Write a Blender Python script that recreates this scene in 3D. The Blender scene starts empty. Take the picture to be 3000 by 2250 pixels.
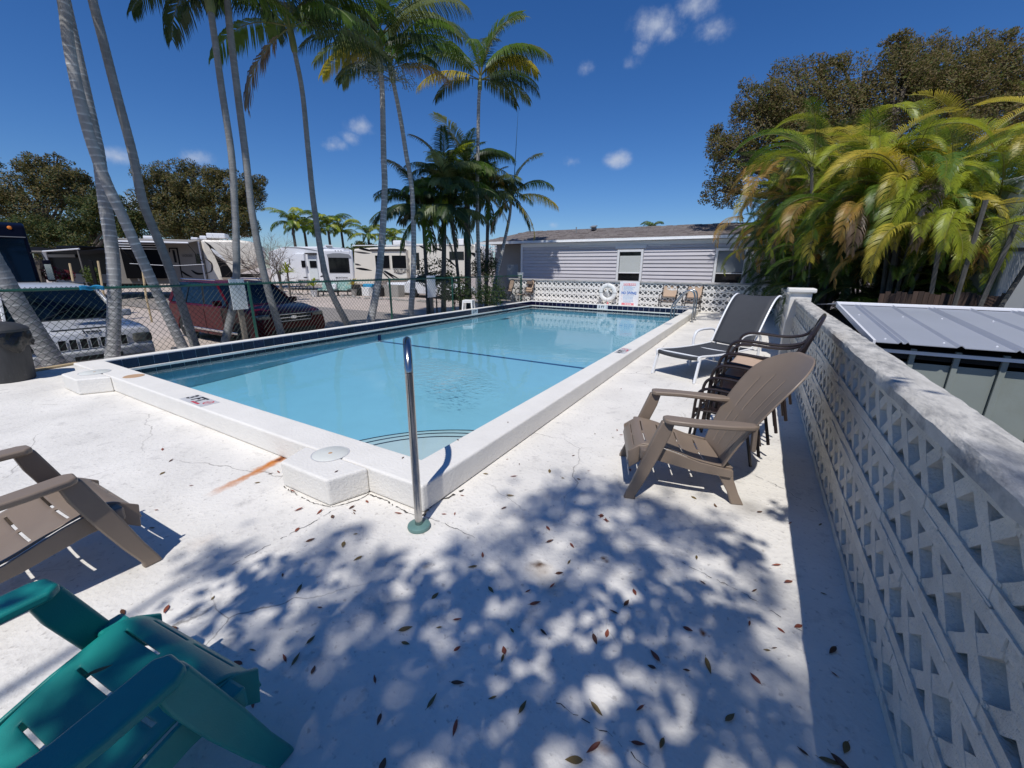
import bpy, math, random
from mathutils import Vector, Matrix, noise
random.seed(7)
PI = math.pi
R_ = math.radians
sc = bpy.context.scene
COL = sc.collection

# ---------------------------------------------------------------- camera
FPX, CX, CY, EYE = 1192.0, 1500.0, 1125.0, 1.6
def _n(v):
    v = Vector(v); v.normalize(); return v
_Y = _n((2228-CX, -(788-CY), -FPX))
_X = -Vector((-617-CX, -(770-CY), -FPX)); _X = _X - _Y*_X.dot(_Y); _X.normalize()
_Z = _X.cross(_Y)
ROT = Matrix((_X, _Y, _Z))
cam_d = bpy.data.cameras.new('camera')
cam = bpy.data.objects.new('camera', cam_d); COL.objects.link(cam)
cam_d.sensor_width = 36.0
cam_d.lens = 36.0*FPX/3000.0
cam_d.clip_start = 0.05
cam_d.clip_end = 3000
cam.matrix_world = Matrix.Translation((0, 0, EYE)) @ ROT.to_4x4()
sc.camera = cam

# survey helpers: where a sight line measured in the photograph meets a real plane
def ray(u, v):
    return ROT @ Vector(((u-CX)/FPX, -(v-CY)/FPX, -1.0))
def gp(u, v, z=0.0):
    d = ray(u, v); t = (z-EYE)/d.z; return Vector((d.x*t, d.y*t, z))
def onx(u, v, x):
    d = ray(u, v); t = x/d.x; return Vector((x, d.y*t, EYE+d.z*t))
def ony(u, v, y):
    d = ray(u, v); t = y/d.y; return Vector((d.x*t, y, EYE+d.z*t))
def dep(u, v, t):
    d = ray(u, v); return Vector((d.x*t, d.y*t, EYE+d.z*t))

# ---------------------------------------------------------------- light
SUNV = Vector((-0.175, 0.56, -1.0)).normalized()      # direction the sunlight travels
sun_d = bpy.data.lights.new('sun', 'SUN')
sun_d.energy = 3.9; sun_d.angle = R_(0.53); sun_d.color = (1.0, 0.97, 0.93)
sun = bpy.data.objects.new('sun', sun_d); COL.objects.link(sun)
sun.rotation_euler = SUNV.to_track_quat('-Z', 'Y').to_euler()
sun.location = (3, -8, 20)

world = bpy.data.worlds.new('World'); sc.world = world; world.use_nodes = True
wn, wl = world.node_tree.nodes, world.node_tree.links
wn.clear()
sky = wn.new('ShaderNodeTexSky'); sky.sky_type = 'NISHITA'; sky.sun_disc = False
S = -SUNV
sky.sun_elevation = math.asin(S.z)
sky.sun_rotation = math.atan2(S.x, S.y)
sky.air_density = 1.0; sky.dust_density = 0.15; sky.ozone_density = 3.2; sky.altitude = 0
SKY_STRENGTH = 0.075
bg = wn.new('ShaderNodeBackground'); bg.inputs['Strength'].default_value = SKY_STRENGTH
wo = wn.new('ShaderNodeOutputWorld')
hsv = wn.new('ShaderNodeHueSaturation'); hsv.inputs['Saturation'].default_value = 1.25
hsv.inputs['Value'].default_value = 1.0
wl.new(sky.outputs[0], hsv.inputs['Color'])
tint = wn.new('ShaderNodeMix'); tint.data_type = 'RGBA'; tint.blend_type = 'MULTIPLY'; tint.inputs['Factor'].default_value = 1
wl.new(hsv.outputs[0], tint.inputs[6]); tint.inputs[7].default_value = (.76, .95, 1.28, 1)
tc = wn.new('ShaderNodeTexCoord')
nrm = wn.new('ShaderNodeVectorMath'); nrm.operation = 'NORMALIZE'
wl.new(tc.outputs['Generated'], nrm.inputs[0])
nz = wn.new('ShaderNodeTexNoise'); nz.inputs['Scale'].default_value = 13; nz.inputs['Detail'].default_value = 6
nz.inputs['Roughness'].default_value = 0.62
wl.new(nrm.outputs[0], nz.inputs['Vector'])
# small fair-weather clouds: direction, angular radius, density
CLOUDS = [((1925, 75), .040, .9), ((1875, 140), .025, .5), ((1840, 185), .025, .45), ((1960, 95), .03, .8),
          ((2035, 15), .035, .75), ((2085, 90), .03, .6), ((1716, 198), .018, .6),
          ((1060, 368), .028, .85), ((975, 425), .024, .9), ((1030, 405), .02, .6),
          ((1808, 466), .026, 1.0), ((1672, 475), .022, .7), ((575, 465), .024, .75), ((350, 462), .022, .6),
          ((1620, 658), .013, .5), ((410, 610), .03, .7), ((905, 643), .018, .5)]
prev = None
for (uv, rad, dens) in CLOUDS:
    d = ray(*uv).normalized()
    sub = wn.new('ShaderNodeVectorMath'); sub.operation = 'SUBTRACT'
    wl.new(nrm.outputs[0], sub.inputs[0]); sub.inputs[1].default_value = d
    ml = wn.new('ShaderNodeVectorMath'); ml.operation = 'MULTIPLY'; wl.new(sub.outputs[0], ml.inputs[0]); ml.inputs[1].default_value = (1, 1, 1.7)
    ln = wn.new('ShaderNodeVectorMath'); ln.operation = 'LENGTH'; wl.new(ml.outputs[0], ln.inputs[0])
    mr = wn.new('ShaderNodeMapRange'); mr.inputs['From Min'].default_value = rad*1.5; mr.inputs['From Max'].default_value = 0.0
    mr.inputs['To Min'].default_value = 0; mr.inputs['To Max'].default_value = dens
    wl.new(ln.outputs['Value'], mr.inputs['Value'])
    if prev is None: prev = mr.outputs[0]
    else:
        mx = wn.new('ShaderNodeMath'); mx.operation = 'MAXIMUM'; wl.new(prev, mx.inputs[0]); wl.new(mr.outputs[0], mx.inputs[1]); prev = mx.outputs[0]
ad = wn.new('ShaderNodeMath'); ad.operation = 'MULTIPLY_ADD'
wl.new(nz.outputs[0], ad.inputs[0]); ad.inputs[1].default_value = 2.6; ad.inputs[2].default_value = -1.28
mu = wn.new('ShaderNodeMath'); mu.operation = 'ADD'; wl.new(ad.outputs[0], mu.inputs[0]); wl.new(prev, mu.inputs[1])
sm = wn.new('ShaderNodeMapRange'); sm.interpolation_type = 'SMOOTHSTEP'
sm.inputs['From Min'].default_value = .10; sm.inputs['From Max'].default_value = 1.35; sm.inputs['To Max'].default_value = .8
wl.new(mu.outputs[0], sm.inputs['Value'])
gate = wn.new('ShaderNodeMath'); gate.operation = 'MULTIPLY'; gate.use_clamp = True
g2 = wn.new('ShaderNodeMapRange'); g2.inputs['From Max'].default_value = .35; wl.new(prev, g2.inputs['Value'])
wl.new(sm.outputs[0], gate.inputs[0]); wl.new(g2.outputs[0], gate.inputs[1])
mxc = wn.new('ShaderNodeMix'); mxc.data_type = 'RGBA'
wl.new(gate.outputs[0], mxc.inputs['Factor']); wl.new(tint.outputs[2], mxc.inputs[6]); mxc.inputs[7].default_value = (7.5, 8.2, 9.6, 1)
wl.new(mxc.outputs[2], bg.inputs['Color']); wl.new(bg.outputs[0], wo.inputs['Surface'])

sc.render.engine = 'CYCLES'
sc.view_settings.view_transform = 'Standard'; sc.view_settings.look = 'None'
sc.view_settings.exposure = 0.0; sc.view_settings.gamma = 1.0; sc.view_settings.use_curve_mapping = False
sc.cycles.max_bounces = 8; sc.cycles.transparent_max_bounces = 24
sc.cycles.caustics_reflective = False

# ---------------------------------------------------------------- materials
MATS = {}
def nd(nt, t, **kw):
    n = nt.nodes.new(t)
    for k, v in kw.items(): setattr(n, k, v)
    return n
def mat(name, col, rough=0.6, metal=0.0, var=0.0, vscale=6.0, bump=0.0, bscale=40.0, spec=0.5, col2=None, coord='Object',
        trans=0.0, coat=0.0, dirt=None, dscale=3.0, drange=(.55, .75), alpha=1.0, stretch=(1, 1, 1), randobj=0.0):
    m = bpy.data.materials.new(name); m.use_nodes = True
    nt = m.node_tree; nt.nodes.clear(); L = nt.links
    out = nd(nt, 'ShaderNodeOutputMaterial'); b = nd(nt, 'ShaderNodeBsdfPrincipled')
    b.inputs['Roughness'].default_value = rough; b.inputs['Metallic'].default_value = metal
    b.inputs['Specular IOR Level'].default_value = spec
    if coat: b.inputs['Coat Weight'].default_value = coat; b.inputs['Coat Roughness'].default_value = .05
    if alpha < 1: b.inputs['Alpha'].default_value = alpha
    tcn = nd(nt, 'ShaderNodeTexCoord'); mp = nd(nt, 'ShaderNodeMapping'); mp.inputs['Scale'].default_value = stretch
    L.new(tcn.outputs[coord], mp.inputs['Vector']); vec = mp.outputs[0]
    c = nd(nt, 'ShaderNodeRGB'); c.outputs[0].default_value = (*col, 1); cur = c.outputs[0]
    if var or col2:
        n = nd(nt, 'ShaderNodeTexNoise'); n.inputs['Scale'].default_value = vscale; n.inputs['Detail'].default_value = 5; n.inputs['Roughness'].default_value = .6
        L.new(vec, n.inputs['Vector'])
        mr = nd(nt, 'ShaderNodeMapRange'); mr.inputs['From Min'].default_value = .32; mr.inputs['From Max'].default_value = .68; L.new(n.outputs[0], mr.inputs['Value'])
        mx = nd(nt, 'ShaderNodeMix', data_type='RGBA'); L.new(mr.outputs[0], mx.inputs['Factor'])
        c2 = col2 if col2 else tuple(x*(1-var) for x in col)
        L.new(cur, mx.inputs[6]); mx.inputs[7].default_value = (*c2, 1); cur = mx.outputs[2]
    if dirt:
        n = nd(nt, 'ShaderNodeTexNoise'); n.inputs['Scale'].default_value = dscale; n.inputs['Detail'].default_value = 8; n.inputs['Roughness'].default_value = .7
        L.new(vec, n.inputs['Vector'])
        mr = nd(nt, 'ShaderNodeMapRange'); mr.inputs['From Min'].default_value = drange[0]; mr.inputs['From Max'].default_value = drange[1]; L.new(n.outputs[0], mr.inputs['Value'])
        mx = nd(nt, 'ShaderNodeMix', data_type='RGBA'); L.new(mr.outputs[0], mx.inputs['Factor'])
        L.new(cur, mx.inputs[6]); mx.inputs[7].default_value = (*dirt, 1); cur = mx.outputs[2]
    if randobj:
        oi = nd(nt, 'ShaderNodeObjectInfo'); mr = nd(nt, 'ShaderNodeMapRange'); mr.inputs['To Min'].default_value = 1-randobj; mr.inputs['To Max'].default_value = 1+randobj
        L.new(oi.outputs['Random'], mr.inputs['Value'])
        hs = nd(nt, 'ShaderNodeHueSaturation'); L.new(mr.outputs[0], hs.inputs['Value']); L.new(cur, hs.inputs['Color']); cur = hs.outputs[0]
    L.new(cur, b.inputs['Base Color'])
    if bump:
        n = nd(nt, 'ShaderNodeTexNoise'); n.inputs['Scale'].default_value = bscale; n.inputs['Detail'].default_value = 4
        L.new(vec, n.inputs['Vector'])
        bp = nd(nt, 'ShaderNodeBump'); bp.inputs['Strength'].default_value = bump; bp.inputs['Distance'].default_value = .01
        L.new(n.outputs[0], bp.inputs['Height']); L.new(bp.outputs[0], b.inputs['Normal'])
    sh = b.outputs[0]
    if trans:
        t = nd(nt, 'ShaderNodeBsdfTranslucent'); L.new(cur, t.inputs['Color'])
        ms = nd(nt, 'ShaderNodeMixShader'); ms.inputs[0].default_value = trans; L.new(sh, ms.inputs[1]); L.new(t.outputs[0], ms.inputs[2]); sh = ms.outputs[0]
    L.new(sh, out.inputs['Surface'])
    m['_col'] = cur.node.name
    MATS[name] = m
    return m

M = {}
def mk(key, *a, **k): M[key] = mat(key, *a, **k); return M[key]

mk('pool_paint', (.77, .74, .68), .75, var=.06, vscale=2.5, bump=.35, bscale=25, dirt=(.62, .60, .56), dscale=5, drange=(.60, .80))
mk('stucco_paint', (.78, .75, .69), .8, var=.08, vscale=3, bump=.55, bscale=55, dirt=(.60, .58, .54), dscale=4, drange=(.62, .85))
mk('tile_blue', (.007, .006, .035), .12, var=.3, vscale=2, randobj=.25)
mk('grout', (.55, .56, .58), .8)
mk('line_tile', (.01, .012, .10), .3)
mk('lid_plastic', (.66, .67, .62), .6, var=.1)
mk('tan_plate', (.52, .33, .19), .6, var=.1)
mk('marker_plate', (.55, .55, .55), .6, var=.1)
mk('marker_white', (.75, .75, .75), .5)
mk('ink_black', (.015, .015, .018), .6)
mk('ink_red', (.55, .05, .08), .6)
mk('ink_pink', (.80, .22, .25), .6)
mk('ink_blue', (.04, .16, .50), .6)
mk('ink_lightblue', (.30, .48, .72), .6)
mk('sign_white', (.82, .82, .84), .4, var=.04)
mk('steel', (.50, .49, .47), .20, metal=1.0, var=.2, vscale=14)
mk('steel_dull', (.45, .46, .47), .3, metal=1.0, var=.2, vscale=8)
mk('teal_escutcheon', (.13, .24, .22), .45, var=.15, vscale=20)
mk('taupe_plastic', (.235, .18, .135), .42, var=.10, vscale=5, bump=.05, bscale=300)
mk('teal_plastic', (.011, .25, .22), .42, var=.12, vscale=5, bump=.10, bscale=250)
mk('chair_metal', (.030, .021, .020), .35, var=.2)
mk('sling_tan', (.54, .39, .28), .8, var=.08, vscale=30, bump=.4, bscale=300)
mk('sling_grey', (.045, .048, .055), .7, var=.1, vscale=10, bump=.3, bscale=300)
mk('white_metal', (.78, .79, .80), .35)
mk('white_plastic', (.80, .80, .78), .45, var=.04)
mk('can_grey', (.045, .046, .048), .6, var=.25, vscale=10, bump=.1, bscale=60, dirt=(.16, .16, .16), dscale=9, drange=(.6, .8), stretch=(4, 4, .6))
mk('bag_black', (.012, .012, .013), .25, bump=.6, bscale=22)
mk('fence_green', (.008, .065, .045), .4)
mk('step_line', (.03, .035, .06), .5)
mk('fence_wire', (.010, .028, .022), .5, spec=.3)
mk('wood_grey', (.23, .20, .16), .8, var=.3, vscale=8, stretch=(6, 6, 1))
mk('wood_pale', (.50, .38, .22), .8, var=.2, vscale=8)
mk('wood_dark', (.075, .045, .032), .85, var=.4, vscale=5, stretch=(8, 8, .6), randobj=.35)
mk('breeze', (.68, .65, .575), .9, var=.18, vscale=9, bump=1.0, bscale=70, dirt=(.30, .27, .23), dscale=7, drange=(.56, .82), coord='Object', randobj=.08)
mk('breeze_far', (.82, .80, .77), .9, var=.10, vscale=6, bump=.6, bscale=40, dirt=(.70, .60, .48), dscale=3, drange=(.55, .8), randobj=.06)
mk('wall_cap', (.62, .59, .53), .9, var=.3, vscale=6, bump=.5, bscale=45, dirt=(.17, .17, .17), dscale=7, drange=(.46, .72), stretch=(2.2, .7, 1))
mk('wall_cap_far', (.50, .48, .47), .9, var=.3, vscale=2, bump=.5, bscale=20, dirt=(.25, .24, .23), dscale=3, drange=(.5, .7))
mk('shed_roof', (.43, .45, .50), .42, metal=.25, var=.08, vscale=1.5, bump=.05)
mk('shed_wall', (.27, .30, .27), .55, var=.10, vscale=3, dirt=(.22, .24, .20), dscale=2)
mk('shed_trim', (.78, .78, .80), .4)
mk('dark_gap', (.01, .01, .01), .9)
mk('siding', (.57, .55, .58), .55, var=.05, vscale=2, randobj=.05)
mk('trim_white', (.78, .79, .80), .5, var=.06, vscale=3, dirt=(.45, .45, .45), dscale=2, drange=(.6, .85))
mk('shingle', (.12, .10, .092), .95, col2=(.185, .16, .15), vscale=1.7, bump=.8, bscale=60, coord='Object', stretch=(1, 3, 1))
mk('shingle_b', (.20, .175, .16), .95, var=.3, vscale=3, bump=.8, bscale=60)
mk('glass_dark', (.008, .009, .011), .06, spec=.35)
mk('glass_car', (.002, .006, .014), .05, spec=.25)
mk('blind', (.62, .66, .66), .6)
mk('shade_grey', (.22, .25, .27), .6)
mk('rv_cream', (.72, .67, .58), .35, var=.04, vscale=1)
mk('rv_tan', (.27, .25, .225), .5, spec=.2, var=.04, vscale=1)
mk('rv_white', (.76, .77, .79), .3, var=.04, vscale=1)
mk('rv_grey', (.24, .25, .26), .5, spec=.2)
mk('rv_black', (.006, .006, .007), .4, spec=.12)
mk('rv_brown', (.05, .042, .038), .4)
mk('bus_blue', (.003, .004, .012), .3, spec=.12)
mk('awning_black', (.008, .008, .009), .8, var=.3, vscale=3, spec=.1)
mk('amber', (.75, .22, .03), .3)
mk('jeep_silver', (.52, .53, .55), .3, metal=.15, coat=.2, var=.03)
mk('jeep_lower', (.34, .35, .36), .5)
mk('lamp_glass', (.16, .16, .13), .12, spec=.8, var=.3, vscale=14)
mk('suv_red', (.075, .0015, .006), .25, spec=.16)
mk('car_white', (.72, .73, .74), .2, coat=.5)
mk('tyre', (.014, .014, .014), .8)
mk('chrome', (.65, .66, .68), .12, metal=1.0)
mk('black_trim', (.012, .012, .013), .45)
mk('fabric_teal', (.12, .32, .30), .8, col2=(.45, .55, .50), vscale=9)
mk('fabric_blue', (.02, .28, .50), .7)
mk('fabric_brown', (.20, .15, .12), .85, var=.3, vscale=8)
mk('flower_red', (.35, .02, .05), .7, var=.5, vscale=20, trans=.25)
mk('concrete', (.36, .34, .31), .9, var=.2, vscale=5, bump=.4)
mk('terracotta', (.45, .20, .10), .8)
mk('dark_soil_fill', (.06, .05, .042), .95, var=.4, vscale=6, bump=1, bscale=30)  # kept very dark for the right wall's openings; also the planter's earth
mk('trailer_grey', (.30, .31, .315), .6, var=.05)

for k, c, c2, tr in (('leaf_green', (.030, .062, .012), (.075, .105, .022), .35), ('leaf_olive', (.17, .145, .040), (.11, .11, .030), .45),
                     ('leaf_brown', (.24, .175, .080), (.15, .125, .050), .45), ('leaf_dark', (.018, .038, .012), (.035, .060, .018), .25),
                     ('leaf_yellowish', (.11, .13, .02), (.06, .10, .015), .4)):
    mk(k, c, .6, col2=c2, vscale=1.4, trans=tr, spec=.3)
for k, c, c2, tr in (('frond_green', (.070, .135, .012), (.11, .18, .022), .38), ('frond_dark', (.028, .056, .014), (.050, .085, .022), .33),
                     ('frond_lime', (.42, .44, .03), (.26, .33, .03), .45), ('frond_yellow', (.62, .46, .05), (.44, .40, .05), .45),
                     ('frond_orange', (.42, .21, .05), (.36, .27, .07), .35), ('frond_dead', (.13, .085, .055), (.24, .17, .10), .25),
                     ('frond_grey', (.30, .25, .24), (.20, .13, .08), .25), ('frond_pale', (.24, .27, .11), (.12, .17, .05), .4)):
    mk(k, c, .42, col2=c2, vscale=2.2, trans=tr, spec=.5, randobj=.18)
mk('rachis', (.16, .15, .035), .5, var=.2)
mk('crownshaft', (.17, .19, .07), .5, var=.25, vscale=4)
mk('seed_grey', (.26, .28, .24), .8, var=.3)
mk('bark', (.13, .11, .09), .9, var=.4, vscale=6, bump=1, bscale=25)
mk('twig', (.24, .20, .17), .9, var=.3, vscale=5)
mk('fallen_brown', (.13, .055, .028), .5, var=.5, vscale=60)
mk('fallen_olive', (.22, .15, .05), .5, var=.5, vscale=60)
mk('fallen_red', (.26, .07, .035), .5, var=.3, vscale=60)
mk('crack_dark', (.05, .045, .04), .95)

# palm bark with ring scars: bands follow the trunk's length (uv v)
def trunk_mat(name, base, light, dark, ringf=.9):
    m = mat(name, base, .85, var=.30, vscale=5, bump=.6, bscale=45)
    nt = m.node_tree; L = nt.links
    b = [n for n in nt.nodes if n.type == 'BSDF_PRINCIPLED'][0]
    cur = b.inputs['Base Color'].links[0].from_socket
    t = nd(nt, 'ShaderNodeTexCoord'); sx = nd(nt, 'ShaderNodeSeparateXYZ'); L.new(t.outputs['UV'], sx.inputs[0])
    nn = nd(nt, 'ShaderNodeTexNoise'); nn.inputs['Scale'].default_value = 3.0; L.new(t.outputs['Object'], nn.inputs['Vector'])
    a = nd(nt, 'ShaderNodeMath', operation='MULTIPLY_ADD'); L.new(nn.outputs[0], a.inputs[0]); a.inputs[1].default_value = .5; L.new(sx.outputs[1], a.inputs[2])
    fr = nd(nt, 'ShaderNodeMath', operation='FRACT'); L.new(a.outputs[0], fr.inputs[0])
    r = nd(nt, 'ShaderNodeValToRGB'); e = r.color_ramp.elements
    e[0].position = .05; e[0].color = (1, 1, 1, 1); e[1].position = .34; e[1].color = (0, 0, 0, 1); e0 = e.new(0.0); e0.color = (0, 0, 0, 1)
    L.new(fr.outputs[0], r.inputs[0])
    mx = nd(nt, 'ShaderNodeMix', data_type='RGBA'); mf = nd(nt, 'ShaderNodeMath', operation='MULTIPLY'); n5 = nd(nt, 'ShaderNodeTexNoise'); n5.inputs['Scale'].default_value = 7; n5.inputs['Detail'].default_value = 3; L.new(t.outputs['Object'], n5.inputs['Vector'])
    m5 = nd(nt, 'ShaderNodeMapRange'); m5.inputs['From Min'].default_value = .35; m5.inputs['From Max'].default_value = .6; m5.inputs['To Max'].default_value = ringf; L.new(n5.outputs[0], m5.inputs['Value']); L.new(m5.outputs[0], mf.inputs[1])
    L.new(r.outputs[0], mf.inputs[0]); L.new(mf.outputs[0], mx.inputs['Factor']); L.new(cur, mx.inputs[6]); mx.inputs[7].default_value = (*light, 1)
    n2 = nd(nt, 'ShaderNodeTexNoise'); n2.inputs['Scale'].default_value = 2.2; n2.inputs['Detail'].default_value = 6; L.new(t.outputs['Object'], n2.inputs['Vector'])
    mr = nd(nt, 'ShaderNodeMapRange'); mr.inputs['From Min'].default_value = .5; mr.inputs['From Max'].default_value = .72; mr.inputs['To Max'].default_value = .7; L.new(n2.outputs[0], mr.inputs['Value'])
    m2 = nd(nt, 'ShaderNodeMix', data_type='RGBA'); L.new(mr.outputs[0], m2.inputs['Factor']); L.new(mx.outputs[2], m2.inputs[6]); m2.inputs[7].default_value = (*dark, 1)
    L.new(m2.outputs[2], b.inputs['Base Color'])
    M[name] = m
trunk_mat('palm_trunk', (.31, .305, .30), (.66, .66, .63), (.17, .17, .165))
trunk_mat('palm_trunk_smooth', (.24, .24, .235), (.38, .38, .37), (.13, .13, .125), .4)
trunk_mat('palm_trunk_dark', (.085, .080, .072), (.15, .145, .13), (.04, .04, .035))

# deck: white paint on concrete, hairline cracks, scuffs, rust marks
def deck_material():
    m = mat('deck_paint', (.79, .755, .69), .8, var=.17, vscale=1.3, bump=.6, bscale=34, dirt=(.50, .475, .44), dscale=6, drange=(.55, .74))
    nt = m.node_tree; L = nt.links
    b = [n for n in nt.nodes if n.type == 'BSDF_PRINCIPLED'][0]
    cur = b.inputs['Base Color'].links[0].from_socket
    t = nd(nt, 'ShaderNodeTexCoord')
    nn = nd(nt, 'ShaderNodeTexNoise'); nn.inputs['Scale'].default_value = 3.5; nn.inputs['Detail'].default_value = 5; L.new(t.outputs['Object'], nn.inputs['Vector'])
    mixv = nd(nt, 'ShaderNodeMix', data_type='RGBA'); mixv.inputs['Factor'].default_value = .16
    L.new(t.outputs['Object'], mixv.inputs[6]); L.new(nn.outputs['Color'], mixv.inputs[7])
    def layer(cur, scale, lo, hi, colr, strength, mscale, mlo):
        vo = nd(nt, 'ShaderNodeTexVoronoi', feature='DISTANCE_TO_EDGE'); vo.inputs['Scale'].default_value = scale; L.new(mixv.outputs[2], vo.inputs['Vector'])
        mr = nd(nt, 'ShaderNodeMapRange'); mr.inputs['From Min'].default_value = hi; mr.inputs['From Max'].default_value = lo; L.new(vo.outputs['Distance'], mr.inputs['Value'])
        mn = nd(nt, 'ShaderNodeTexNoise'); mn.inputs['Scale'].default_value = mscale; mn.inputs['Detail'].default_value = 3; L.new(t.outputs['Object'], mn.inputs['Vector'])
        m2 = nd(nt, 'ShaderNodeMapRange'); m2.inputs['From Min'].default_value = mlo; m2.inputs['From Max'].default_value = mlo+.12; m2.inputs['To Max'].default_value = strength; L.new(mn.outputs[0], m2.inputs['Value'])
        mu = nd(nt, 'ShaderNodeMath', operation='MULTIPLY'); L.new(mr.outputs[0], mu.inputs[0]); L.new(m2.outputs[0], mu.inputs[1])
        mx = nd(nt, 'ShaderNodeMix', data_type='RGBA'); L.new(mu.outputs[0], mx.inputs['Factor']); L.new(cur, mx.inputs[6]); mx.inputs[7].default_value = (*colr, 1)
        return mx.outputs[2]
    cur = layer(cur, .85, .0, .0042, (.20, .18, .16), .85, .9, .47)
    cur = layer(cur, 3.2, .0, .007, (.42, .40, .38), .6, 1.3, .58)
    # fine specks and scuffs
    vs = nd(nt, 'ShaderNodeTexNoise'); vs.inputs['Scale'].default_value = 34; vs.inputs['Detail'].default_value = 3; L.new(t.outputs['Object'], vs.inputs['Vector'])
    mr = nd(nt, 'ShaderNodeMapRange'); mr.inputs['From Min'].default_value = .62; mr.inputs['From Max'].default_value = .72; mr.inputs['To Max'].default_value = .6; L.new(vs.outputs[0], mr.inputs['Value'])
    mx = nd(nt, 'ShaderNodeMix', data_type='RGBA'); L.new(mr.outputs[0], mx.inputs['Factor']); L.new(cur, mx.inputs[6]); mx.inputs[7].default_value = (.36, .33, .30, 1); cur = mx.outputs[2]
    # rust marks: position, size, strength, direction stretch
    def blob(cur, p, r, ang, asp, colr, st):
        mp = nd(nt, 'ShaderNodeMapping', vector_type='TEXTURE'); mp.inputs['Location'].default_value = (p[0]*.91+.045, p[1]*.91+.045, 0); mp.inputs['Rotation'].default_value = (0, 0, ang)
        mp.inputs['Scale'].default_value = (r*.91, r*asp*.91, 1)
        n3 = nd(nt, 'ShaderNodeTexNoise'); n3.inputs['Scale'].default_value = 14; n3.inputs['Detail'].default_value = 4; L.new(t.outputs['Object'], n3.inputs['Vector'])
        mv = nd(nt, 'ShaderNodeMix', data_type='RGBA'); mv.inputs['Factor'].default_value = .09; L.new(t.outputs['Object'], mv.inputs[6]); L.new(n3.outputs['Color'], mv.inputs[7])
        L.new(mv.outputs[2], mp.inputs['Vector'])
        fl = nd(nt, 'ShaderNodeVectorMath', operation='MULTIPLY'); fl.inputs[1].default_value = (1, 1, 0); L.new(mp.outputs[0], fl.inputs[0])
        ln = nd(nt, 'ShaderNodeVectorMath', operation='LENGTH'); L.new(fl.outputs[0], ln.inputs[0])
        mr = nd(nt, 'ShaderNodeMapRange'); mr.inputs['From Min'].default_value = 1; mr.inputs['From Max'].default_value = .15; mr.inputs['To Max'].default_value = st; L.new(ln.outputs['Value'], mr.inputs['Value'])
        mx = nd(nt, 'ShaderNodeMix', data_type='RGBA'); L.new(mr.outputs[0], mx.inputs['Factor']); L.new(cur, mx.inputs[6]); mx.inputs[7].default_value = (*colr, 1)
        return mx.outputs[2]
    a, c2 = gp(828, 1342), gp(650, 1432)
    dirv = (c2-a); ang = math.atan2(dirv.y, dirv.x)
    for f, r, st, asp in ((-.02, .13, 1.0, .55), (.2, .20, 1.0, .34), (.45, .2, .85, .30), (.7, .18, .7, .30), (.95, .16, .5, .4), (.04, .09, 1.0, .4)):
        p = a.lerp(c2, f)
        cur = blob(cur, p, r, ang, asp, (.52, .17, .02) if f > .1 else (.42, .16, .04) if f < 0 else (.10, .022, .008), st)
    for (u, v, r, st, cc) in ((1576, 1655, .045, 1.0, (.06, .03, .02)), (1585, 1675, .10, .45, (.25, .17, .10)), (1775, 1635, .028, .95, (.12, .05, .02)),
                              (2063, 1858, .028, 1.0, (.22, .08, .03)), (1622, 1720, .09, .5, (.35, .33, .27)), (1765, 2190, .03, .5, (.45, .25, .13)),
                              (1140, 1780, .12, .35, (.30, .28, .26)), (1255, 1658, .03, .6, (.25, .2, .15)), (590, 1590, .10, .4, (.55, .47, .40)), (2200, 1490, .16, .5, (.20, .18, .16))):
        p = gp(u, v)
        cur = blob(cur, p, r, 0, 1, cc, st)
    L.new(cur, b.inputs['Base Color'])
    M['deck_paint'] = m
deck_material()

def ground_material():
    m = mat('lot_gravel', (.50, .42, .36), .95, var=.16, vscale=.8, bump=1.0, bscale=18, dirt=(.30, .26, .22), dscale=2.0, drange=(.56, .78))
    M['lot_gravel'] = m
    mk('asphalt', (.25, .225, .205), .9, var=.15, vscale=3, bump=.6, bscale=40)
ground_material()

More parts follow.
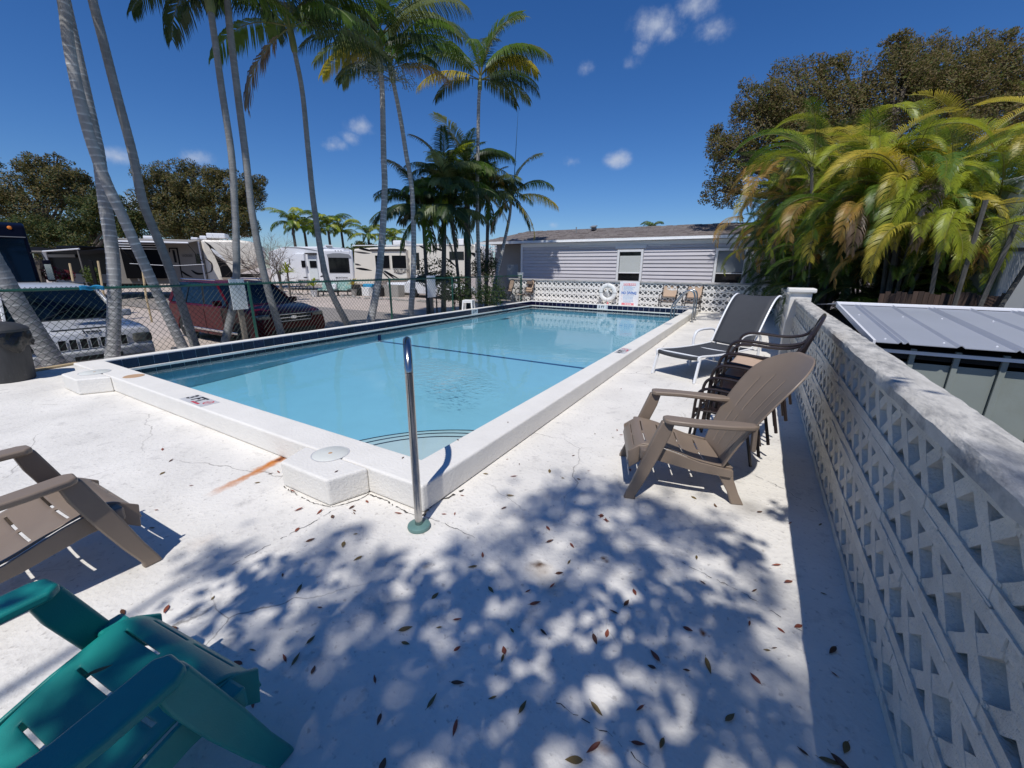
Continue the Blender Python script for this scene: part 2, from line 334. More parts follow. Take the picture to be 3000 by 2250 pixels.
def water_material():
    m = bpy.data.materials.new('pool_water'); m.use_nodes = True
    nt = m.node_tree; nt.nodes.clear(); L = nt.links
    out = nd(nt, 'ShaderNodeOutputMaterial')
    t = nd(nt, 'ShaderNodeTexCoord')
    n1 = nd(nt, 'ShaderNodeTexNoise'); n1.inputs['Scale'].default_value = 2.2; n1.inputs['Detail'].default_value = 2
    n2 = nd(nt, 'ShaderNodeTexNoise'); n2.inputs['Scale'].default_value = 11; n2.inputs['Detail'].default_value = 3
    L.new(t.outputs['Object'], n1.inputs['Vector']); L.new(t.outputs['Object'], n2.inputs['Vector'])
    # one livelier patch where the return jet stirs the surface
    c = gp(1300, 1105, -.05)
    mp = nd(nt, 'ShaderNodeMapping', vector_type='TEXTURE'); mp.inputs['Location'].default_value = (c.x, c.y, -.05); mp.inputs['Rotation'].default_value = (0, 0, -.5); mp.inputs['Scale'].default_value = (1.6, .75, 1)
    L.new(t.outputs['Object'], mp.inputs['Vector'])
    ln = nd(nt, 'ShaderNodeVectorMath', operation='LENGTH'); L.new(mp.outputs[0], ln.inputs[0])
    mr = nd(nt, 'ShaderNodeMapRange'); mr.inputs['From Min'].default_value = 1; mr.inputs['From Max'].default_value = .2; mr.inputs['To Min'].default_value = .07; mr.inputs['To Max'].default_value = 5.0
    L.new(ln.outputs['Value'], mr.inputs['Value'])
    hh = nd(nt, 'ShaderNodeMath', operation='MULTIPLY'); L.new(n2.outputs[0], hh.inputs[0]); L.new(mr.outputs[0], hh.inputs[1])
    h2 = nd(nt, 'ShaderNodeMath', operation='MULTIPLY'); L.new(n1.outputs[0], h2.inputs[0]); h2.inputs[1].default_value = .30
    hs = nd(nt, 'ShaderNodeMath', operation='ADD'); L.new(hh.outputs[0], hs.inputs[0]); L.new(h2.outputs[0], hs.inputs[1])
    bp = nd(nt, 'ShaderNodeBump'); bp.inputs['Strength'].default_value = .6; bp.inputs['Distance'].default_value = .02; L.new(hs.outputs[0], bp.inputs['Height'])
    gl = nd(nt, 'ShaderNodeBsdfGlossy'); gl.inputs['Roughness'].default_value = .012; L.new(bp.outputs[0], gl.inputs['Normal'])
    tr = nd(nt, 'ShaderNodeBsdfTransparent'); tr.inputs['Color'].default_value = (.95, 1.0, 1.0, 1)
    fr = nd(nt, 'ShaderNodeFresnel'); fr.inputs['IOR'].default_value = 1.34; L.new(bp.outputs[0], fr.inputs['Normal'])
    ms = nd(nt, 'ShaderNodeMixShader'); L.new(fr.outputs[0], ms.inputs[0]); L.new(tr.outputs[0], ms.inputs[1]); L.new(gl.outputs[0], ms.inputs[2])
    L.new(ms.outputs[0], out.inputs['Surface'])
    va = nd(nt, 'ShaderNodeVolumeAbsorption'); va.inputs['Color'].default_value = (.12, .74, .86, 1); va.inputs['Density'].default_value = .34
    L.new(va.outputs[0], out.inputs['Volume'])
    M['pool_water'] = m
water_material()
mk('step_plaster', (.52, .60, .64), .8, var=.08, vscale=4, bump=.1)
mk('plaster', (.34, .56, .70), .8, var=.05, vscale=3, bump=.1)

# ---------------------------------------------------------------- mesh helpers
class MB:
    def __init__(s): s.v = []; s.f = []; s.m = []; s.uv = None
    def add(s, vs, fs, mi=0, X=None):
        o = len(s.v)
        for v in vs:
            v = Vector(v)
            s.v.append(X @ v if X is not None else v)
        for f in fs: s.f.append(tuple(i+o for i in f)); s.m.append(mi)
        return s
    def box(s, c, d, mi=0, X=None, rz=0, ry=0, rx=0):
        hx, hy, hz = d[0]/2, d[1]/2, d[2]/2
        T = Matrix.Translation(c) @ Matrix.Rotation(rz, 4, 'Z') @ Matrix.Rotation(ry, 4, 'Y') @ Matrix.Rotation(rx, 4, 'X')
        if X is not None: T = X @ T
        vs = [(-hx, -hy, -hz), (hx, -hy, -hz), (hx, hy, -hz), (-hx, hy, -hz), (-hx, -hy, hz), (hx, -hy, hz), (hx, hy, hz), (-hx, hy, hz)]
        return s.add(vs, [(0, 3, 2, 1), (4, 5, 6, 7), (0, 1, 5, 4), (1, 2, 6, 5), (2, 3, 7, 6), (3, 0, 4, 7)], mi, T)
    def bar(s, a, b, w, h, mi=0, up=(0, 0, 1)):
        a, b = Vector(a), Vector(b); d = b-a; L = d.length
        if L < 1e-6: return s
        d.normalize(); u = Vector(up)
        if abs(d.dot(u)) > .98: u = Vector((1, 0, 0))
        x = d.cross(u).normalized(); z = x.cross(d).normalized()
        T = Matrix((x, d, z)).transposed().to_4x4(); T.translation = (a+b)/2
        return s.box((0, 0, 0), (w, L, h), mi, T)
    def tube(s, pts, r, n=8, mi=0, cap=True, uvs=False, ringlen=None):
        pts = [Vector(p) for p in pts]; o = len(s.v); k = len(pts)
        rs = r if isinstance(r, (list, tuple)) else [r]*k
        t0 = (pts[1]-pts[0]).normalized()
        ref = Vector((0, 0, 1)) if abs(t0.z) < .9 else Vector((1, 0, 0))
        x = t0.cross(ref).normalized()
        for i, p in enumerate(pts):
            t = (pts[min(i+1, k-1)]-pts[max(i-1, 0)]).normalized()
            x = (x-t*x.dot(t)).normalized(); y = t.cross(x)
            for j in range(n):
                a = 2*PI*j/n; s.v.append(p+(x*math.cos(a)+y*math.sin(a))*rs[i])
        for i in range(k-1):
            for j in range(n):
                j2 = (j+1) % n
                s.f.append((o+i*n+j, o+i*n+j2, o+(i+1)*n+j2, o+(i+1)*n+j)); s.m.append(mi)
        if cap:
            s.f.append(tuple(o+j for j in reversed(range(n)))); s.m.append(mi)
            s.f.append(tuple(o+(k-1)*n+j for j in range(n))); s.m.append(mi)
        return s
    def lathe(s, prof, n=24, c=(0, 0, 0), mi=0, X=None):
        vs = []; fs = []; k = len(prof)
        for (r, z) in prof:
            for j in range(n):
                a = 2*PI*j/n; vs.append((c[0]+r*math.cos(a), c[1]+r*math.sin(a), c[2]+z))
        for i in range(k-1):
            for j in range(n):
                j2 = (j+1) % n; fs.append((i*n+j, i*n+j2, (i+1)*n+j2, (i+1)*n+j))
        if prof[0][0] > 1e-4: fs.append(tuple(reversed(range(n))))
        if prof[-1][0] > 1e-4: fs.append(tuple((k-1)*n+j for j in range(n)))
        return s.add(vs, fs, mi, X)
    def prism(s, poly, ext, mi=0, X=None, plane='xz', off=0):
        # poly in a plane, extruded by ext along the missing axis starting at off
        def P(a, b, c):
            return {'xz': (a, c, b), 'xy': (a, b, c), 'yz': (c, a, b)}[plane]
        n = len(poly)
        vs = [P(a, b, off) for a, b in poly]+[P(a, b, off+ext) for a, b in poly]
        fs = [tuple(range(n)), tuple(reversed(range(n, 2*n)))]+[(i, i+n, (i+1) % n+n, (i+1) % n) for i in range(n)]
        return s.add(vs, fs, mi, X)
    def build(s, name, mats, parent=None, smooth=False, bevel=0, seg=2, solid=0, sub=0, fix=True, loc=None):
        me = bpy.data.meshes.new(name)
        me.from_pydata([tuple(v) for v in s.v], [], s.f)
        if not isinstance(mats, (list, tuple)): mats = [mats]
        for m in mats: me.materials.append(M[m] if isinstance(m, str) else m)
        for i, p in enumerate(me.polygons):
            p.material_index = min(s.m[i], len(mats)-1); p.use_smooth = smooth
        me.update()
        if fix:
            import bmesh
            b = bmesh.new(); b.from_mesh(me); bmesh.ops.recalc_face_normals(b, faces=b.faces); b.to_mesh(me); b.free()
        if s.uv:
            ul = me.uv_layers.new(name='UVMap')
            for lp in me.loops: ul.data[lp.index].uv = s.uv[lp.vertex_index]
        o = bpy.data.objects.new(name, me); COL.objects.link(o)
        if parent: o.parent = parent
        if loc: o.location = loc
        if solid: md = o.modifiers.new('solid', 'SOLIDIFY'); md.thickness = solid; md.offset = 0
        if bevel: md = o.modifiers.new('bevel', 'BEVEL'); md.width = bevel; md.segments = seg; md.limit_method = 'ANGLE'; md.angle_limit = R_(35)
        if sub: md = o.modifiers.new('sub', 'SUBSURF'); md.levels = sub; md.render_levels = sub
        if smooth and not sub:
            try: me.set_sharp_from_angle(angle=R_(40))
            except Exception: pass
        return o
def thing(name, label, cat, loc=(0, 0, 0), rz=0, group=None):
    o = bpy.data.objects.new(name, None); COL.objects.link(o); o.location = loc; o.rotation_euler = (0, 0, rz)
    o.empty_display_size = .2
    o['label'] = label; o['category'] = cat
    if group: o['group'] = group
    return o
def tag(o, label, cat, group=None):
    o['label'] = label; o['category'] = cat
    if group: o['group'] = group
    return o
def struct(o): o['kind'] = 'structure'; return o
def sempty(name):
    o = bpy.data.objects.new(name, None); COL.objects.link(o); o['kind'] = 'structure'; return o
def copy_obj(o, parent=None):
    c = o.copy(); COL.objects.link(c)
    if parent: c.parent = parent
    return c
CH = {}
def copy_tree(o, parent=None, label=None):
    c = copy_obj(o, parent)
    for ch in list(o.children): copy_tree(ch, c)
    if label: c['label'] = label
    return c
def inst(mesh, name, parent, loc=(0, 0, 0), rot=(0, 0, 0), scale=(1, 1, 1)):
    o = bpy.data.objects.new(name, mesh); COL.objects.link(o); o.parent = parent
    o.location = loc; o.rotation_euler = rot; o.scale = scale; return o
def text(body, size, m, parent, loc, rot, name='lettering', ext=.001, align='CENTER', sx=1.0, shear=0, bold=0):
    cu = bpy.data.curves.new(name, 'FONT'); cu.body = body; cu.size = size; cu.align_x = align; cu.align_y = 'CENTER'
    cu.extrude = ext; cu.shear = shear; cu.offset = bold; cu.resolution_u = 3
    tmp = bpy.data.objects.new('tmp', cu); COL.objects.link(tmp)
    me = bpy.data.meshes.new_from_object(tmp.evaluated_get(bpy.context.evaluated_depsgraph_get()))
    bpy.data.objects.remove(tmp); bpy.data.curves.remove(cu)
    me.materials.clear(); me.materials.append(M[m])
    o = bpy.data.objects.new(name, me); COL.objects.link(o)
    if parent: o.parent = parent
    o.location = loc; o.rotation_euler = rot; o.scale = (sx, 1, 1)
    return o
def sheet(fn, nu, nv, hole=None):
    mb = MB()
    for i in range(nu+1):
        for j in range(nv+1): mb.v.append(Vector(fn(i/nu, j/nv)))
    for i in range(nu):
        for j in range(nv):
            if hole and hole(i, j): continue
            a = i*(nv+1)+j; mb.f.append((a, a+nv+1, a+nv+2, a+1)); mb.m.append(0)
    return mb
def catmull(pts, n=8):
    pts = [Vector(p) for p in pts]; out = []
    P = [pts[0]*2-pts[1]]+pts+[pts[-1]*2-pts[-2]]
    for i in range(1, len(P)-2):
        for k in range(n):
            t = k/n; a, b, c, d = P[i-1], P[i], P[i+1], P[i+2]
            out.append(.5*((2*b)+(c-a)*t+(2*a-5*b+4*c-d)*t*t+(-a+3*b-3*c+d)*t**3))
    out.append(pts[-1]); return out
# ================================================================ SETTING
def zg(x, y):
    def ss(a, b, t):
        t = max(0, min(1, (t-a)/(b-a))); return t*t*(3-2*t)
    base = -.60+.30*ss(9, 15, y)
    if x > -10.9: base = base+(-.06-base)*ss(-10.9, -10.0, x)*(1 if y < 18 else 0)
    if -9.7 < x < .69 and -4 < y < 17.95: base = -2.6
    elif x > -9.6: base = -.4
    return base
def build_ground():
    mb = MB(); xs = [-400, -150, -80, -50, -35, -28, -22, -18, -15, -13, -12, -11.4, -10.9, -10.6, -10.3, -10.0, -9.74, -9.6, -5, 0, .67, .72, 5, 15, 40, 120, 400]
    ys = [-400, -100, -30, -10, -4.05, -3.95, 0, 3, 6, 8, 9, 10, 11, 12, 13, 14, 15, 17, 17.85, 18.0, 22, 30, 50, 100, 400, 900]
    for x in xs:
        for y in ys: mb.v.append(Vector((x, y, zg(x, y))))
    n = len(ys)
    for i in range(len(xs)-1):
        for j in range(n-1):
            mb.f.append((i*n+j, (i+1)*n+j, (i+1)*n+j+1, i*n+j+1)); mb.m.append(0)
    struct(mb.build('ground', 'lot_gravel', smooth=True, fix=False))
    # asphalt lane through the lot
    mb = MB()
    a = [gp(950+x/4.424, 650+y/4.424, -.5) for x, y in ((0, 1110), (400, 1130))]
    ysl = [(-40, 8.9, 12.9), (-22, 8.9, 12.9), (-16, 8.9, 12.9), (-12.6, 8.9, 12.9), (-11.3, 8.9, 13.1)]
    rows = []
    for (x, y0, y1) in ysl:
        r = []
        for k in range(9):
            y = y0+(y1-y0)*k/8; r.append(len(mb.v)); mb.v.append(Vector((x, y, zg(x, y)+.03)))
        rows.append(r)
    for i in range(len(rows)-1):
        for k in range(8): mb.f.append((rows[i][k], rows[i+1][k], rows[i+1][k+1], rows[i][k+1])); mb.m.append(0)
    struct(mb.build('road', 'asphalt', smooth=True, fix=False))
build_ground()
sb_ = MB(); gx = [.705, 2.5, 5, 9]; gy = [-4, 0, 4, 8, 12, 16, 17.1]
for x in gx:
    for y in gy: sb_.v.append(Vector((x, y, -.36)))
for i in range(3):
    for j in range(6): sb_.f.append((i*7+j, (i+1)*7+j, (i+1)*7+j+1, i*7+j+1)); sb_.m.append(0)
struct(sb_.build('dark_soil_fill', 'dark_soil_fill', fix=False))  # invented dark ground sheet, added so the right wall's openings look dark

PX0, PX1, PY0, PY1 = -8.4, -2.0, 2.07, 16.0
CZ = .205; WZ = -.05
deck = MB()
HX0, HX1, HY0, HY1 = PX0-.03, PX1+.03, PY0-.03, PY1+.03
for (x0, x1, y0, y1) in ((-9.72, HX0, -4, 17.9), (HX1, .70, -4, 17.9), (HX0, HX1, -4, HY0), (HX0, HX1, HY1, 17.9)):
    deck.box(((x0+x1)/2, (y0+y1)/2, -1.0), (x1-x0, y1-y0, 2.0))
deck_o = struct(deck.build('pool_deck', 'deck_paint'))

pool = sempty('swimming_pool')
def ring(x0, x1, x2, x3, y0, y1, y2, y3, z0, z1):
    mb = MB(); xs = (x0, x1, x2, x3); ys = (y0, y1, y2, y3)
    for z in (z0, z1):
        for x in xs:
            for y in ys: mb.v.append(Vector((x, y, z)))
    I = lambda i, j, k: k*16+i*4+j
    for i in range(3):
        for j in range(3):
            if i == 1 and j == 1: continue
            mb.f.append((I(i, j, 1), I(i+1, j, 1), I(i+1, j+1, 1), I(i, j+1, 1))); mb.f.append((I(i, j, 0), I(i, j+1, 0), I(i+1, j+1, 0), I(i+1, j, 0))); mb.m += [0, 0]
    for i in range(3):
        mb.f += [(I(i, 0, 0), I(i+1, 0, 0), I(i+1, 0, 1), I(i, 0, 1)), (I(i, 3, 0), I(i, 3, 1), I(i+1, 3, 1), I(i+1, 3, 0))]
        mb.f += [(I(0, i, 0), I(0, i, 1), I(0, i+1, 1), I(0, i+1, 0)), (I(3, i, 0), I(3, i+1, 0), I(3, i+1, 1), I(3, i, 1))]; mb.m += [0]*4
    mb.f += [(I(1, 1, 0), I(1, 1, 1), I(2, 1, 1), I(2, 1, 0)), (I(1, 2, 0), I(2, 2, 0), I(2, 2, 1), I(1, 2, 1)), (I(1, 1, 0), I(1, 2, 0), I(1, 2, 1), I(1, 1, 1)), (I(2, 1, 0), I(2, 1, 1), I(2, 2, 1), I(2, 2, 0))]; mb.m += [0]*4
    return mb
cop = ring(-8.55, PX0, PX1, -1.72, 1.77, PY0, PY1, 16.25, .002, CZ)
cop.build('coping', 'stucco_paint', pool, bevel=.018, seg=3)
for poly in ([(-2.955, 1.768), (-2.87, 1.497), (-2.33, 1.497), (-2.235, 1.768)], [(-8.0, 1.768), (-7.8, 1.475), (-7.25, 1.475), (-7.08, 1.768)]):
    MB().prism(poly, CZ-.003, plane='xy', off=.002).build('skimmer_block', 'stucco_paint', pool, bevel=.018, seg=3)
for (c, r) in ((gp(968, 1329, CZ), .125), ((-7.55, 1.74, CZ), .15)):
    lid = MB().lathe([(0, .001), (0.001, .006), (r, .006), (r+.006, .001)], 40, (c[0], c[1], CZ)).build('skimmer_lid', 'lid_plastic', pool, smooth=True)
    MB().lathe([(0.001, .0075), (.014, .0075), (.016, .0055)], 16, (c[0], c[1], CZ)).build('lid_cap', 'tan_plate', lid)
    MB().lathe([(r+.006, .0012), (r+.011, .0035), (r+.016, .0012)], 40, (c[0], c[1], CZ)).build('lid_rim', 'marker_plate', lid)
c = gp(150+893/3.687, 950+560/3.687, CZ)
MB().lathe([(0.001, .004), (.105, .004), (.11, .001)], 32, (c.x, c.y, CZ)).build('access_plate', 'tan_plate', pool)
# pool walls and floor
mb = MB()
def zf(y):
    t = max(0, min(1, (y-2.07)/5.3)); return -.50+.20*t*t*(3-2*t)-.06*max(0, min(1, (y-8)/6))
ysf = [PY0]+[PY0+(PY1-PY0)*k/28 for k in range(1, 29)]
for y in ysf:
    for x in (PX0, PX1): mb.v.append(Vector((x, y, zf(y))))
for i in range(28): mb.f.append((2*i, 2*i+1, 2*i+3, 2*i+2)); mb.m.append(0)
mb.build('pool_floor', 'plaster', pool, smooth=True, fix=False)
mb = MB()
zt, zb = CZ-.002, -1.62
mb.add([(PX0-.012, PY0, zb), (PX0-.012, PY1, zb), (PX0-.012, PY1, zt), (PX0-.012, PY0, zt)], [(0, 1, 2, 3)])
zt = .0
mb.add([(PX1+.002, PY0, zb), (PX1+.002, PY1, zb), (PX1+.002, PY1, zt), (PX1+.002, PY0, zt)], [(0, 1, 2, 3)])
mb.add([(PX0, PY1+.012, zb), (PX1, PY1+.012, zb), (PX1, PY1+.012, .2), (PX0, PY1+.012, .2)], [(0, 1, 2, 3)])
mb.add([(PX0, PY0-.002, zb), (PX1, PY0-.002, zb), (PX1, PY0-.002, zt), (PX0, PY0-.002, zt)], [(0, 1, 2, 3)])
mb.build('pool_wall', 'plaster', pool, fix=False)
# grout bed + ledge
g = MB(); g.box((PX0-.004, (PY0+PY1)/2, .02), (.012, PY1-PY0-.002, .34)); g.box(((PX0+PX1)/2, PY1+.004, .02), (PX1-PX0-.02, .012, .34))
g.build('grout', 'grout', pool)
g = MB(); g.box((PX0+.014, (PY0+PY1)/2, .004), (.030, PY1-PY0-.004, .042)); g.box(((PX0+PX1)/2+.014, PY1-.014, .004), (PX1-PX0-.034, .030, .042))
g.build('tile_ledge', 'pool_paint', pool, bevel=.006)
tm = MB().box((0, 0, 0), (.012, .190, .148)); t0 = tm.build('tile', 'tile_blue', pool, bevel=.002, seg=1)
tmesh = t0.data; bpy.data.objects.remove(t0)
tm = MB().box((0, 0, 0), (.012, .190, .100)); t1 = tm.build('tile', 'tile_blue', pool); tmesh2 = t1.data; bpy.data.objects.remove(t1)
nL = int((PY1-PY0)/.199)
m5 = onx(1390, 915, PX0).y
for k in range(nL):
    y = PY0+.1+k*.199
    if abs(y-m5) > .15: inst(tmesh, 'tile', pool, (PX0+.004, y, .103))
    inst(tmesh2, 'tile', pool, (PX0+.003, y, -.070))
nF = int((PX1-PX0)/.2)
for k in range(nF):
    x = PX0+.1+k*.2
    if not (abs(x-ony(1762, 905, PY1).x) < .17): inst(tmesh, 'tile', pool, (x, PY1-.004, .103), (0, 0, PI/2))
    inst(tmesh2, 'tile', pool, (x, PY1-.003, -.070), (0, 0, PI/2))
def five_ft(loc, rz):
    p = MB().box((0, 0, 0), (.36, .016, .15)).build('depth_marker', 'marker_white', pool)
    p.location = loc; p.rotation_euler = (0, 0, rz)
    text('5 FT', .13, 'ink_black', p, (0, -.0095, 0), (PI/2, 0, 0), bold=.004)
five_ft((ony(1762, 905, PY1).x, PY1-.006, .103), 0)
five_ft((PX0+.006, m5, .103), PI/2)
# line across the floor
ly = onx(1110, 968, PX0).y
g = MB(); g.box(((PX0+PX1)/2, ly, zf(ly)+.004), (PX1-PX0-.01, .085, .006)); g.box((PX0-.004, ly, (zf(ly)-.12)/2), (.02, .09, abs(zf(ly))-.10))
g.build('floor_line', 'line_tile', pool)
# corner steps
for k, (r, z) in enumerate(((1.29, -.17), (1.60, -.26), (1.92, -.355))):
    poly = [(PX1, PY0)]+[(PX1-r*math.cos(a), PY0+r*math.sin(a)) for a in [PI/2*i/24 for i in range(25)]]
    poly = [(min(x, PX1-.001), max(y, PY0+.001)) for x, y in poly]
    MB().prism(poly, .9, plane='xy', off=z-.9).build('pool_step', 'step_plaster', pool)
    g = MB()
    for i in range(24):
        a0, a1 = PI/2*i/24, PI/2*(i+1)/24
        ro, ri = r+.002, r-.009
        g.add([(PX1-q*math.cos(a), PY0+q*math.sin(a), z+dz) for dz in (.002, .008) for (q, a) in ((ri, a0), (ro, a0), (ro, a1), (ri, a1))],
              [(4, 5, 6, 7), (0, 1, 5, 4), (1, 2, 6, 5), (2, 3, 7, 6), (3, 0, 4, 7)])
    g.build('step_edge', 'step_line', pool)
# return fitting on the left wall
# depth markers lying on the coping
def coping_marker(px, py, label, rz, fade=False):
    c = gp(px, py, CZ)
    e = MB().box((0, 0, .0015), (.50, .18, .003)).build('depth_marker', 'marker_plate', pool); e.location = (c.x, c.y, CZ); e.rotation_euler = (0, 0, rz)
    text(label, .155, 'ink_black', e, (-.09, .012, .0036), (0, 0, 0), bold=.005)
    r = MB()
    for i in range(24):
        a0, a1 = 2*PI*i/24, 2*PI*(i+1)/24
        r.add([(.165+q*math.cos(a), .018+q*math.sin(a), .0036) for q, a in ((.040, a0), (.052, a0), (.052, a1), (.040, a1))], [(0, 1, 2, 3)])
    r.add([(.165-.036, .018-.030, .0037), (.165-.030, .018-.036, .0037), (.165+.036, .018+.030, .0037), (.165+.030, .018+.036, .0037)], [(0, 1, 2, 3)])
    r.add([(.135, .012, .0037), (.195, .020, .0037), (.195, .028, .0037), (.135, .021, .0037)], [(0, 1, 2, 3)])
    r.build('no_diving_symbol', 'ink_red', e, fix=False)
    text('NO DIVING', .030, 'ink_red', e, (.05, -.058, .0036), (0, 0, 0), bold=.003)
coping_marker(150+1600/3.687, 950+825/3.687, '3 FT', -.02)
coping_marker(1400+1570/3.687, 700+1210/3.687, '4 FT', PI/2)
c = gp(1958, 949, CZ); e = MB().box((0, 0, .0015), (.36, .16, .003)).build('depth_marker', 'marker_plate', pool); e.location = (c.x, c.y, CZ); e.rotation_euler = (0, 0, PI/2)

# water
w = MB().box(((PX0+PX1)/2, (PY0+PY1)/2, (WZ-1.75)/2), (PX1-PX0+.016, PY1-PY0+.016, 1.75+WZ))
water = struct(w.build('water', 'pool_water', fix=True))

# dark broken crack at the foot of the coping and seams in it
def crack(pts, w, name='crack', seed=1, parent=None, z=.003):
    rnd = random.Random(seed); mb = MB(); P = []
    for i in range(len(pts)-1):
        a, b = Vector(pts[i]), Vector(pts[i+1]); n = max(2, int((b-a).length/.02))
        for k in range(n):
            P.append(a.lerp(b, k/n)+Vector((rnd.uniform(-1, 1), rnd.uniform(-1, 1), 0))*.007)
    P.append(Vector(pts[-1]))
    for i in range(len(P)-1):
        if rnd.random() < .18: continue
        d = (P[i+1]-P[i]).normalized(); nrm_ = Vector((-d.y, d.x, 0)); ww = w*rnd.uniform(.3, 1.3)
        mb.add([P[i]+nrm_*ww/2, P[i]-nrm_*ww/2, P[i+1]-nrm_*ww/2, P[i+1]+nrm_*ww/2], [(0, 1, 2, 3)])
    for v in mb.v: v.z = z
    return mb.build(name, 'crack_dark', parent, fix=False)
c2 = lambda x, y: gp(700+x/3.16, 1200+y/3.16)
crack([c2(415, 715), c2(520, 780), c2(700, 870), c2(850, 905)], .006, seed=1, parent=deck_o)
crack([c2(850, 905), c2(1000, 870), c2(1150, 820), c2(1205, 780)], .007, seed=2, parent=deck_o)
crack([c2(1215, 790), c2(1350, 835), c2(1500, 930), c2(1620, 975), c2(1715, 985)], .009, seed=3, parent=deck_o)
crack([c2(1715, 985), c2(1760, 910), c2(1850, 830), c2(1920, 825), c2(2080, 740)], .020, seed=4, parent=deck_o)
crack([c2(1930, 770), c2(2050, 690), c2(2150, 620), c2(2190, 590)], .008, seed=5, parent=deck_o)
crack([c2(900, 920), c2(700, 1040), c2(500, 1140), c2(180, 1310), c2(-60, 1440)], .0035, seed=6, parent=deck_o)
crack([c2(1715, 985), c2(1830, 1030), c2(2000, 1100), c2(2212, 1200)], .0035, seed=7, parent=deck_o)
for u0, v0, u1, v1, s in ((2000, 1650, 2350, 1850, 8), (1630, 2060, 1900, 2250, 9), (2180, 1380, 2395, 1500, 10)):
    crack([gp(u0, v0), gp((u0+u1)/2+12, (v0+v1)/2-6), gp(u1, v1)], .003, seed=s, parent=deck_o)

# ================================================================ BREEZE BLOCK WALLS
def block_mesh(L, Hh, T, m, rail=.050, w=.054):
    mb = MB(); hl = L/2
    mb.box((0, rail/2, 0), (T, .001, .001)) if False else None
    mb.box((0, 0, rail/2), (T, L-.004, rail)); mb.box((0, 0, Hh-rail/2-.004), (T, L-.004, rail))
    n = 2; cw = L/n
    for k in range(n):
        y0, y1 = -hl+k*cw, -hl+(k+1)*cw
        zb_, zt_ = rail*.6, Hh-rail*.8
        mb.bar((0, y0+.008, zb_), (0, y1-.008, zt_), T-.012, w, up=(0, 0, 1)); mb.bar((0.001, y1-.008, zb_), (0.001, y0+.008, zt_), T-.016, w, up=(0, 0, 1))
    mb.box((0, -hl+.006, .04), (T-.008, .012, .05)); mb.box((0, hl-.006, .04), (T-.008, .012, .05)); mb.box((0, -hl+.006, Hh-.045), (T-.008, .012, .05)); mb.box((0, hl-.006, Hh-.045), (T-.008, .012, .05))
    o = mb.build('breeze_block', m, bevel=0); me = o.data; bpy.data.objects.remove(o)
    import bmesh
    b = bmesh.new(); b.from_mesh(me); bmesh.ops.subdivide_edges(b, edges=[e for e in b.edges if e.calc_length() > .06], cuts=3, use_grid_fill=True)
    for v in b.verts:
        q = v.co*26; v.co += Vector((noise.noise(q), noise.noise(q+Vector((7, 0, 0))), noise.noise(q+Vector((0, 9, 0)))))*(.0045 if T < .2 else .003)
    b.to_mesh(me); b.free(); return me
WT = .13
wall = thing('breeze_block_wall', 'weathered white openwork block wall with stained cap along the right side of the deck', 'wall', (.63, 0, 0))
bm_ = block_mesh(.49, .27, WT, 'breeze'); bm0 = block_mesh(.49, .235, WT, 'breeze')
rw = random.Random(3)
for row, z in enumerate((-.0, .235, .505, .775)):
    y = -1.2+(.12 if row % 2 else .0)
    while y < 17.0:
        if not (8.85 < y+.245 < 9.25):
            inst(bm0 if row == 0 else bm_, 'breeze_block', wall, (WT/2+rw.uniform(-.003, .003), y+.245, z), (0, 0, rw.uniform(-.006, .006)))
        y += .49
# mortar joints, a little proud and ragged
mj = MB()
for z in (.233, .503, .773):
    y = -1.2
    while y < 16.6:
        L_ = rw.uniform(.10, .22); mj.box((WT/2, y+L_/2, z+rw.uniform(-.002, .002)), (WT+.002+rw.uniform(-.004, .005), L_, .009)); y += L_+rw.uniform(.0, .015)
mj.build('mortar_joint', 'breeze', wall)
def cap_mesh(y0, y1, w0, w1, z0, z1, seed, axis='y'):
    r = random.Random(seed); n = max(4, int((y1-y0)/.09)); mb = MB()
    for i in range(n+1):
        y = y0+(y1-y0)*i/n; j = lambda s=.004: r.uniform(-s, s)
        for (x, z) in ((w0+j(), z0+j()), (w0+j(), z1-.016+j()), (w0+.018+j(), z1+j(.002)), ((w0+w1)/2, z1+.003+j(.002)), (w1-.018+j(), z1+j(.002)), (w1+j(), z1-.016+j()), (w1+j(), z0+j())):
            mb.v.append(Vector((x, y, z) if axis == 'y' else (y, x, z)))
    for i in range(n):
        for k in range(7): mb.f.append((i*7+k, i*7+(k+1) % 7, (i+1)*7+(k+1) % 7, (i+1)*7+k)); mb.m.append(0)
    mb.f.append(tuple(range(7))); mb.f.append(tuple(reversed(range(n*7, n*7+7)))); mb.m += [0, 0]
    return mb
cap_mesh(-1.2, 8.86, -.035, .155, 1.042, 1.10, 5).build('wall_cap', 'wall_cap', wall, smooth=True)
cap_mesh(9.22, 17.2, -.035, .155, 1.042, 1.10, 6).build('wall_cap', 'wall_cap', wall, smooth=True)
MB().box((.055, 9.04, .60), (.32, .34, 1.22)).build('pier', 'stucco_paint', wall, bevel=.015)
MB().box((.055, 9.04, 1.24), (.42, .44, .075)).build('pier_cap', 'stucco_paint', wall, bevel=.02)
FWY = 17.25
fwall = thing('breeze_block_wall', 'sunlit white openwork block wall behind the far end of the pool', 'wall', (0, FWY, 0))
bf = block_mesh(.44, .262, .09, 'breeze_far', rail=.040, w=.040)
for row in range(4):
    x = -10.25+(.11 if row % 2 else 0)
    while x < .4:
        inst(bf, 'breeze_block', fwall, (x+.22, .055, -.01+row*.2625), (0, 0, PI/2)); x += .44
cap_mesh(-10.3, .58, -.03, .15, 1.04, 1.10, 8, axis='x').build('wall_cap', 'wall_cap_far', fwall, smooth=True)
MB().box((-4.8, -.04, .01), (10.9, .08, .05)).build('footing', 'stucco_paint', fwall)
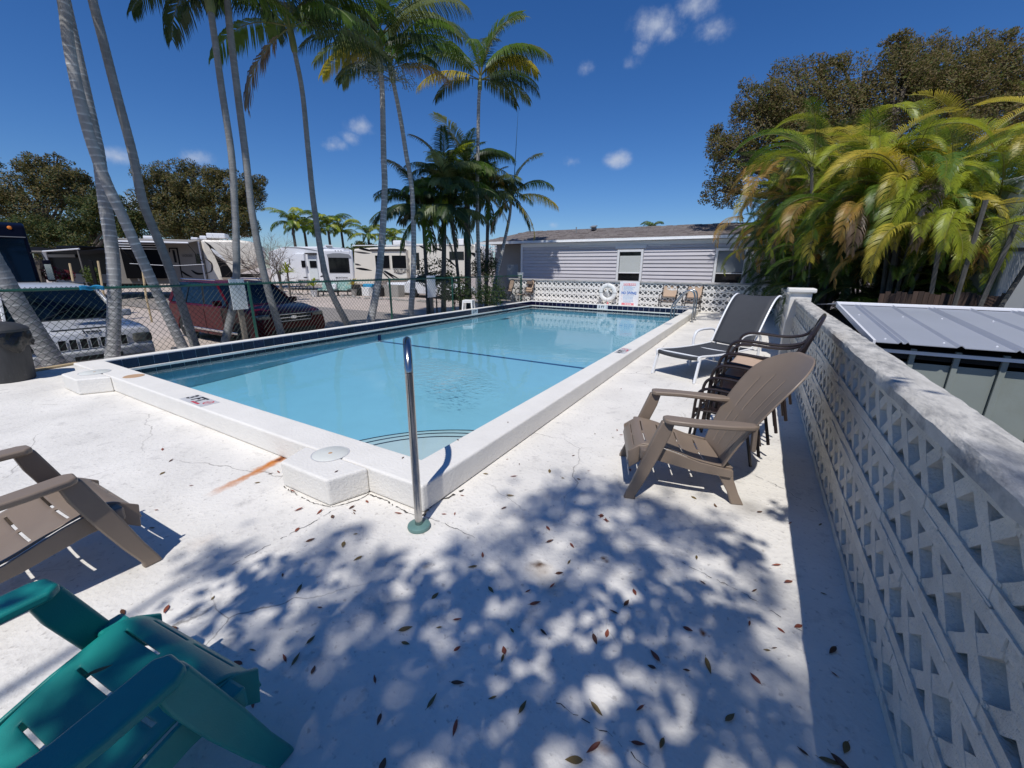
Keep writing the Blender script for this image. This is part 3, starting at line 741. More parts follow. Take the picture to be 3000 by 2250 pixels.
MB().box((-4.8, .125, .5), (10.9, .02, 1.06)).build('backing_panel', 'trailer_grey', fwall)

# ================================================================ CHAIN-LINK FENCE
FX = -9.62
fence = thing('chain_link_fence', 'green coated chain-link fence between the pool and the parking lot', 'fence', (FX, 0, 0))
FY0, FY1 = -3.0, 17.2; FH = 1.22
mb = MB(); r_ = .0034
s_ = .098
def clip(y0, sgn):
    # 45-degree-ish wires between z .04 and FH
    k = 1.15; pts = []
    z0, z1 = .04, FH-.01; dy = (z1-z0)/k
    ya, yb = y0, y0+sgn*dy
    za, zb_ = z0, z1
    lo, hi = FY0, FY1
    def cut(ya, za, yb, zb_):
        if ya < lo and yb < lo or ya > hi and yb > hi: return None
        def f(y): return za+(zb_-za)*(y-ya)/(yb-ya)
        if ya < lo: za2 = f(lo); ya, za = lo, za2
        if ya > hi: za2 = f(hi); ya, za = hi, za2
        if yb < lo: z2 = f(lo); yb, zb_ = lo, z2
        if yb > hi: z2 = f(hi); yb, zb_ = hi, z2
        return (ya, za, yb, zb_)
    return cut(ya, za, yb, zb_)
y = FY0-1.2
while y < FY1+1.2:
    for sgn, dx in ((1, .0028), (-1, -.0028)):
        q = clip(y, sgn)
        if q: mb.tube([(dx, q[0], q[1]), (dx, q[2], q[3])], r_, 3, cap=False)
    y += s_
wires = mb.build('wire_mesh', 'fence_wire', fence, fix=False); wires['kind'] = 'stuff'
MB().tube([(0, FY0, FH), (0, FY1, FH)], .021, 8).build('top_rail', 'fence_green', fence, smooth=True)
kn = MB(); y = FY0
while y < FY1:
    kn.bar((0.0, y, FH+.012), (0.0, y+.02, FH+.042), .006, .006); kn.bar((0, y+.02, FH+.042), (0, y+.034, FH+.02), .006, .006); y += .056
kn = kn.build('wire_tips', 'fence_green', fence); kn['kind'] = 'stuff'
py1 = onx(550/.7373, 960, FX).y; py2 = onx(1146, 930, FX).y
for yy in (-1.6, py1, (py2), py2+3.0, py2+6.0, 17.15):
    MB().tube([(.04, yy, -.3), (.04, yy, FH+.02)], .030, 8).lathe([(.034, FH+.0), (.034, FH+.03), (.012, FH+.055)], 10, (.04, yy, 0)).build('post', 'fence_green', fence, smooth=True)

# ================================================================ MOBILE HOME
HY = 20.0
home = thing('mobile_home', 'long lavender sided mobile home with brown shingle roof behind the far block wall', 'house', (0, HY, 0))
hx0, hx1 = -11.15, 3.0
zb0 = .30; pitch = .168; ztop = 2.62
WIN = []
w1a = ony(1400+1535/3.687, 740, HY); w1b = ony(1400+1768/3.687, 740, HY)
w2a = ony(1900+735/3.687, 780, HY); w2b = ony(1900+1020/3.687, 780, HY)
WIN = [(w1a.x, w1b.x, .98, 2.33), (w2a.x, w2b.x, .90, 2.33)]
MB().box(((hx0+hx1)/2, 2.2, 1.2), (hx1-hx0-.02, 4.36, 2.96)).build('wall_core', 'siding', home)
k = 0; z = zb0
rr = random.Random(11)
def board(xa, xb, z):
    n = max(2, int((xb-xa)/1.1)); b = MB(); w = [rr.uniform(-.004, .004) for _ in range(n+1)]
    for i in range(n+1):
        x = xa+(xb-xa)*i/n
        for (yy, zz) in ((-.002, z+pitch-.004), (-.012, z+pitch-.012), (-.046, z+.012+w[i]), (-.040, z+.002+w[i]), (-.002, z+.002+w[i])): b.v.append(Vector((x, yy, zz)))
    for i in range(n):
        for q in range(5): b.f.append((i*5+q, i*5+(q+1) % 5, (i+1)*5+(q+1) % 5, (i+1)*5+q)); b.m.append(0)
    b.f.append((0, 1, 2, 3, 4)); b.f.append(tuple(reversed(range(n*5, n*5+5)))); b.m += [0, 0]
    b.build('siding_board', 'siding', home)
while z < ztop:
    cuts = [hx0+.08]
    for (a, b, c0, c1) in WIN:
        if z+pitch > c0-.1 and z < c1+.1: cuts += [a-.12, b+.12]
    cuts.append(hx1-.05)
    for i in range(0, len(cuts), 2): board(cuts[i], cuts[i+1], z)
    z += pitch
MB().box(((hx0+hx1)/2, -.02, 2.72), (hx1-hx0, .07, .17)).build('frieze_board', 'trim_white', home, bevel=.004)
for xa, xb in ((-8.4, -5.9), (-5.85, -4.6), (-4.55, -3.6)):
    MB().box(((xa+xb)/2, -.05, 2.60), (xb-xa, .03, .05), ry=rr.uniform(-.012, .012)).build('loose_strip', 'trim_white', home)
MB().box((hx0+.03, -.02, 1.4), (.11, .09, 2.75)).build('corner_trim', 'trim_white', home)
xt = ony(1900+1255/3.687, 800, HY).x
MB().box((xt, -.03, 1.4), (.10, .07, 2.6)).build('corner_trim', 'trim_white', home)
for wi, (a, b, c0, c1) in enumerate(WIN):
    fr = MB(); t = .10
    fr.box((a-t/2, -.03, (c0+c1)/2), (t, .09, c1-c0+2*t)); fr.box((b+t/2, -.03, (c0+c1)/2), (t, .09, c1-c0+2*t))
    fr.box(((a+b)/2, -.03, c1+t/2), (b-a-.002, .09, t)); fr.box(((a+b)/2, -.03, c0-t/2), (b-a-.002, .09, t))
    mid = c0+(c1-c0)*(.30 if wi == 0 else .36)
    fr.box(((a+b)/2, -.03, mid), (b-a-.002, .05, .045))
    f = fr.build('window', 'trim_white', home, bevel=.005)
    MB().box(((a+b)/2, .01, (c0+c1)/2), (b-a, .01, c1-c0)).build('pane', 'glass_dark', f)
    if wi == 0:
        bl = MB(); zz = mid+.04
        while zz < c1-.16: bl.box(((a+b)/2, .002, zz), (b-a-.04, .004, .030), rx=-.5); zz += .042
        bl.build('blind', 'blind', f)
        MB().box(((a+b)/2, -.06, c1+.22), (b-a+.42, .05, .16)).build('window_hood', 'trim_white', f, bevel=.004)
    else:
        MB().box(((a+b)/2, .003, (mid+c1)/2+.02), (b-a-.02, .003, c1-mid-.06)).build('blind', 'shade_grey', f)
# roof with shingle courses
rid_y, rid_z, ev_y, ev_z = 2.3, 3.62, -.16, 2.93
rx0 = -13.9
roofp = MB()
roofp.add([(rx0, ev_y, ev_z), (hx1+.4, ev_y, ev_z), (hx1+.4, rid_y, rid_z), (rx0+1.8, rid_y, rid_z), (rx0, 5.0, ev_z), (hx1+.4, 5.0, ev_z),
           (rx0, ev_y, ev_z-.06), (hx1+.4, ev_y, ev_z-.06), (rx0, 5.0, ev_z-.06), (hx1+.4, 5.0, ev_z-.06)],
          [(0, 1, 2, 3), (3, 2, 5, 4), (0, 3, 4), (6, 7, 1, 0), (8, 6, 0, 4), (6, 8, 9, 7), (7, 9, 5, 2, 1), (9, 8, 4, 5)])
rf = roofp.build('roof', 'shingle', home)
sg = MB(); ncr = 15; L_ = math.hypot(rid_y-ev_y, rid_z-ev_z); sl = math.atan2(rid_z-ev_z, rid_y-ev_y)
for i in range(ncr):
    f0 = i/ncr; x = rx0+1.8*f0+rr.uniform(0, .3)
    while x < hx1+.3:
        w = rr.uniform(.16, .34)
        if rr.random() < .8:
            cy_, cz_ = ev_y+(rid_y-ev_y)*(f0+.5/ncr), ev_z+(rid_z-ev_z)*(f0+.5/ncr)
            sg.box((x+w/2, cy_-math.sin(sl)*.009, cz_+math.cos(sl)*.009), (w-.01, L_/ncr*.96, rr.choice((.006, .010, .014))), rr.choice((0, 0, 1)), rx=sl+.02)
        x += w
so = sg.build('shingles', ['shingle', 'shingle_b'], rf, fix=False); so['kind'] = 'stuff'
MB().box(((rx0+hx1)/2, ev_y-.012, ev_z-.05), (hx1-rx0+.4, .02, .13)).build('fascia', 'trim_white', home)
MB().box(((hx0+hx1)/2, ev_y/2-.02, ev_z-.10), (hx1-hx0, .36, .02)).build('soffit', 'trim_white', home)
v = ony(1500+715/2.949, 640+105/2.949, HY+1.9)
vt = MB(); vt.box((v.x, 1.75, 3.58), (.20, .26, .14)).box((v.x, 1.70, 3.68), (.28, .36, .04), rx=.25); vt.build('roof_vent', 'rv_grey', home)
MB().tube([(ony(1690, 680, HY+1.5).x, 1.4, 3.3), (ony(1690, 680, HY+1.5).x, 1.4, 3.66)], .03, 8).build('vent_pipe', 'rv_grey', home)
# recessed porch at the left end
MB().box((-12.6, 1.9, 1.3), (2.9, .1, 3.2)).build('porch_wall', 'rv_grey', home)
pw = MB()
pc = ony(1447, 723, HY+1.8)
for i in range(3):
    for j in range(4): pw.box((pc.x-.18+i*.17, 1.83, pc.z-.25+j*.17), (.12, .03, .12))
pw.build('porch_white_grid', 'trim_white', home)  # grid of small white squares in front of the porch wall
MB().box((-13.9, -.3, 1.2), (.12, .12, 3.3)).build('porch_post', 'rv_grey', home)
dk = MB(); dk.box((-11.7, -.04, 1.3), (.7, .02, .9)); dk.build('porch_screen', 'shade_grey', home)

# ================================================================ METAL SHED
SY = 4.2
shed = thing('metal_shed', 'low grey metal shed with ribbed roof just beyond the right block wall', 'shed', (0, SY, 0))
sx0, sx1 = .865, 6.4; ez, rz_, ry_ = 1.055, 1.205, 2.05
rb = MB(); prof = []
x = sx0; k = 0
ribs = []
x = sx0+.165
while x < sx1: ribs.append(x); x += .31
pts = [sx0]
prof = [(sx0, 0)]
for i, x in enumerate(ribs):
    if i % 2 == 0: prof += [(x-.035, 0), (x-.02, .016), (x-.006, .002), (x+.006, .002), (x+.02, .016), (x+.035, 0)]
    else: prof += [(x-.022, 0), (x-.004, .016), (x+.006, .016), (x+.024, 0)]
prof.append((sx1, 0)); n = len(prof)
for (yy, zz) in ((-.03, ez), (ry_, rz_), (2*ry_, ez)):
    for (x, h) in prof: rb.v.append(Vector((x, yy, zz+h)))
for i in range(n-1):
    rb.f += [(i, i+1, n+i+1, n+i), (n+i, n+i+1, 2*n+i+1, 2*n+i)]; rb.m += [0, 0]
sroof = rb.build('roof', 'shed_roof', shed, solid=.006, fix=False)
rg = MB(); rg.bar((sx0-.02, ry_-.05, rz_+.012), (sx1, ry_-.05, rz_+.012), .16, .008, up=(0, -.1, 1)); rg.bar((sx0-.02, ry_+.07, rz_+.012), (sx1, ry_+.07, rz_+.012), .14, .008, up=(0, .1, 1))
rg.build('ridge_cap', 'shed_trim', sroof)
MB().bar((sx0-.012, -.03, ez-.01), (sx0-.012, ry_, rz_-.01), .018, .05).build('roof_edge', 'shed_trim', sroof)
MB().box(((sx0+sx1)/2, .055, ez-.072), (sx1-sx0-.01, .016, .026)).build('fascia', 'shed_trim', shed)
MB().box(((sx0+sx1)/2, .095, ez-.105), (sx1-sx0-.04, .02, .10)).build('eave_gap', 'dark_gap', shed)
MB().box(((sx0+sx1)/2, 2.1, .33), (sx1-sx0-.05, 3.96, 1.3)).build('wall_core', 'dark_gap', shed)
x = sx0+.02; i = 0
while x < sx1:
    p = MB(); p.add([(x, .105, -.4), (x+.215, .112, -.4), (x+.215, .105, ez-.13), (x, .105, ez-.125), (x, .085, -.4), (x+.215, .085, -.4), (x+.215, .085, ez-.13), (x, .085, ez-.125)],
                    [(0, 1, 2, 3), (4, 7, 6, 5), (0, 4, 5, 1), (1, 5, 6, 2), (2, 6, 7, 3), (3, 7, 4, 0)])
    p.build('wall_panel', 'shed_wall', shed)
    MB().box((x+.235, .078, .31), (.035, .03, 1.40)).build('batten', 'shed_wall', shed, bevel=.004); x += .25; i += 1
sc_ = MB()
for i, x in enumerate(ribs[:14]):
    for f in (.06, .62):
        sc_.lathe([(.001, .008), (.006, .006), (.008, 0)], 8, (x-.09+.03*(i % 2), -.03+ry_*f, ez+(rz_-ez)*f+.003))
sc_.build('screws', 'shed_trim', sroof)
# ================================================================ DECK FURNITURE
def lerp(a, b, t): return a+(b-a)*t
def adirondack(label, m, loc, rz, seed=0, group='moulded garden chairs on the deck'):
    # local frame: x right, y forward, origin between the front feet
    t = thing('garden_chair', label, 'chair', loc, rz, group)
    # seat: curved surface from the front curl back to the dip
    prof = [(.03, .255), (.015, .32), (-.03, .372), (-.09, .395), (-.20, .378), (-.32, .34), (-.44, .295), (-.58, .262), (-.69, .25)]
    pc0 = catmull([(0, y, z) for y, z in prof], 6); pc = []
    for i_, p_ in enumerate(pc0[:-1]):
        pc.append(p_)
        if i_ in (9, 17, 24, 31, 38): pc.append(p_.lerp(pc0[i_+1], .45))
    pc.append(pc0[-1]); NP = len(pc)-1
    slots = {10, 19, 27, 35, 43}
    def fs(u, v):
        p = pc[min(NP, int(round(u*NP)))]; w = lerp(.275, .225, max(0, min(1, -p.y/.66)))
        x = (v*2-1)*w; dip = .018*(1-(x/w)**2); return (x, p.y, p.z-dip*min(1, max(0, -p.y/.1)))
    NV = 30
    mb = sheet(fs, NP, NV, hole=lambda i, j: i in slots and (3 <= j <= 13 or 16 <= j <= 26))
    mb.build('seat', m, t, smooth=True, solid=.011, bevel=.003, seg=1)
    # grooves across the seat read as slat edges
    gr = MB()
    for i in slots:
        p = pc[i]; q = pc[i+1]; w = lerp(.275, .225, max(0, min(1, -p.y/.66)))
    # back: tall fan with a rounded top, gently hollow, vertical slots
    NU, NW = 44, 36
    def fb(u, v):
        s = u*1.0
        y = -.645-.32*s-.15*s*s; z = .245+.86*s-.07*s*s
        hw = .25+.095*math.sin(min(1, s/.75)*PI/2)
        if s > .70: q = (s-.70)/.30; hw *= math.sqrt(max(.0, 1-(q*.96)**2.3))
        x = (v*2-1)*hw; y += .07*(x/.34)**2
        return (x, y, z)
    def hb(i, j):
        if j in (7, 13, 22, 28): 
            if 3 <= i <= 15 or 18 <= i <= (33 if j in (13, 22) else 30): return True
        return False
    def fb2(u, v):
        # squeeze slot columns so the openings are thin
        j = v*NW; cols = {7: 1, 13: 1, 22: 1, 28: 1}
        w = [(.16 if k in cols else 1.0) for k in range(NW)]
        tot = sum(w); acc = 0; fl = int(j+1e-6)
        acc = sum(w[:fl]); 
        return fb(u, acc/tot)
    mb = sheet(fb2, NU, NW, hole=hb)
    mb.build('backrest', m, t, smooth=True, solid=.012, bevel=.003, seg=1)
    # arms, legs and rails
    for s in (-1, 1):
        P = [(s*.275, -.20), (s*.30, -.17), (s*.37, -.175), (s*.392, -.21), (s*.400, -.35), (s*.385, -.60), (s*.355, -.73), (s*.315, -.78), (s*.275, -.76), (s*.265, -.66), (s*.295, -.40)]
        a = MB(); n = len(P)
        def az(y): return .615+.02*(1+y/.7)
        a.add([(x, y, az(y)) for x, y in P]+[(x, y, az(y)-.034) for x, y in P], [tuple(range(n)), tuple(reversed(range(n, 2*n)))]+[(i, (i+1) % n, (i+1) % n+n, i+n) for i in range(n)])
        a.build('arm', m, t, bevel=.010, seg=3, smooth=True)
        # front leg: wide blade, flares forward to the foot
        f = MB()
        secs = [(-.205, .605, .05, .085), (-.175, .50, .045, .10), (-.115, .33, .04, .10), (-.05, .15, .036, .085), (.0, .03, .036, .075), (.004, .0, .042, .085)]
        cxs = [.335, .335, .34, .345, .35, .35]
        for (y, z, wx, wy), cx_ in zip(secs, cxs):
            for (dx, dy) in ((-1, -1), (1, -1), (1, 1), (-1, 1)): f.v.append(Vector((s*cx_+dx*wx/2, y+dy*wy/2, z)))
        for i in range(len(secs)-1):
            for q in range(4): f.f.append((i*4+q, i*4+(q+1) % 4, (i+1)*4+(q+1) % 4, (i+1)*4+q)); f.m.append(0)
        f.f += [(0, 1, 2, 3), tuple(reversed(range((len(secs)-1)*4, len(secs)*4)))]; f.m += [0, 0]
        f.build('leg', m, t, bevel=.010, seg=3, smooth=True)
        # web joining the front leg to the seat edge
        wb = MB(); wb.prism([(.02, .20), (.035, .33), (-.03, .378), (-.10, .395), (-.26, .358), (-.46, .292), (-.68, .252), (-.67, .195), (-.42, .222), (-.18, .275), (-.07, .275)], .014, plane='yz', off=s*.27-.007)
        wb.build('side_rail', m, t, bevel=.004, seg=2, smooth=True)
        lk = MB(); lk.box((s*.305, -.085, .345), (.075, .085, .075)); lk.build('leg_bracket', m, t, bevel=.012, seg=2)
        r = MB()
        secs = [(-.62, .245, .235, .045, .13), (-.65, .18, .24, .04, .09), (-.70, .08, .26, .036, .07), (-.735, .0, .27, .042, .085)]
        for (y, z, cx_, wx, wy) in secs:
            for (dx, dy) in ((-1, -1), (1, -1), (1, 1), (-1, 1)): r.v.append(Vector((s*cx_+dx*wx/2, y+dy*wy/2, z)))
        for i in range(len(secs)-1):
            for q in range(4): r.f.append((i*4+q, i*4+(q+1) % 4, (i+1)*4+(q+1) % 4, (i+1)*4+q)); r.m.append(0)
        r.f += [(0, 1, 2, 3), tuple(reversed(range((len(secs)-1)*4, len(secs)*4)))]; r.m += [0, 0]
        r.build('leg', m, t, bevel=.008, seg=2, smooth=True)
        # strut from arm end to the back
        st = MB(); st.bar((s*.315, -.75, .59), (s*.29, -.77, .42), .03, .04); st.build('arm_strut', m, t, bevel=.008)
    return t
fv = Vector((-.947, -.32))
adirondack('taupe plastic garden chair by the right block wall, in front of the stacked sling chairs', 'taupe_plastic', (-.69, 3.02, 0), math.atan2(fv.y, fv.x)-PI/2)
adirondack('taupe plastic garden chair cut by the left edge of the photo, casting a hard shadow', 'taupe_plastic', (-3.04, .62, 0), .03)
adirondack('teal plastic garden chair in the near left corner with a dry leaf on its arm', 'teal_plastic', (-1.50, .40, 0), .12)

def sling_chair(label, loc, rz, group=None, tall=False):
    t = thing('sling_chair', label, 'chair', loc, rz, group)
    hw = .27
    for s in (-1, 1):
        fr = MB()
        pts = catmull([(s*hw, .02, 0), (s*hw, .0, .30), (s*hw, -.01, .52), (s*hw, -.06, .595), (s*hw, -.16, .61), (s*hw, -.36, .60), (s*hw*.98, -.50, .63), (s*hw*.93, -.56, .70)], 4)
        fr.tube(pts, .0125, 8); fr.build('arm_frame', 'chair_metal', t, smooth=True)
        fr = MB(); fr.tube(catmull([(s*hw*.97, -.50, 0), (s*hw*.95, -.44, .25), (s*hw*.9, -.40, .40)], 4), .0125, 8); fr.build('leg', 'chair_metal', t, smooth=True)
        fr = MB(); fr.tube(catmull([(s*.235, -.02, .37), (s*.235, -.03, .405), (s*.235, -.25, .385), (s*.235, -.42, .37), (s*.24, -.49, .45)]+([(s*.245, -.57, .70), (s*.235, -.63, .95), (s*.20, -.645, .98)] if tall else [(s*.245, -.54, .62), (s*.235, -.585, .77), (s*.20, -.595, .80)]), 4), .0125, 8)
        fr.build('sling_rail', 'chair_metal', t, smooth=True)
    fr = MB(); fr.tube(catmull([(-.20, -.645, .98), (-.1, -.655, 1.01), (.1, -.655, 1.01), (.20, -.645, .98)] if tall else [(-.20, -.595, .80), (-.1, -.605, .825), (.1, -.605, .825), (.20, -.595, .80)], 5), .0125, 8); fr.build('top_rail', 'chair_metal', t, smooth=True)
    fr = MB(); fr.tube([(-hw, -.005, .33), (hw, -.005, .33)], .010, 8); fr.tube([(-hw*.93, -.42, .33), (hw*.93, -.42, .33)], .010, 8); fr.tube([(-hw, .0, .30), (-hw*.93, -.43, .30)], .008, 6); fr.tube([(hw, .0, .30), (hw*.93, -.43, .30)], .008, 6)
    fr.build('stretcher', 'chair_metal', t, smooth=True)
    pc = catmull([(0, -.02, .40), (0, -.12, .395), (0, -.25, .378), (0, -.40, .362)], 5); n = len(pc)-1
    sheet(lambda u, v: ((v*2-1)*.225, pc[int(round(u*n))].y, pc[int(round(u*n))].z-.012*(1-(v*2-1)**2)), n, 8).build('seat', 'sling_tan', t, smooth=True, solid=.004)
    pb = catmull([(0, -.50, .50), (0, -.56, .66), (0, -.61, .82), (0, -.645, .975)] if tall else [(0, -.50, .50), (0, -.53, .60), (0, -.56, .70), (0, -.595, .795)], 5); n2 = len(pb)-1
    sheet(lambda u, v: ((v*2-1)*.222, pb[int(round(u*n2))].y-.018*(1-(v*2-1)**2), pb[int(round(u*n2))].z), n2, 8).build('backrest', 'sling_tan', t, smooth=True, solid=.004)
    return t
g = 'sling chairs stacked against the right block wall'
SX, SYY, SR = -.295, 4.02, PI/2-.13
sd = sling_chair('tan sling chair at the bottom of the stack by the right block wall', (SX, SYY, 0), SR, g)
def copy_chair(label, loc, rz, grp):
    c = copy_tree(sd, None, label); c.location = loc; c.rotation_euler = (0, 0, rz); c['group'] = grp; return c
for k, w_ in enumerate(('second lowest', 'middle', 'second highest', 'topmost')):
    copy_chair(w_+' tan sling chair of the stack by the right block wall', (SX+.045*(k+1), SYY-.03+.024*(k+1), 0.106*(k+1)), SR+.02*(k % 2), g)
g = 'sling chairs along the far block wall'
h_ = lambda x, y: (1900+x/3.687, 750+y/3.687)
def at_y(u, v, Y): p = ony(u, v, Y); return (p.x, Y, 0)
p1 = ony(*h_(225, 380), 16.9); p2 = ony(*h_(480, 390), 16.9)
fd = sling_chair('tan sling chair just right of the pool rules sign against the far wall', (p1.x, 16.60, 0), PI+.05, g, tall=True); fd.scale = (1.1, 1.1, 1.05)
def copy_far(label, loc, rz, grp):
    c = copy_tree(fd, None, label); c.location = loc; c.rotation_euler = (0, 0, rz); c['group'] = grp; return c
copy_far('tan sling chair seen through the pool ladder rails against the far wall', (p2.x, 16.58, 0), PI-.04, g)
q_ = lambda x, y: (1400+x/5.53, 600+y/5.53)
p3 = ony(*q_(350, 1330), 16.3); p4 = ony(*q_(680, 1330), 16.7)
copy_far('empty tan sling chair at the far left corner of the deck beside the green fence', (p3.x, 16.2, 0), PI-.62, g)
copy_far('tan sling chair at the far left corner with a brown towel over it', (p4.x, 16.6, 0), PI-.45, g)
# towel draped over the corner chair's back
tw = sheet(lambda u, v: ((v-.5)*.42+.02*math.sin(u*9), -.63-.03*math.sin(v*14)-.04*abs(u-.25)*2 if u > .22 else -.57+.05*(u/.22)*-1.2, 0.85-abs(u-.22)*.70+.01*math.sin(v*17)), 26, 26).build('towel', 'fabric_brown', None, smooth=True, solid=.008)
tw.location = (p4.x, 16.6, .16); tw.rotation_euler = (0, 0, PI-.45); tag(tw, 'crumpled brown towel draped over the back of the corner sling chair', 'towel')
bk = MB().lathe([(.10, 0), (.145, .24), (.155, .245), (.155, .26), (.14, .26), (.135, .24), (.095, .012), (.001, .012)], 24)
pb_ = ony(*q_(690, 1160), FWY+.06)
bko = bk.build('bucket', 'blind', None, smooth=True); bko.location = (pb_.x, FWY+.06, 1.103); tag(bko, 'pale green bucket standing on the far wall cap at its left end', 'bucket')

# chaise lounger
A = Vector((-.90, 6.38)); dirc = Vector((.43, .90)).normalized()
ch = thing('sun_lounger', 'grey sling sun lounger with white frame and raised back beside the right wall', 'lounger', (A.x, A.y, 0), math.atan2(dirc.y, dirc.x)-PI/2)
hw = .35
sp = catmull([(0, .02, .33), (0, .06, .385), (0, .5, .36), (0, 1.0, .35), (0, 1.50, .36)], 6); ns = len(sp)-1
sheet(lambda u, v: ((v*2-1)*(hw-.02), sp[int(round(u*ns))].y, sp[int(round(u*ns))].z-.02*(1-(v*2-1)**2)), ns, 10).build('seat_sling', 'sling_grey', ch, smooth=True, solid=.004)
bp_ = catmull([(0, 1.52, .38), (0, 1.66, .62), (0, 1.84, .90), (0, 2.00, 1.10), (0, 2.12, 1.17), (0, 2.2, 1.165)], 6); nb = len(bp_)-1
sheet(lambda u, v: ((v*2-1)*(hw-.02), bp_[int(round(u*nb))].y+.0*(1-(v*2-1)**2), bp_[int(round(u*nb))].z-.02*(1-(v*2-1)**2)), nb, 10).build('back_sling', 'sling_grey', ch, smooth=True, solid=.004)
for s in (-1, 1):
    MB().tube([(s*hw, p.y, p.z-.002) for p in sp], .015, 8).build('side_rail', 'white_metal', ch, smooth=True)
    MB().tube([(s*hw, p.y, p.z-.002) for p in bp_], .015, 8).build('back_rail', 'white_metal', ch, smooth=True)
    MB().bar((s*hw, .06, .36), (s*(hw+.01), -.03, 0), .03, .045).build('leg', 'white_metal', ch, bevel=.006)
    MB().tube(catmull([(s*(hw+.02), .98, 0), (s*(hw+.02), 1.0, .30), (s*(hw+.03), 1.03, .50), (s*(hw+.03), 1.12, .585), (s*(hw+.03), 1.35, .60), (s*(hw+.03), 1.58, .58), (s*(hw+.03), 1.68, .50), (s*(hw+.02), 1.70, .3), (s*(hw+.02), 1.72, 0)], 5), .021, 8).build('arm', 'white_metal', ch, smooth=True)
MB().tube([(-hw, .06, .375), (hw, .06, .375)], .014, 8).tube([(-hw, 1.0, .33), (hw, 1.0, .33)], .012, 8).tube([(-hw, 1.72, .3), (hw, 1.72, .3)], .012, 8).build('cross_rail', 'white_metal', ch, smooth=True)

# stool
st = thing('plastic_stool', 'white plastic stool between the pool edge and the fence at the left', 'stool', (0, 0, 0))
s0 = onx(950+1880/4.424, 650+1120/4.424, -8.95); sp_ = Vector((-8.98, s0.y, 0)); st.location = sp_; st.rotation_euler = (0, 0, .35)
sb = MB(); sb.box((0, 0, .44), (.36, .36, .035)); sb.build('seat', 'white_plastic', st, bevel=.015, seg=3)
for sx in (-1, 1):
    MB().box((sx*.165, 0, .395), (.012, .30, .06)).build('apron', 'white_plastic', st)
    MB().box((0, sx*.165, .395), (.30, .012, .06)).build('apron', 'white_plastic', st)
    for sy in (-1, 1): MB().bar((sx*.155, sy*.155, .43), (sx*.185, sy*.185, 0), .055, .055).build('leg', 'white_plastic', st, bevel=.012)

# handrail at the near pool corner
hr = thing('handrail', 'polished steel handrail over the near pool corner with a teal base ring', 'handrail', (-1.64, 1.64, 0), 3*PI/4)
pth = [(0, 0, 0), (0, 0, .45), (0, 0, .97)]
for i in range(1, 9): a = PI*i/16*1.05; pth.append((.20*(1-math.cos(a)), 0, .97+.20*math.sin(a)))
pth += [(.34, 0, 1.135), (.62, 0, 1.03)]
for i in range(1, 7): a = i/6; pth.append((.62+.20*math.sin(a*1.2), 0, 1.03-.075*a-.22*(1-math.cos(a*1.2))))
pth += [(.86, 0, .70), (.90, 0, .3), (.92, 0, -.33)]
MB().tube(catmull(pth, 3), .0242, 16).build('rail_tube', 'steel', hr, smooth=True)
MB().lathe([(.026, .030), (.060, .030), (.070, .024), (.073, .012), (.070, .002)], 32).build('base_ring', 'teal_escutcheon', hr, smooth=True)
# ladder
lad = thing('pool_ladder', 'steel pool ladder with two looped rails at the far right of the pool', 'ladder', (0, 0, 0))
ly0, ly1 = 13.75, 14.32
for yy in (ly0, ly1):
    pp = [(-1.60, yy, 0), (-1.60, yy, .55), (-1.61, yy, .80), (-1.67, yy, .92), (-1.79, yy, .955), (-1.92, yy, .88), (-2.12, yy, .64), (-2.21, yy, .50), (-2.235, yy, .38), (-2.235, yy, -.05), (-2.235, yy, -.9)]
    MB().tube(catmull(pp, 5), .024, 10).lathe([(.026, .02), (.05, .02), (.055, .002)], 16, (-1.60, yy, 0)).build('rail', 'steel_dull', lad, smooth=True)
    MB().tube([(-1.61, yy, .40), (-2.22, yy, .42)], .018, 8).build('brace', 'steel_dull', lad, smooth=True)
for z in (-.15, -.42, -.70): MB().box((-2.235, (ly0+ly1)/2, z), (.08, ly1-ly0, .03)).build('tread', 'steel_dull', lad, bevel=.006)

# trash can
tcn_ = thing('trash_can', 'dark grey plastic trash can with a black bag over its rim at the left edge', 'trash can', (-9.05, 1.22, 0))
prof = [(.0, 0), (.235, 0), (.245, .02), (.285, .66), (.292, .665), (.292, .69), (.28, .69), (.275, .66), (.23, .03), (0, .03)]
MB().lathe(prof, 40).build('body', 'can_grey', tcn_, smooth=True)
rnd = random.Random(5); bgm = MB(); nseg = 48; rows = []
for i in range(9):
    f = i/8; row = []
    for j in range(nseg):
        a = 2*PI*j/nseg; drop = .10+.10*max(0, math.sin(a*1.0+.9))**2+.03*math.sin(a*5)
        r0 = .300+.012*math.sin(a*9+i)+.02*f*math.sin(a*4+1)+.012*rnd.uniform(-1, 1)*f+.02*math.sin(f*PI)
        row.append(len(bgm.v)); bgm.v.append(Vector((r0*math.cos(a), r0*math.sin(a), .715-f*drop*1.4)))
    rows.append(row)
for i in range(8):
    for j in range(nseg): bgm.f.append((rows[i][j], rows[i][(j+1) % nseg], rows[i+1][(j+1) % nseg], rows[i+1][j])); bgm.m.append(0)
bgm.build('bag', 'bag_black', tcn_, smooth=True, fix=False)
MB().lathe([(.31, .695), (.318, .70), (.318, .73), (.30, .75), (.22, .80), (.10, .83), (.001, .835)], 40).build('lid', 'can_grey', tcn_, smooth=True)
pl = gp(155, 1068, 0)
bo = MB().bar((0, -.30, .02), (0, .30, .02), .09, .03).build('wooden_board', 'wood_pale', None, bevel=.008); bo.location = (-9.55, gp(155, 1068, 0).y+.05 if False else 1.75, .0); bo.rotation_euler = (0, 0, .25)
tag(bo, 'short pale wooden board lying at the foot of the leaning palm by the trash can', 'board')

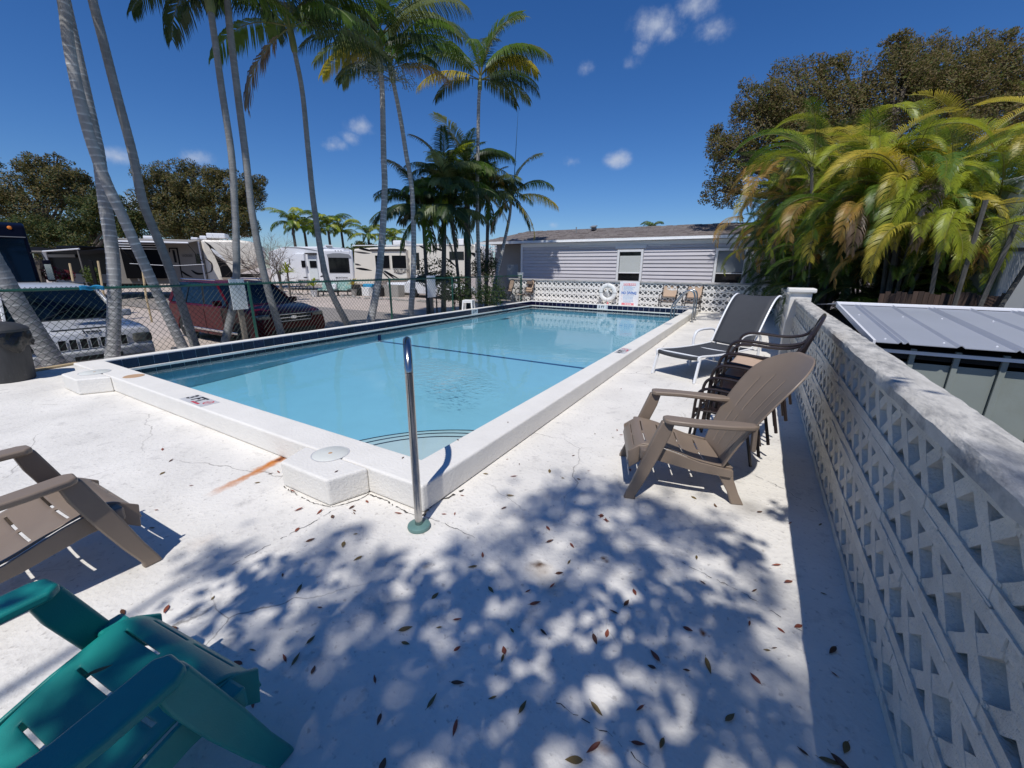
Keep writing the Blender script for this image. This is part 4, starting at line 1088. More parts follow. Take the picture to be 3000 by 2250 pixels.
# life ring on its post
lr = thing('life_ring', 'white life ring hanging on the far block wall left of the pool rules sign', 'life ring', (0, 0, 0))
cr = ony(1400+1402/3.687, 700+580/3.687, 17.05); lr.location = cr
R0, r0 = .295, .088; tor = MB(); NU, NV = 40, 14
for i in range(NU):
    a = 2*PI*i/NU
    for j in range(NV):
        b = 2*PI*j/NV; rr_ = R0+r0*math.cos(b); tor.v.append(Vector((rr_*math.cos(a), r0*.62*math.sin(b), rr_*math.sin(a))))
for i in range(NU):
    for j in range(NV): tor.f.append((i*NV+j, ((i+1) % NU)*NV+j, ((i+1) % NU)*NV+(j+1) % NV, i*NV+(j+1) % NV)); tor.m.append(0)
tor.build('ring', 'white_plastic', lr, smooth=True)
for k in range(4):
    a = PI/4*0+k*PI/2
    c_ = Vector((R0*math.cos(a), 0, R0*math.sin(a))); X = Matrix.Translation(c_) @ Matrix.Rotation(-a, 4, 'Y')
    b_ = MB(); b_.tube([X @ Vector(((r0+.004)*math.cos(q), (r0*.62+.004)*math.sin(q), 0)) for q in [2*PI*i/16 for i in range(17)]], .006, 5); b_.build('band', 'rv_grey', lr)
MB().box((0, .07, -.05), (.035, .02, .92)).build('hanger_bar', 'white_plastic', lr)
rp = MB(); rnd = random.Random(9)
for k in range(6):
    x0 = rnd.uniform(-.06, .06); rp.tube(catmull([(x0, .0, .19), (x0+rnd.uniform(-.05, .05), -.03, .05), (x0*1.5+rnd.uniform(-.05, .05), -.03, -.08), (x0*2, 0, -.19)], 5), .008, 5)
rp.build('rope', 'white_plastic', lr, smooth=True)
MB().box((.03, .0, -.47), (.06, .05, .16)).build('reel', 'ink_pink', lr, bevel=.01)
# sign
sg_ = thing('pool_rules_sign', 'white pool rules sign reading NO DIVING on the far block wall', 'sign', (0, 0, 0))
c0 = ony(1400+1630/3.687, 700+600/3.687, 17.13); sw, sh = .80, 1.00
sg_.location = (c0.x, 17.13, .575)
MB().box((0, .012, 0), (sw, .024, sh)).build('panel', 'sign_white', sg_, bevel=.006)
fy = -.0025
MB().box((0, fy, .385), (.50, .004, .085)).build('header_band', 'ink_pink', sg_)
text('POOL RULES', .085, 'sign_white', sg_, (0, fy-.003, .385), (PI/2, 0, 0), bold=.003)
MB().box((-.02, fy, -.40), (.50, .004, .085)).build('footer_band', 'ink_pink', sg_)
ft = MB(); rnd = random.Random(4)
for k, (a, b) in enumerate(((-.14, -.06), (-.04, .03), (.05, .13))): ft.box(((a+b)/2, fy-.003, -.40), (b-a, .003, .035))
ft.build('footer_print', 'sign_white', sg_)
text('NO DIVING', .150, 'ink_blue', sg_, (0, fy-.001, .04), (PI/2, 0, 0), bold=.006, sx=.78)
ln_ = MB()
for z in (.305, .265, .225, .180, .135, -.055, -.105, -.145, -.185, -.235, -.285, -.325):
    x = -.24+rnd.uniform(0, .03)
    while x < .22-rnd.uniform(0, .14):
        w = rnd.uniform(.02, .06); ln_.box((x+w/2, fy, z), (w, .003, .015)); x += w+.012
ln_.build('small_print', 'ink_lightblue', sg_)
rdm = MB()
for z in (.305, .265, .225, .180, .135, -.055, -.105, -.185, -.235): rdm.box((-.28, fy, z), (.018, .003, .014))
rdm.build('bullet_marks', 'ink_pink', sg_)

# blank-backed notices standing outside the fence
def notice(label, u0, v0, u1, v1, X, postu, m='sign_white', yaw=0):
    a, b = onx(u0, v0, X), onx(u1, v1, X); cc = (a+b)/2
    t = thing('notice_board', label, 'sign', (X, cc.y, 0))
    MB().box((0, 0, cc.z), (.02, abs(b.y-a.y), abs(a.z-b.z))).build('panel', m, t, bevel=.004)
    py = onx(postu, v1, X).y-cc.y
    MB().box((-.06, py, (cc.z)/2-.2), (.09, .09, cc.z+.75)).build('post', 'wood_grey', t, bevel=.006)
    return t
notice('pale notice board standing behind the palm trunk beside the green fence post', 668, 818, 728, 905, -9.85, 708, 'blind')
notice('white notice panel on a grey wooden post beyond the fence, right of the palm pair', 1250, 808, 1277, 870, -10.0, 1268, 'sign_white')

# cloth on the fence rail
cl = sheet(lambda u, v: (.03+.02*math.sin(v*8), (v-.5)*.30, .045-abs(u-.5)*.14+.01*math.sin(v*11)), 10, 14).build('cloth', 'fabric_blue', None, smooth=True, solid=.01)
pc_ = onx(266, 840, FX); cl.location = (FX, pc_.y, FH); tag(cl, 'bright blue cloth hung over the fence rail above the silver car', 'cloth')

# fallen leaves, at the places where the photo shows them
def leaf_mesh(kind):
    mb = MB(); n = 7; rnd = random.Random(kind); wmax = (.34, .26, .42, .30)[kind % 4]; curl = (.25, .5, .12, .7)[kind % 4]
    for i in range(n+1):
        f = i/n; w = wmax*math.sin(PI*(f**.8))*(.5)+.002; z = .04+curl*.5*(f-.45)**2
        for s in (-1, 0, 1): mb.v.append(Vector((f-.5, s*w, z+abs(s)*curl*.35*w/.2*.5)))
    for i in range(n):
        for q in range(2): mb.f.append((i*3+q, i*3+q+1, (i+1)*3+q+1, (i+1)*3+q)); mb.m.append(0)
    mb.tube([(-.5, 0, .16*curl+.04), (-.62, .03, .1)], .012, 4)
    o = mb.build('fallen_leaf', ('fallen_brown', 'fallen_olive', 'fallen_red')[kind % 3], smooth=True, solid=.012, fix=False); me = o.data; bpy.data.objects.remove(o); return me
LM = [leaf_mesh(k) for k in range(12)]
A_ = lambda x, y: (1000+x/1.746, 1300+y/1.746)
B_ = lambda x, y: (x/1.746, 1300+y/1.746)
C_ = lambda x, y: (2000+x/1.746, 1300+y/1.746)
D_ = lambda x, y: (1700+x/2.765, 950+y/2.765)
spots = [A_(*p) for p in ((97, 74), (740, 157), (881, 169), (849, 80), (910, 106), (1065, 143), (1134, 177), (1215, 183), (1186, 62), (864, 269), (831, 332), (606, 217), (617, 266), (52, 329), (66, 344), (66, 357), (289, 359), (132, 298), (524, 362), (580, 361), (72, 463), (10, 519), (85, 589), (1329, 372), (1356, 395), (1058, 436), (1067, 502), (1180, 524), (723, 571), (671, 632), (1165, 607), (1115, 664), (766, 750), (955, 756), (480, 780), (1080, 728), (1500, 762), (1457, 820), (992, 819), (1392, 863), (593, 902), (499, 943), (328, 950), (873, 957), (1035, 968), (1359, 971), (1297, 1002), (329, 1023), (593, 1050), (833, 1059), (825, 1102), (1604, 1088), (1587, 1143), (171, 1208), (597, 1226), (466, 1320), (773, 1303), (928, 1352), (1306, 1360), (1528, 1357), (194, 1413), (583, 1458), (1517, 1537), (1290, 1560), (1638, 1540), (1190, 1622), (213, 1645))]
spots += [B_(*p) for p in ((832, 31), (876, 87), (830, 153), (979, 215), (1316, 201), (1386, 155), (1423, 147), (1495, 243), (1528, 340), (1634, 352), (1701, 374), (801, 341), (779, 433), (1519, 443), (1588, 495), (1446, 676), (1530, 748), (1090, 790), (1635, 839), (852, 850), (630, 865), (891, 947), (810, 966), (1293, 1059), (1218, 1123), (1458, 1099), (1590, 1009), (1604, 1159), (1516, 1105), (1295, 1340), (148, 47), (1720, 143))]
spots += [C_(*p) for p in ((167, 318), (58, 278), (550, 408), (703, 417), (71, 586), (479, 625), (540, 708), (103, 715), (722, 771), (368, 754), (341, 922), (26, 950), (504, 957), (590, 936), (430, 1058), (470, 1048), (766, 1063), (18, 1160), (130, 1141), (371, 1203), (778, 1184), (242, 1405), (614, 1578), (832, 1558), (757, 1633), (815, 1652), (395, 350))]
spots += [D_(*p) for p in ((118, 890), (263, 920), (333, 898), (298, 860), (68, 1190), (404, 1183), (330, 525), (525, 480), (170, 1555), (210, 1590), (920, 1408), (1092, 1470), (525, 652), (600, 1430*0+250))]
rnd = random.Random(12)
LAB = {'fallen_brown': 'dry dark brown leaf fallen on the white deck', 'fallen_olive': 'dry olive brown leaf fallen on the white deck', 'fallen_red': 'dry reddish leaf fallen on the white deck'}
for (u, v) in spots:
    p = gp(u, v)
    if p.x > .60 or (PX0 < p.x < -1.75 and 1.78 < p.y < 16.2): continue
    me = rnd.choice(LM); o = bpy.data.objects.new('fallen_leaf', me); COL.objects.link(o)
    s = rnd.choice((.030, .040, .048, .060))*rnd.uniform(.85, 1.15)*(1.15 if v > 1950 else 1)

    if p.y > 2.6: s *= .85
    o.location = (p.x, p.y, .0015); o.rotation_euler = (rnd.uniform(-.25, .25), rnd.uniform(-.2, .2), rnd.uniform(0, 6.28)); o.scale = (s, s, s)
    tag(o, LAB[me.materials[0].name], 'leaf', 'dry leaves scattered over the deck')
o = bpy.data.objects.new('fallen_leaf', LM[1]); COL.objects.link(o)
o.location = (-1.245, .15, .648); o.rotation_euler = (0, 0, 1.1); o.scale = (.05, .05, .05)
tag(o, 'dry olive leaf lying on the arm of the teal chair', 'leaf', 'dry leaves scattered over the deck')
for (u, v, s) in ((1180, 1342, .035), (985, 1382, .035), (1341, 1289, .035), (1488, 1238, .03)):
    p = gp(u, v, CZ); o = bpy.data.objects.new('fallen_leaf', LM[0]); COL.objects.link(o); o.location = (p.x, p.y, CZ+.001); o.rotation_euler = (0, 0, u); o.scale = (s, s, s)
    tag(o, 'dry brown leaf lying on the white pool coping', 'leaf', 'dry leaves on the pool coping')
# ================================================================ PALMS
def frond_mesh(L, el0, droop, npair, ll, hang, wid, seed, fold=.35, ragged=.12, petiole=.14):
    """A feather frond growing along +X; el0 start elevation, droop total bend, hang how far the leaflets sag."""
    rnd = random.Random(seed); mb = MB(); n = 22; P = []; T = []
    p = Vector((0, 0, 0)); side = rnd.uniform(-.12, .12)
    for i in range(n+1):
        f = i/n; e = el0-droop*f**1.35; a = side*f
        t = Vector((math.cos(e)*math.cos(a), math.cos(e)*math.sin(a), math.sin(e))); P.append(p.copy()); T.append(t); p = p+t*L/n
    mb.tube(P, [.016*(1-.85*i/n)*max(.6, L/2) for i in range(n+1)], 4, mi=1, cap=False)
    def at(f):
        x = f*n; i = min(n-1, int(x)); return P[i].lerp(P[i+1], x-i), T[i].lerp(T[i+1], x-i).normalized()
    for k in range(npair):
        f = petiole+(1-petiole)*(k+.5)/npair
        pos, t = at(f)
        sidev = t.cross(Vector((0, 0, 1)))
        if sidev.length < .05: sidev = Vector((0, 1, 0))
        sidev.normalize(); up = sidev.cross(t).normalized()
        g = math.sin(PI*min(1, .12+.88*((f-petiole)/(1-petiole)))**.8)
        g = (.35+.65*math.sin(PI*min(.97, ((f-petiole)/(1-petiole))*.86+.12)))
        for s in (-1, 1):
            if rnd.random() < ragged*.5: continue
            l = ll*g*rnd.uniform(1-ragged, 1+ragged*.5)
            fw = .55+.6*f
            d = (sidev*s+t*fw+up*fold+Vector((0, 0, -hang*.4))).normalized()
            d2 = (d*1.0+Vector((0, 0, -hang*1.5))+Vector((rnd.uniform(-.1, .1), rnd.uniform(-.1, .1), 0))).normalized()
            d3 = (d2+Vector((0, 0, -hang*1.6))).normalized()
            wv = (t-d*t.dot(d)).normalized(); w = wid*rnd.uniform(.8, 1.15)
            q0 = pos+Vector((0, 0, 0)); q1 = q0+d*l*.38; q2 = q1+d2*l*.36; q3 = q2+d3*l*.30
            o = len(mb.v)
            mb.v += [q0-wv*w*.25, q0+wv*w*.25, q1-wv*w*.5, q1+wv*w*.5, q2-wv*w*.36, q2+wv*w*.36, q3]
            mb.f += [(o, o+1, o+3, o+2), (o+2, o+3, o+5, o+4), (o+4, o+5, o+6)]; mb.m += [0, 0, 0]
    me = bpy.data.meshes.new('frond'); me.from_pydata([tuple(v) for v in mb.v], [], mb.f)
    me.materials.append(M['frond_green']); me.materials.append(M['rachis'])
    for i, pl in enumerate(me.polygons): pl.material_index = mb.m[i]
    me.update(); return me
D = R_
# keyed by habit: up / mid / low / hang
FM = {}
for i in range(3):
    FM['up', i] = frond_mesh(2.2, D(78), D(66), 56, .62, .35, .033, 10+i, fold=.45)
    FM['mid', i] = frond_mesh(2.2, D(48), D(88), 60, .66, .75, .033, 20+i)
    FM['low', i] = frond_mesh(2.2, D(18), D(70), 60, .64, 1.0, .032, 30+i, ragged=.2)
    FM['hang', i] = frond_mesh(1.9, D(-35), D(55), 54, .50, 1.5, .030, 40+i, ragged=.35)
    FM['aup', i] = frond_mesh(2.0, D(80), D(85), 62, .40, .22, .0155, 50+i, fold=.75)
    FM['amid', i] = frond_mesh(2.0, D(58), D(125), 62, .40, .26, .0155, 60+i, fold=.7)
    FM['alow', i] = frond_mesh(1.9, D(35), D(145), 60, .38, .30, .015, 70+i, fold=.65)
    FM['adead', i] = frond_mesh(1.6, D(10), D(120), 54, .32, .55, .014, 80+i, fold=.45, ragged=.25)
for i in range(2):
    FM['far', i] = frond_mesh(3.2, D(66), D(105), 34, .8, .6, .06, 90+i)
    FM['farlow', i] = frond_mesh(3.0, D(25), D(95), 34, .8, 1.0, .06, 95+i)
def put_frond(parent, key, loc, az, scale, m, tilt=0.0):
    o = bpy.data.objects.new('frond', FM[key]); COL.objects.link(o); o.parent = parent
    o.location = loc; o.rotation_euler = (random.uniform(-.15, .15), tilt, az); o.scale = (scale,)*3
    o.material_slots[0].link = 'OBJECT'; o.material_slots[0].material = M[m]
    return o
def palm_trunk(parent, pts, r0, r1, m, ringlen=.11, flare=1.35, n=14):
    C = catmull(pts, 14); L = [0]
    for i in range(1, len(C)): L.append(L[-1]+(C[i]-C[i-1]).length)
    tot = L[-1]; step = ringlen/3; k = int(tot/step); P = []; RR = []; ii = 0; uvv = []
    for q in range(k+1):
        s = tot*q/k
        while ii < len(L)-2 and L[ii+1] < s: ii += 1
        t = (s-L[ii])/max(1e-6, L[ii+1]-L[ii]); P.append(C[ii].lerp(C[ii+1], t)); f = s/tot
        r = r0+(r1-r0)*f; r *= 1+(flare-1)*math.exp(-s/.35)
        ph = q % 3
        RR.append(r*(1.028 if ph == 0 else 1.0 if ph == 1 else .988)); uvv.append(q/3)
    mb = MB(); mb.tube(P, RR, n)
    mb.uv = [(0, 0)]*len(mb.v)
    for q in range(len(P)):
        for j in range(n): mb.uv[q*n+j] = (j/n, uvv[q])
    return mb.build('trunk', m, parent, smooth=True, fix=False), P[-1], (P[-1]-P[-4]).normalized()
def palm(label, pts, r0, r1, crown, m='palm_trunk', group='slim palms along the fence', name='palm_tree', shaft=.75, seeds=False, ringlen=.11, flare=1.35):
    base = Vector(pts[0]); t = thing(name, label, 'palm tree', base, 0, group)
    P = [Vector(p)-base for p in pts]
    tr, top, d = palm_trunk(t, P, r0, r1, m, ringlen, flare)
    if shaft:
        cs = MB(); cs.tube(catmull([top-d*.03, top+d*shaft*.3, top+d*shaft*.7, top+d*shaft], 4), [r1*1.25*k for k in (1, 1.15, 1.2, 1.2, 1.18, 1.15, 1.1, 1.0, .9, .8, .7, .6, .5)], 10)
        cs.build('crownshaft', 'crownshaft', t, smooth=True)
    ct = top+d*shaft*.9
    for (key, az, sc_, mm) in crown:
        off = -d*shaft*.25 if key[0] in ('low', 'hang', 'farlow') else Vector((0, 0, 0))
        put_frond(t, key, ct+off, R_(az), sc_, mm)
    if seeds:
        sd_ = MB(); rnd = random.Random(3)
        for i in range(46):
            a = rnd.uniform(0, 2*PI); r = rnd.uniform(.25, .65); p0 = top+Vector((0, 0, .05)); p1 = p0+Vector((r*math.cos(a), r*math.sin(a), rnd.uniform(-.05, .25))); p2 = p1+Vector((.12*math.cos(a), .12*math.sin(a), rnd.uniform(-.3, -.08)))
            sd_.tube([p0, p1, p2], .006, 3, cap=False)
            for q in range(7):
                pp = p1.lerp(p2, rnd.random())+Vector([rnd.uniform(-.07, .07) for _ in range(3)]); s = .018
                sd_.add([pp+Vector((s, 0, 0)), pp+Vector((-s, 0, 0)), pp+Vector((0, s, 0)), pp+Vector((0, -s, 0)), pp+Vector((0, 0, s)), pp+Vector((0, 0, -s))], [(0, 2, 4), (2, 1, 4), (1, 3, 4), (3, 0, 4), (2, 0, 5), (1, 2, 5), (3, 1, 5), (0, 3, 5)])
        so = sd_.build('seed_cluster', 'seed_grey', t, fix=False); so['kind'] = 'stuff'
    return t
PXW = -10.2
def line_pts(px, X=PXW, drop=.5, dx=0.0):
    out = []
    for i, (u, v) in enumerate(px): out.append(onx(u, v, X+dx*i/len(px)))
    b = out[0]-(out[1]-out[0]).normalized()*drop; return [b]+out
def ext(pts, L):
    d = (pts[-1]-pts[-2]).normalized(); d = (d+Vector((0, 0, .25))).normalized(); return pts+[pts[-1]+d*L]
def crown_full(seed, n=13, s=1.0, mats=('frond_green', 'frond_green', 'frond_dark', 'frond_pale')):
    r = random.Random(seed); out = []
    for i in range(n):
        az = i*137.5+r.uniform(-15, 15); key = ('up', r.randrange(3)) if i < n*.25 else ('mid', r.randrange(3)) if i < n*.7 else ('low', r.randrange(3))
        out.append((key, az, s*r.uniform(.9, 1.1), r.choice(mats)))
    return out
T_ = {
 'T0': [(175, 1090), (110, 985), (50, 890), (0, 800), (-60, 690)],
 'T1': [(330, 1040), (335, 860), (328, 730), (308, 600), (288, 450), (262, 330)],
 'T2': [(533, 1011), (480, 900), (430, 790), (362, 640), (310, 530), (263, 400), (225, 250), (200, 120), (185, 0)],
 'T3': [(570, 1007), (515, 840), (475, 731), (420, 595), (389, 452), (343, 280), (298, 104), (271, 0)],
 'T4': [(660, 1002), (690, 850), (692, 708), (687, 595), (678, 452), (651, 271), (630, 120)],
 'T5': [(823, 975), (778, 821), (741, 640), (719, 452), (696, 271), (674, 90), (668, 20)],
 'T6': [(1017, 949), (958, 821), (922, 618), (904, 452), (886, 271), (863, 150)],
 'T7': [(1086, 939), (1108, 821), (1122, 663), (1127, 550), (1124, 452), (1120, 271), (1115, 210)],
 'T8': [(1203, 925), (1210, 821), (1212, 686), (1206, 550), (1190, 452), (1172, 339), (1152, 240)],
 'T9': [(1407, 889), (1400, 686), (1398, 550), (1400, 452), (1402, 316), (1405, 262)]}
g0 = 'slim palms along the fence'
palm('thick leaning palm trunk cut by the left edge above the trash can', ext(line_pts(T_['T0'], -10.15), 3.5), 0.14, 0.09, crown_full(1), ringlen=.10, flare=1.6)
palm('thick upright palm trunk before the silver car, its upper part behind the leaning one', ext(line_pts(T_['T1'], -10.3, dx=-.5), 4.2), 0.108, 0.075, crown_full(2), ringlen=.10)
palm('long palm trunk with bright ring scars leaning left out of the top of the photo', ext(line_pts(T_['T2'], -10.15), 2.4), 0.088, 0.07, crown_full(3), ringlen=.12, flare=1.25)
palm('shaded dark palm trunk leaning left just right of the bright ringed one', ext(line_pts(T_['T3'], -10.45), 2.4), 0.082, 0.06, crown_full(4), ringlen=.12, m='palm_trunk_smooth')
palm('upright palm left of the green fence post, its crown cut by the top edge', ext(line_pts(T_['T4'], PXW), .5), 0.08, 0.058,
     [(('low', 0), 205, .85, 'frond_dark'), (('mid', 1), 150, .9, 'frond_green'), (('up', 1), 60, .9, 'frond_green'), (('mid', 2), 290, .9, 'frond_green'), (('low', 2), 250, .7, 'frond_dark'), (('up', 0), 330, 1, 'frond_pale'), (('mid', 0), 30, 1, 'frond_green'), (('low', 1), 60, .8, 'frond_green'), (('low', 0), 330, .8, 'frond_dark'), (('low', 1), 180, 1.0, 'frond_dark'), (('mid', 1), 235, .9, 'frond_dark')], shaft=.6, m='palm_trunk_smooth')
palm('smooth pale palm trunk right of the green fence post', ext(line_pts(T_['T5'], PXW), 1.2), 0.082, 0.06, crown_full(6, 11, .95), shaft=.6, m='palm_trunk_smooth')
palm('slender palm with a dead brown frond hanging under its dark crown', line_pts(T_['T6'], PXW), .088, .050,
     [(('hang', 0), 215, 1.15, 'frond_dead'), (('mid', 1), 340, 1.15, 'frond_dark'), (('low', 1), 20, 1.1, 'frond_dark'), (('mid', 0), 70, 1.1, 'frond_dark'), (('mid', 2), 190, 1.1, 'frond_dark'), (('up', 0), 120, 1.1, 'frond_green'), (('low', 2), 260, 1.0, 'frond_dark'), (('up', 1), 0, 1.1, 'frond_dark'), (('low', 0), 50, 1.1, 'frond_dark'), (('low', 1), 200, 1.1, 'frond_green'), (('low', 2), 320, 1.1, 'frond_dark'), (('mid', 0), 45, 1.2, 'frond_green'), (('mid', 2), 150, 1.2, 'frond_dark'), (('low', 0), 0, 1.0, 'frond_green')], shaft=.7, m='palm_trunk_smooth')
palm('slim palm with pale rings standing left of a narrow pair, yellow tinged crown', line_pts(T_['T7'], PXW), .118, .068,
     [(('up', 0), 80, 1.1, 'frond_lime'), (('mid', 0), 50, 1.25, 'frond_pale'), (('mid', 1), 25, 1.35, 'frond_pale'), (('low', 0), 190, 1.0, 'frond_yellow'), (('mid', 2), 165, 1.1, 'frond_dark'), (('low', 1), 240, 1.0, 'frond_dark'), (('up', 2), 300, 1.1, 'frond_green'), (('mid', 0), 120, 1.1, 'frond_green'), (('low', 2), 215, .9, 'frond_pale'), (('mid', 2), 350, 1.2, 'frond_green'), (('low', 0), 170, 1.0, 'frond_pale'), (('low', 1), 10, 1.0, 'frond_dark'), (('mid', 1), 200, 1.2, 'frond_green')], seeds=True, shaft=.8)
palm('slim palm with a kinked grey trunk standing right of a narrow pair, grey seed clusters', line_pts(T_['T8'], PXW), .098, .058,
     [(('low', 1), 40, .85, 'frond_orange'), (('mid', 1), 10, 1.1, 'frond_green'), (('up', 1), 60, 1.1, 'frond_pale'), (('low', 0), 210, .8, 'frond_dark'), (('mid', 2), 280, 1.0, 'frond_green'), (('mid', 0), 150, .9, 'frond_dark'), (('mid', 2), 40, 1.1, 'frond_green'), (('low', 2), 0, .9, 'frond_dark'), (('mid', 1), 200, .9, 'frond_green')], seeds=True, shaft=.5)
palm('tall thin palm in the middle with a yellow topped frond arching right', line_pts(T_['T9'], -10.2, .3), .085, .06,
     [(('up', 0), 62, 1.35, 'frond_pale'), (('mid', 1), 30, 1.35, 'frond_pale'), (('mid', 0), 48, 1.2, 'frond_yellow'), (('low', 1), 34, 1.1, 'frond_dark'), (('mid', 2), 205, 1.2, 'frond_pale'), (('low', 0), 222, 1.15, 'frond_yellow'), (('up', 2), 200, 1.15, 'frond_green'), (('up', 1), 110, 1.1, 'frond_dark'), (('mid', 2), 15, 1.2, 'frond_green'), (('mid', 1), 230, 1.15, 'frond_green'), (('low', 0), 15, 1.1, 'frond_dark'), (('low', 2), 190, 1.0, 'frond_dark'), (('mid', 1), 60, 1.3, 'frond_green'), (('up', 0), 30, 1.2, 'frond_green'), (('low', 1), 60, 1.05, 'frond_pale'), (('mid', 0), 290, .9, 'frond_green'), (('low', 2), 80, 1.0, 'frond_dark')], shaft=.5)
# palm in front of the house
X10 = -10.25
pts = [onx(1445, 862, X10), onx(1456, 803, X10), onx(1475, 720, X10), onx(1492, 640, X10), onx(1497, 595, X10)]
p10 = palm('slender leaning palm by the left end of the mobile home, yellow tipped frond reaching right', [pts[0]-Vector((0, 0, .6))]+pts, .095, .06,
     [(('up', 0), 48, 1.15, 'frond_pale'), (('mid', 0), 38, 1.0, 'frond_green'), (('low', 0), 34, 1.05, 'frond_yellow'), (('low', 1), 200, .7, 'frond_lime'), (('mid', 1), 230, .7, 'frond_lime'), (('hang', 0), 60, .9, 'frond_dark'), (('hang', 1), 20, 1.1, 'frond_yellow'), (('hang', 2), 230, 1.1, 'frond_green'), (('hang', 0), 180, 1.0, 'frond_dead'), (('mid', 2), 120, .9, 'frond_dark')], shaft=.35, m='palm_trunk')
sp = MB(); tpt = p10.location
b_ = onx(1502, 600, X10)-tpt; e_ = onx(1519, 308, X10)-tpt
sp.tube([b_, b_.lerp(e_, .5), e_], [.022, .013, .003], 6); sp.build('spear_leaf', 'frond_dark', p10)
# the dark bunch of palms in the middle
def clump_palm(label, bx, topuv, X, r, seed, crown, grp='dark palms clustered in front of the cream camper', spear=None):
    tp = onx(*topuv, X); b0 = onx(bx, 905, X)
    t = palm(label, [(b0.x, b0.y, -.6), (b0.x, b0.y, .1), (lerp(b0.x, tp.x, .5), lerp(b0.y, tp.y, .45), tp.z*.5), tuple(tp)], r, r*.75, crown, m='palm_trunk_dark', group=grp, shaft=.35)
    return t
dk = 'frond_dark'; gr_ = 'frond_green'
def bunch(seed, extra=()):
    r = random.Random(seed); out = []
    for i in range(30):
        k = 'up' if i < 5 else 'mid' if i < 14 else 'low' if i < 25 else 'hang'
        out.append(((k, r.randrange(3)), i*137.5+seed*31, r.uniform(.65, 1.05), r.choice((dk, dk, gr_, dk, gr_, 'frond_pale'))))
    return out+list(extra)
c1 = clump_palm('dark bushy palm left of the cluster with a short yellow frond hanging in front', 1300, (1303, 560), -10.6, .10, 1, bunch(1, [(('hang', 1), 300, .85, 'frond_lime'), (('up', 1), 30, .8, 'frond_lime')]))
c2_ = clump_palm('thickest dark trunk of the palm cluster behind the thin tall palm', 1372, (1368, 520), -10.9, .15, 2, bunch(2, [(('mid', 1), 20, .9, dk), (('low', 2), 60, .8, 'frond_orange')]))
c3 = clump_palm('leaning dark palm stem between the two thicker ones of the cluster', 1350, (1325, 640), -10.4, .07, 5, bunch(5))
c4 = clump_palm('shaded palm of the cluster with fronds drooping to the left over the slim pair', 1255, (1240, 640), -11.2, .08, 7, bunch(7, [(('low', 0), 200, 1.0, dk)]))
c5 = clump_palm('palm at the right of the cluster half hidden behind the thin tall trunk', 1425, (1430, 590), -10.9, .09, 9, bunch(9, [(('mid', 0), 45, .9, 'frond_pale'), (('hang', 2), 20, .9, 'frond_yellow')]))
for (par, u, v0, v1, X) in ((c1, 1301, 480, 368, -10.6),):
    a_ = onx(u, v0, X)-par.location; b2 = onx(u-2, v1, X)-par.location
    MB().tube([a_, a_.lerp(b2, .5), b2], [.02, .012, .002], 6).build('spear_leaf', 'frond_dark', par)

# ---------------------------------------------------------------- broadleaf crowns
def leaf_cloud(blobs, n, s, seed, mats_n=1, shell=.55, flat=.0):
    r9 = random.Random(seed+5); sub = []
    if n > 5000:
        for c, r in blobs:
            for _ in range(9):
                d = Vector((r9.gauss(0, 1), r9.gauss(0, 1), r9.gauss(.2, 1))).normalized(); k = r9.uniform(.22, .42); q = r9.uniform(.75, 1.08)
                sub.append(((c[0]+d.x*r[0]*q, c[1]+d.y*r[1]*q, c[2]+d.z*r[2]*q), (r[0]*k, r[1]*k, r[2]*k)))
        blobs = [(c, tuple(v*.86 for v in r)) for c, r in blobs]+[(c, r) for c, r in sub]
    rnd = random.Random(seed); V = []; F = []; MI = []
    tot = sum((b[1][0]*b[1][1]*b[1][2])**.72 for b in blobs)
    for bi, (c, r) in enumerate(blobs):
        k = int(n*(r[0]*r[1]*r[2])**.72/tot)
        for _ in range(k):
            while True:
                d = Vector((rnd.gauss(0, 1), rnd.gauss(0, 1), rnd.gauss(0, 1)))
                if d.length > .01: break
            d.normalize(); q = shell+(1-shell)*rnd.random()**.6
            nn = noise.noise(Vector((c[0]+d.x*2.1, c[1]+d.y*2.1, c[2]+d.z*2.1))*1.1)
            q *= 1+.28*nn
            p = Vector((c[0]+d.x*r[0]*q, c[1]+d.y*r[1]*q, c[2]+d.z*r[2]*q))
            if noise.noise(p*(.9/max(.25, s*4))) < -.38: continue
            a = Vector((rnd.gauss(0, 1), rnd.gauss(0, 1), rnd.gauss(0, .8))).normalized(); b = a.cross(d+Vector((0, 0, .6))).normalized()
            l = s*rnd.uniform(.7, 1.3); w = l*.42; o = len(V)
            V += [p-a*l*.5, p+b*w*.5+a*l*.05, p+a*l*.5, p-b*w*.5+a*l*.05]; F.append((o, o+1, o+2, o+3)); MI.append(rnd.randrange(mats_n))
    return V, F, MI
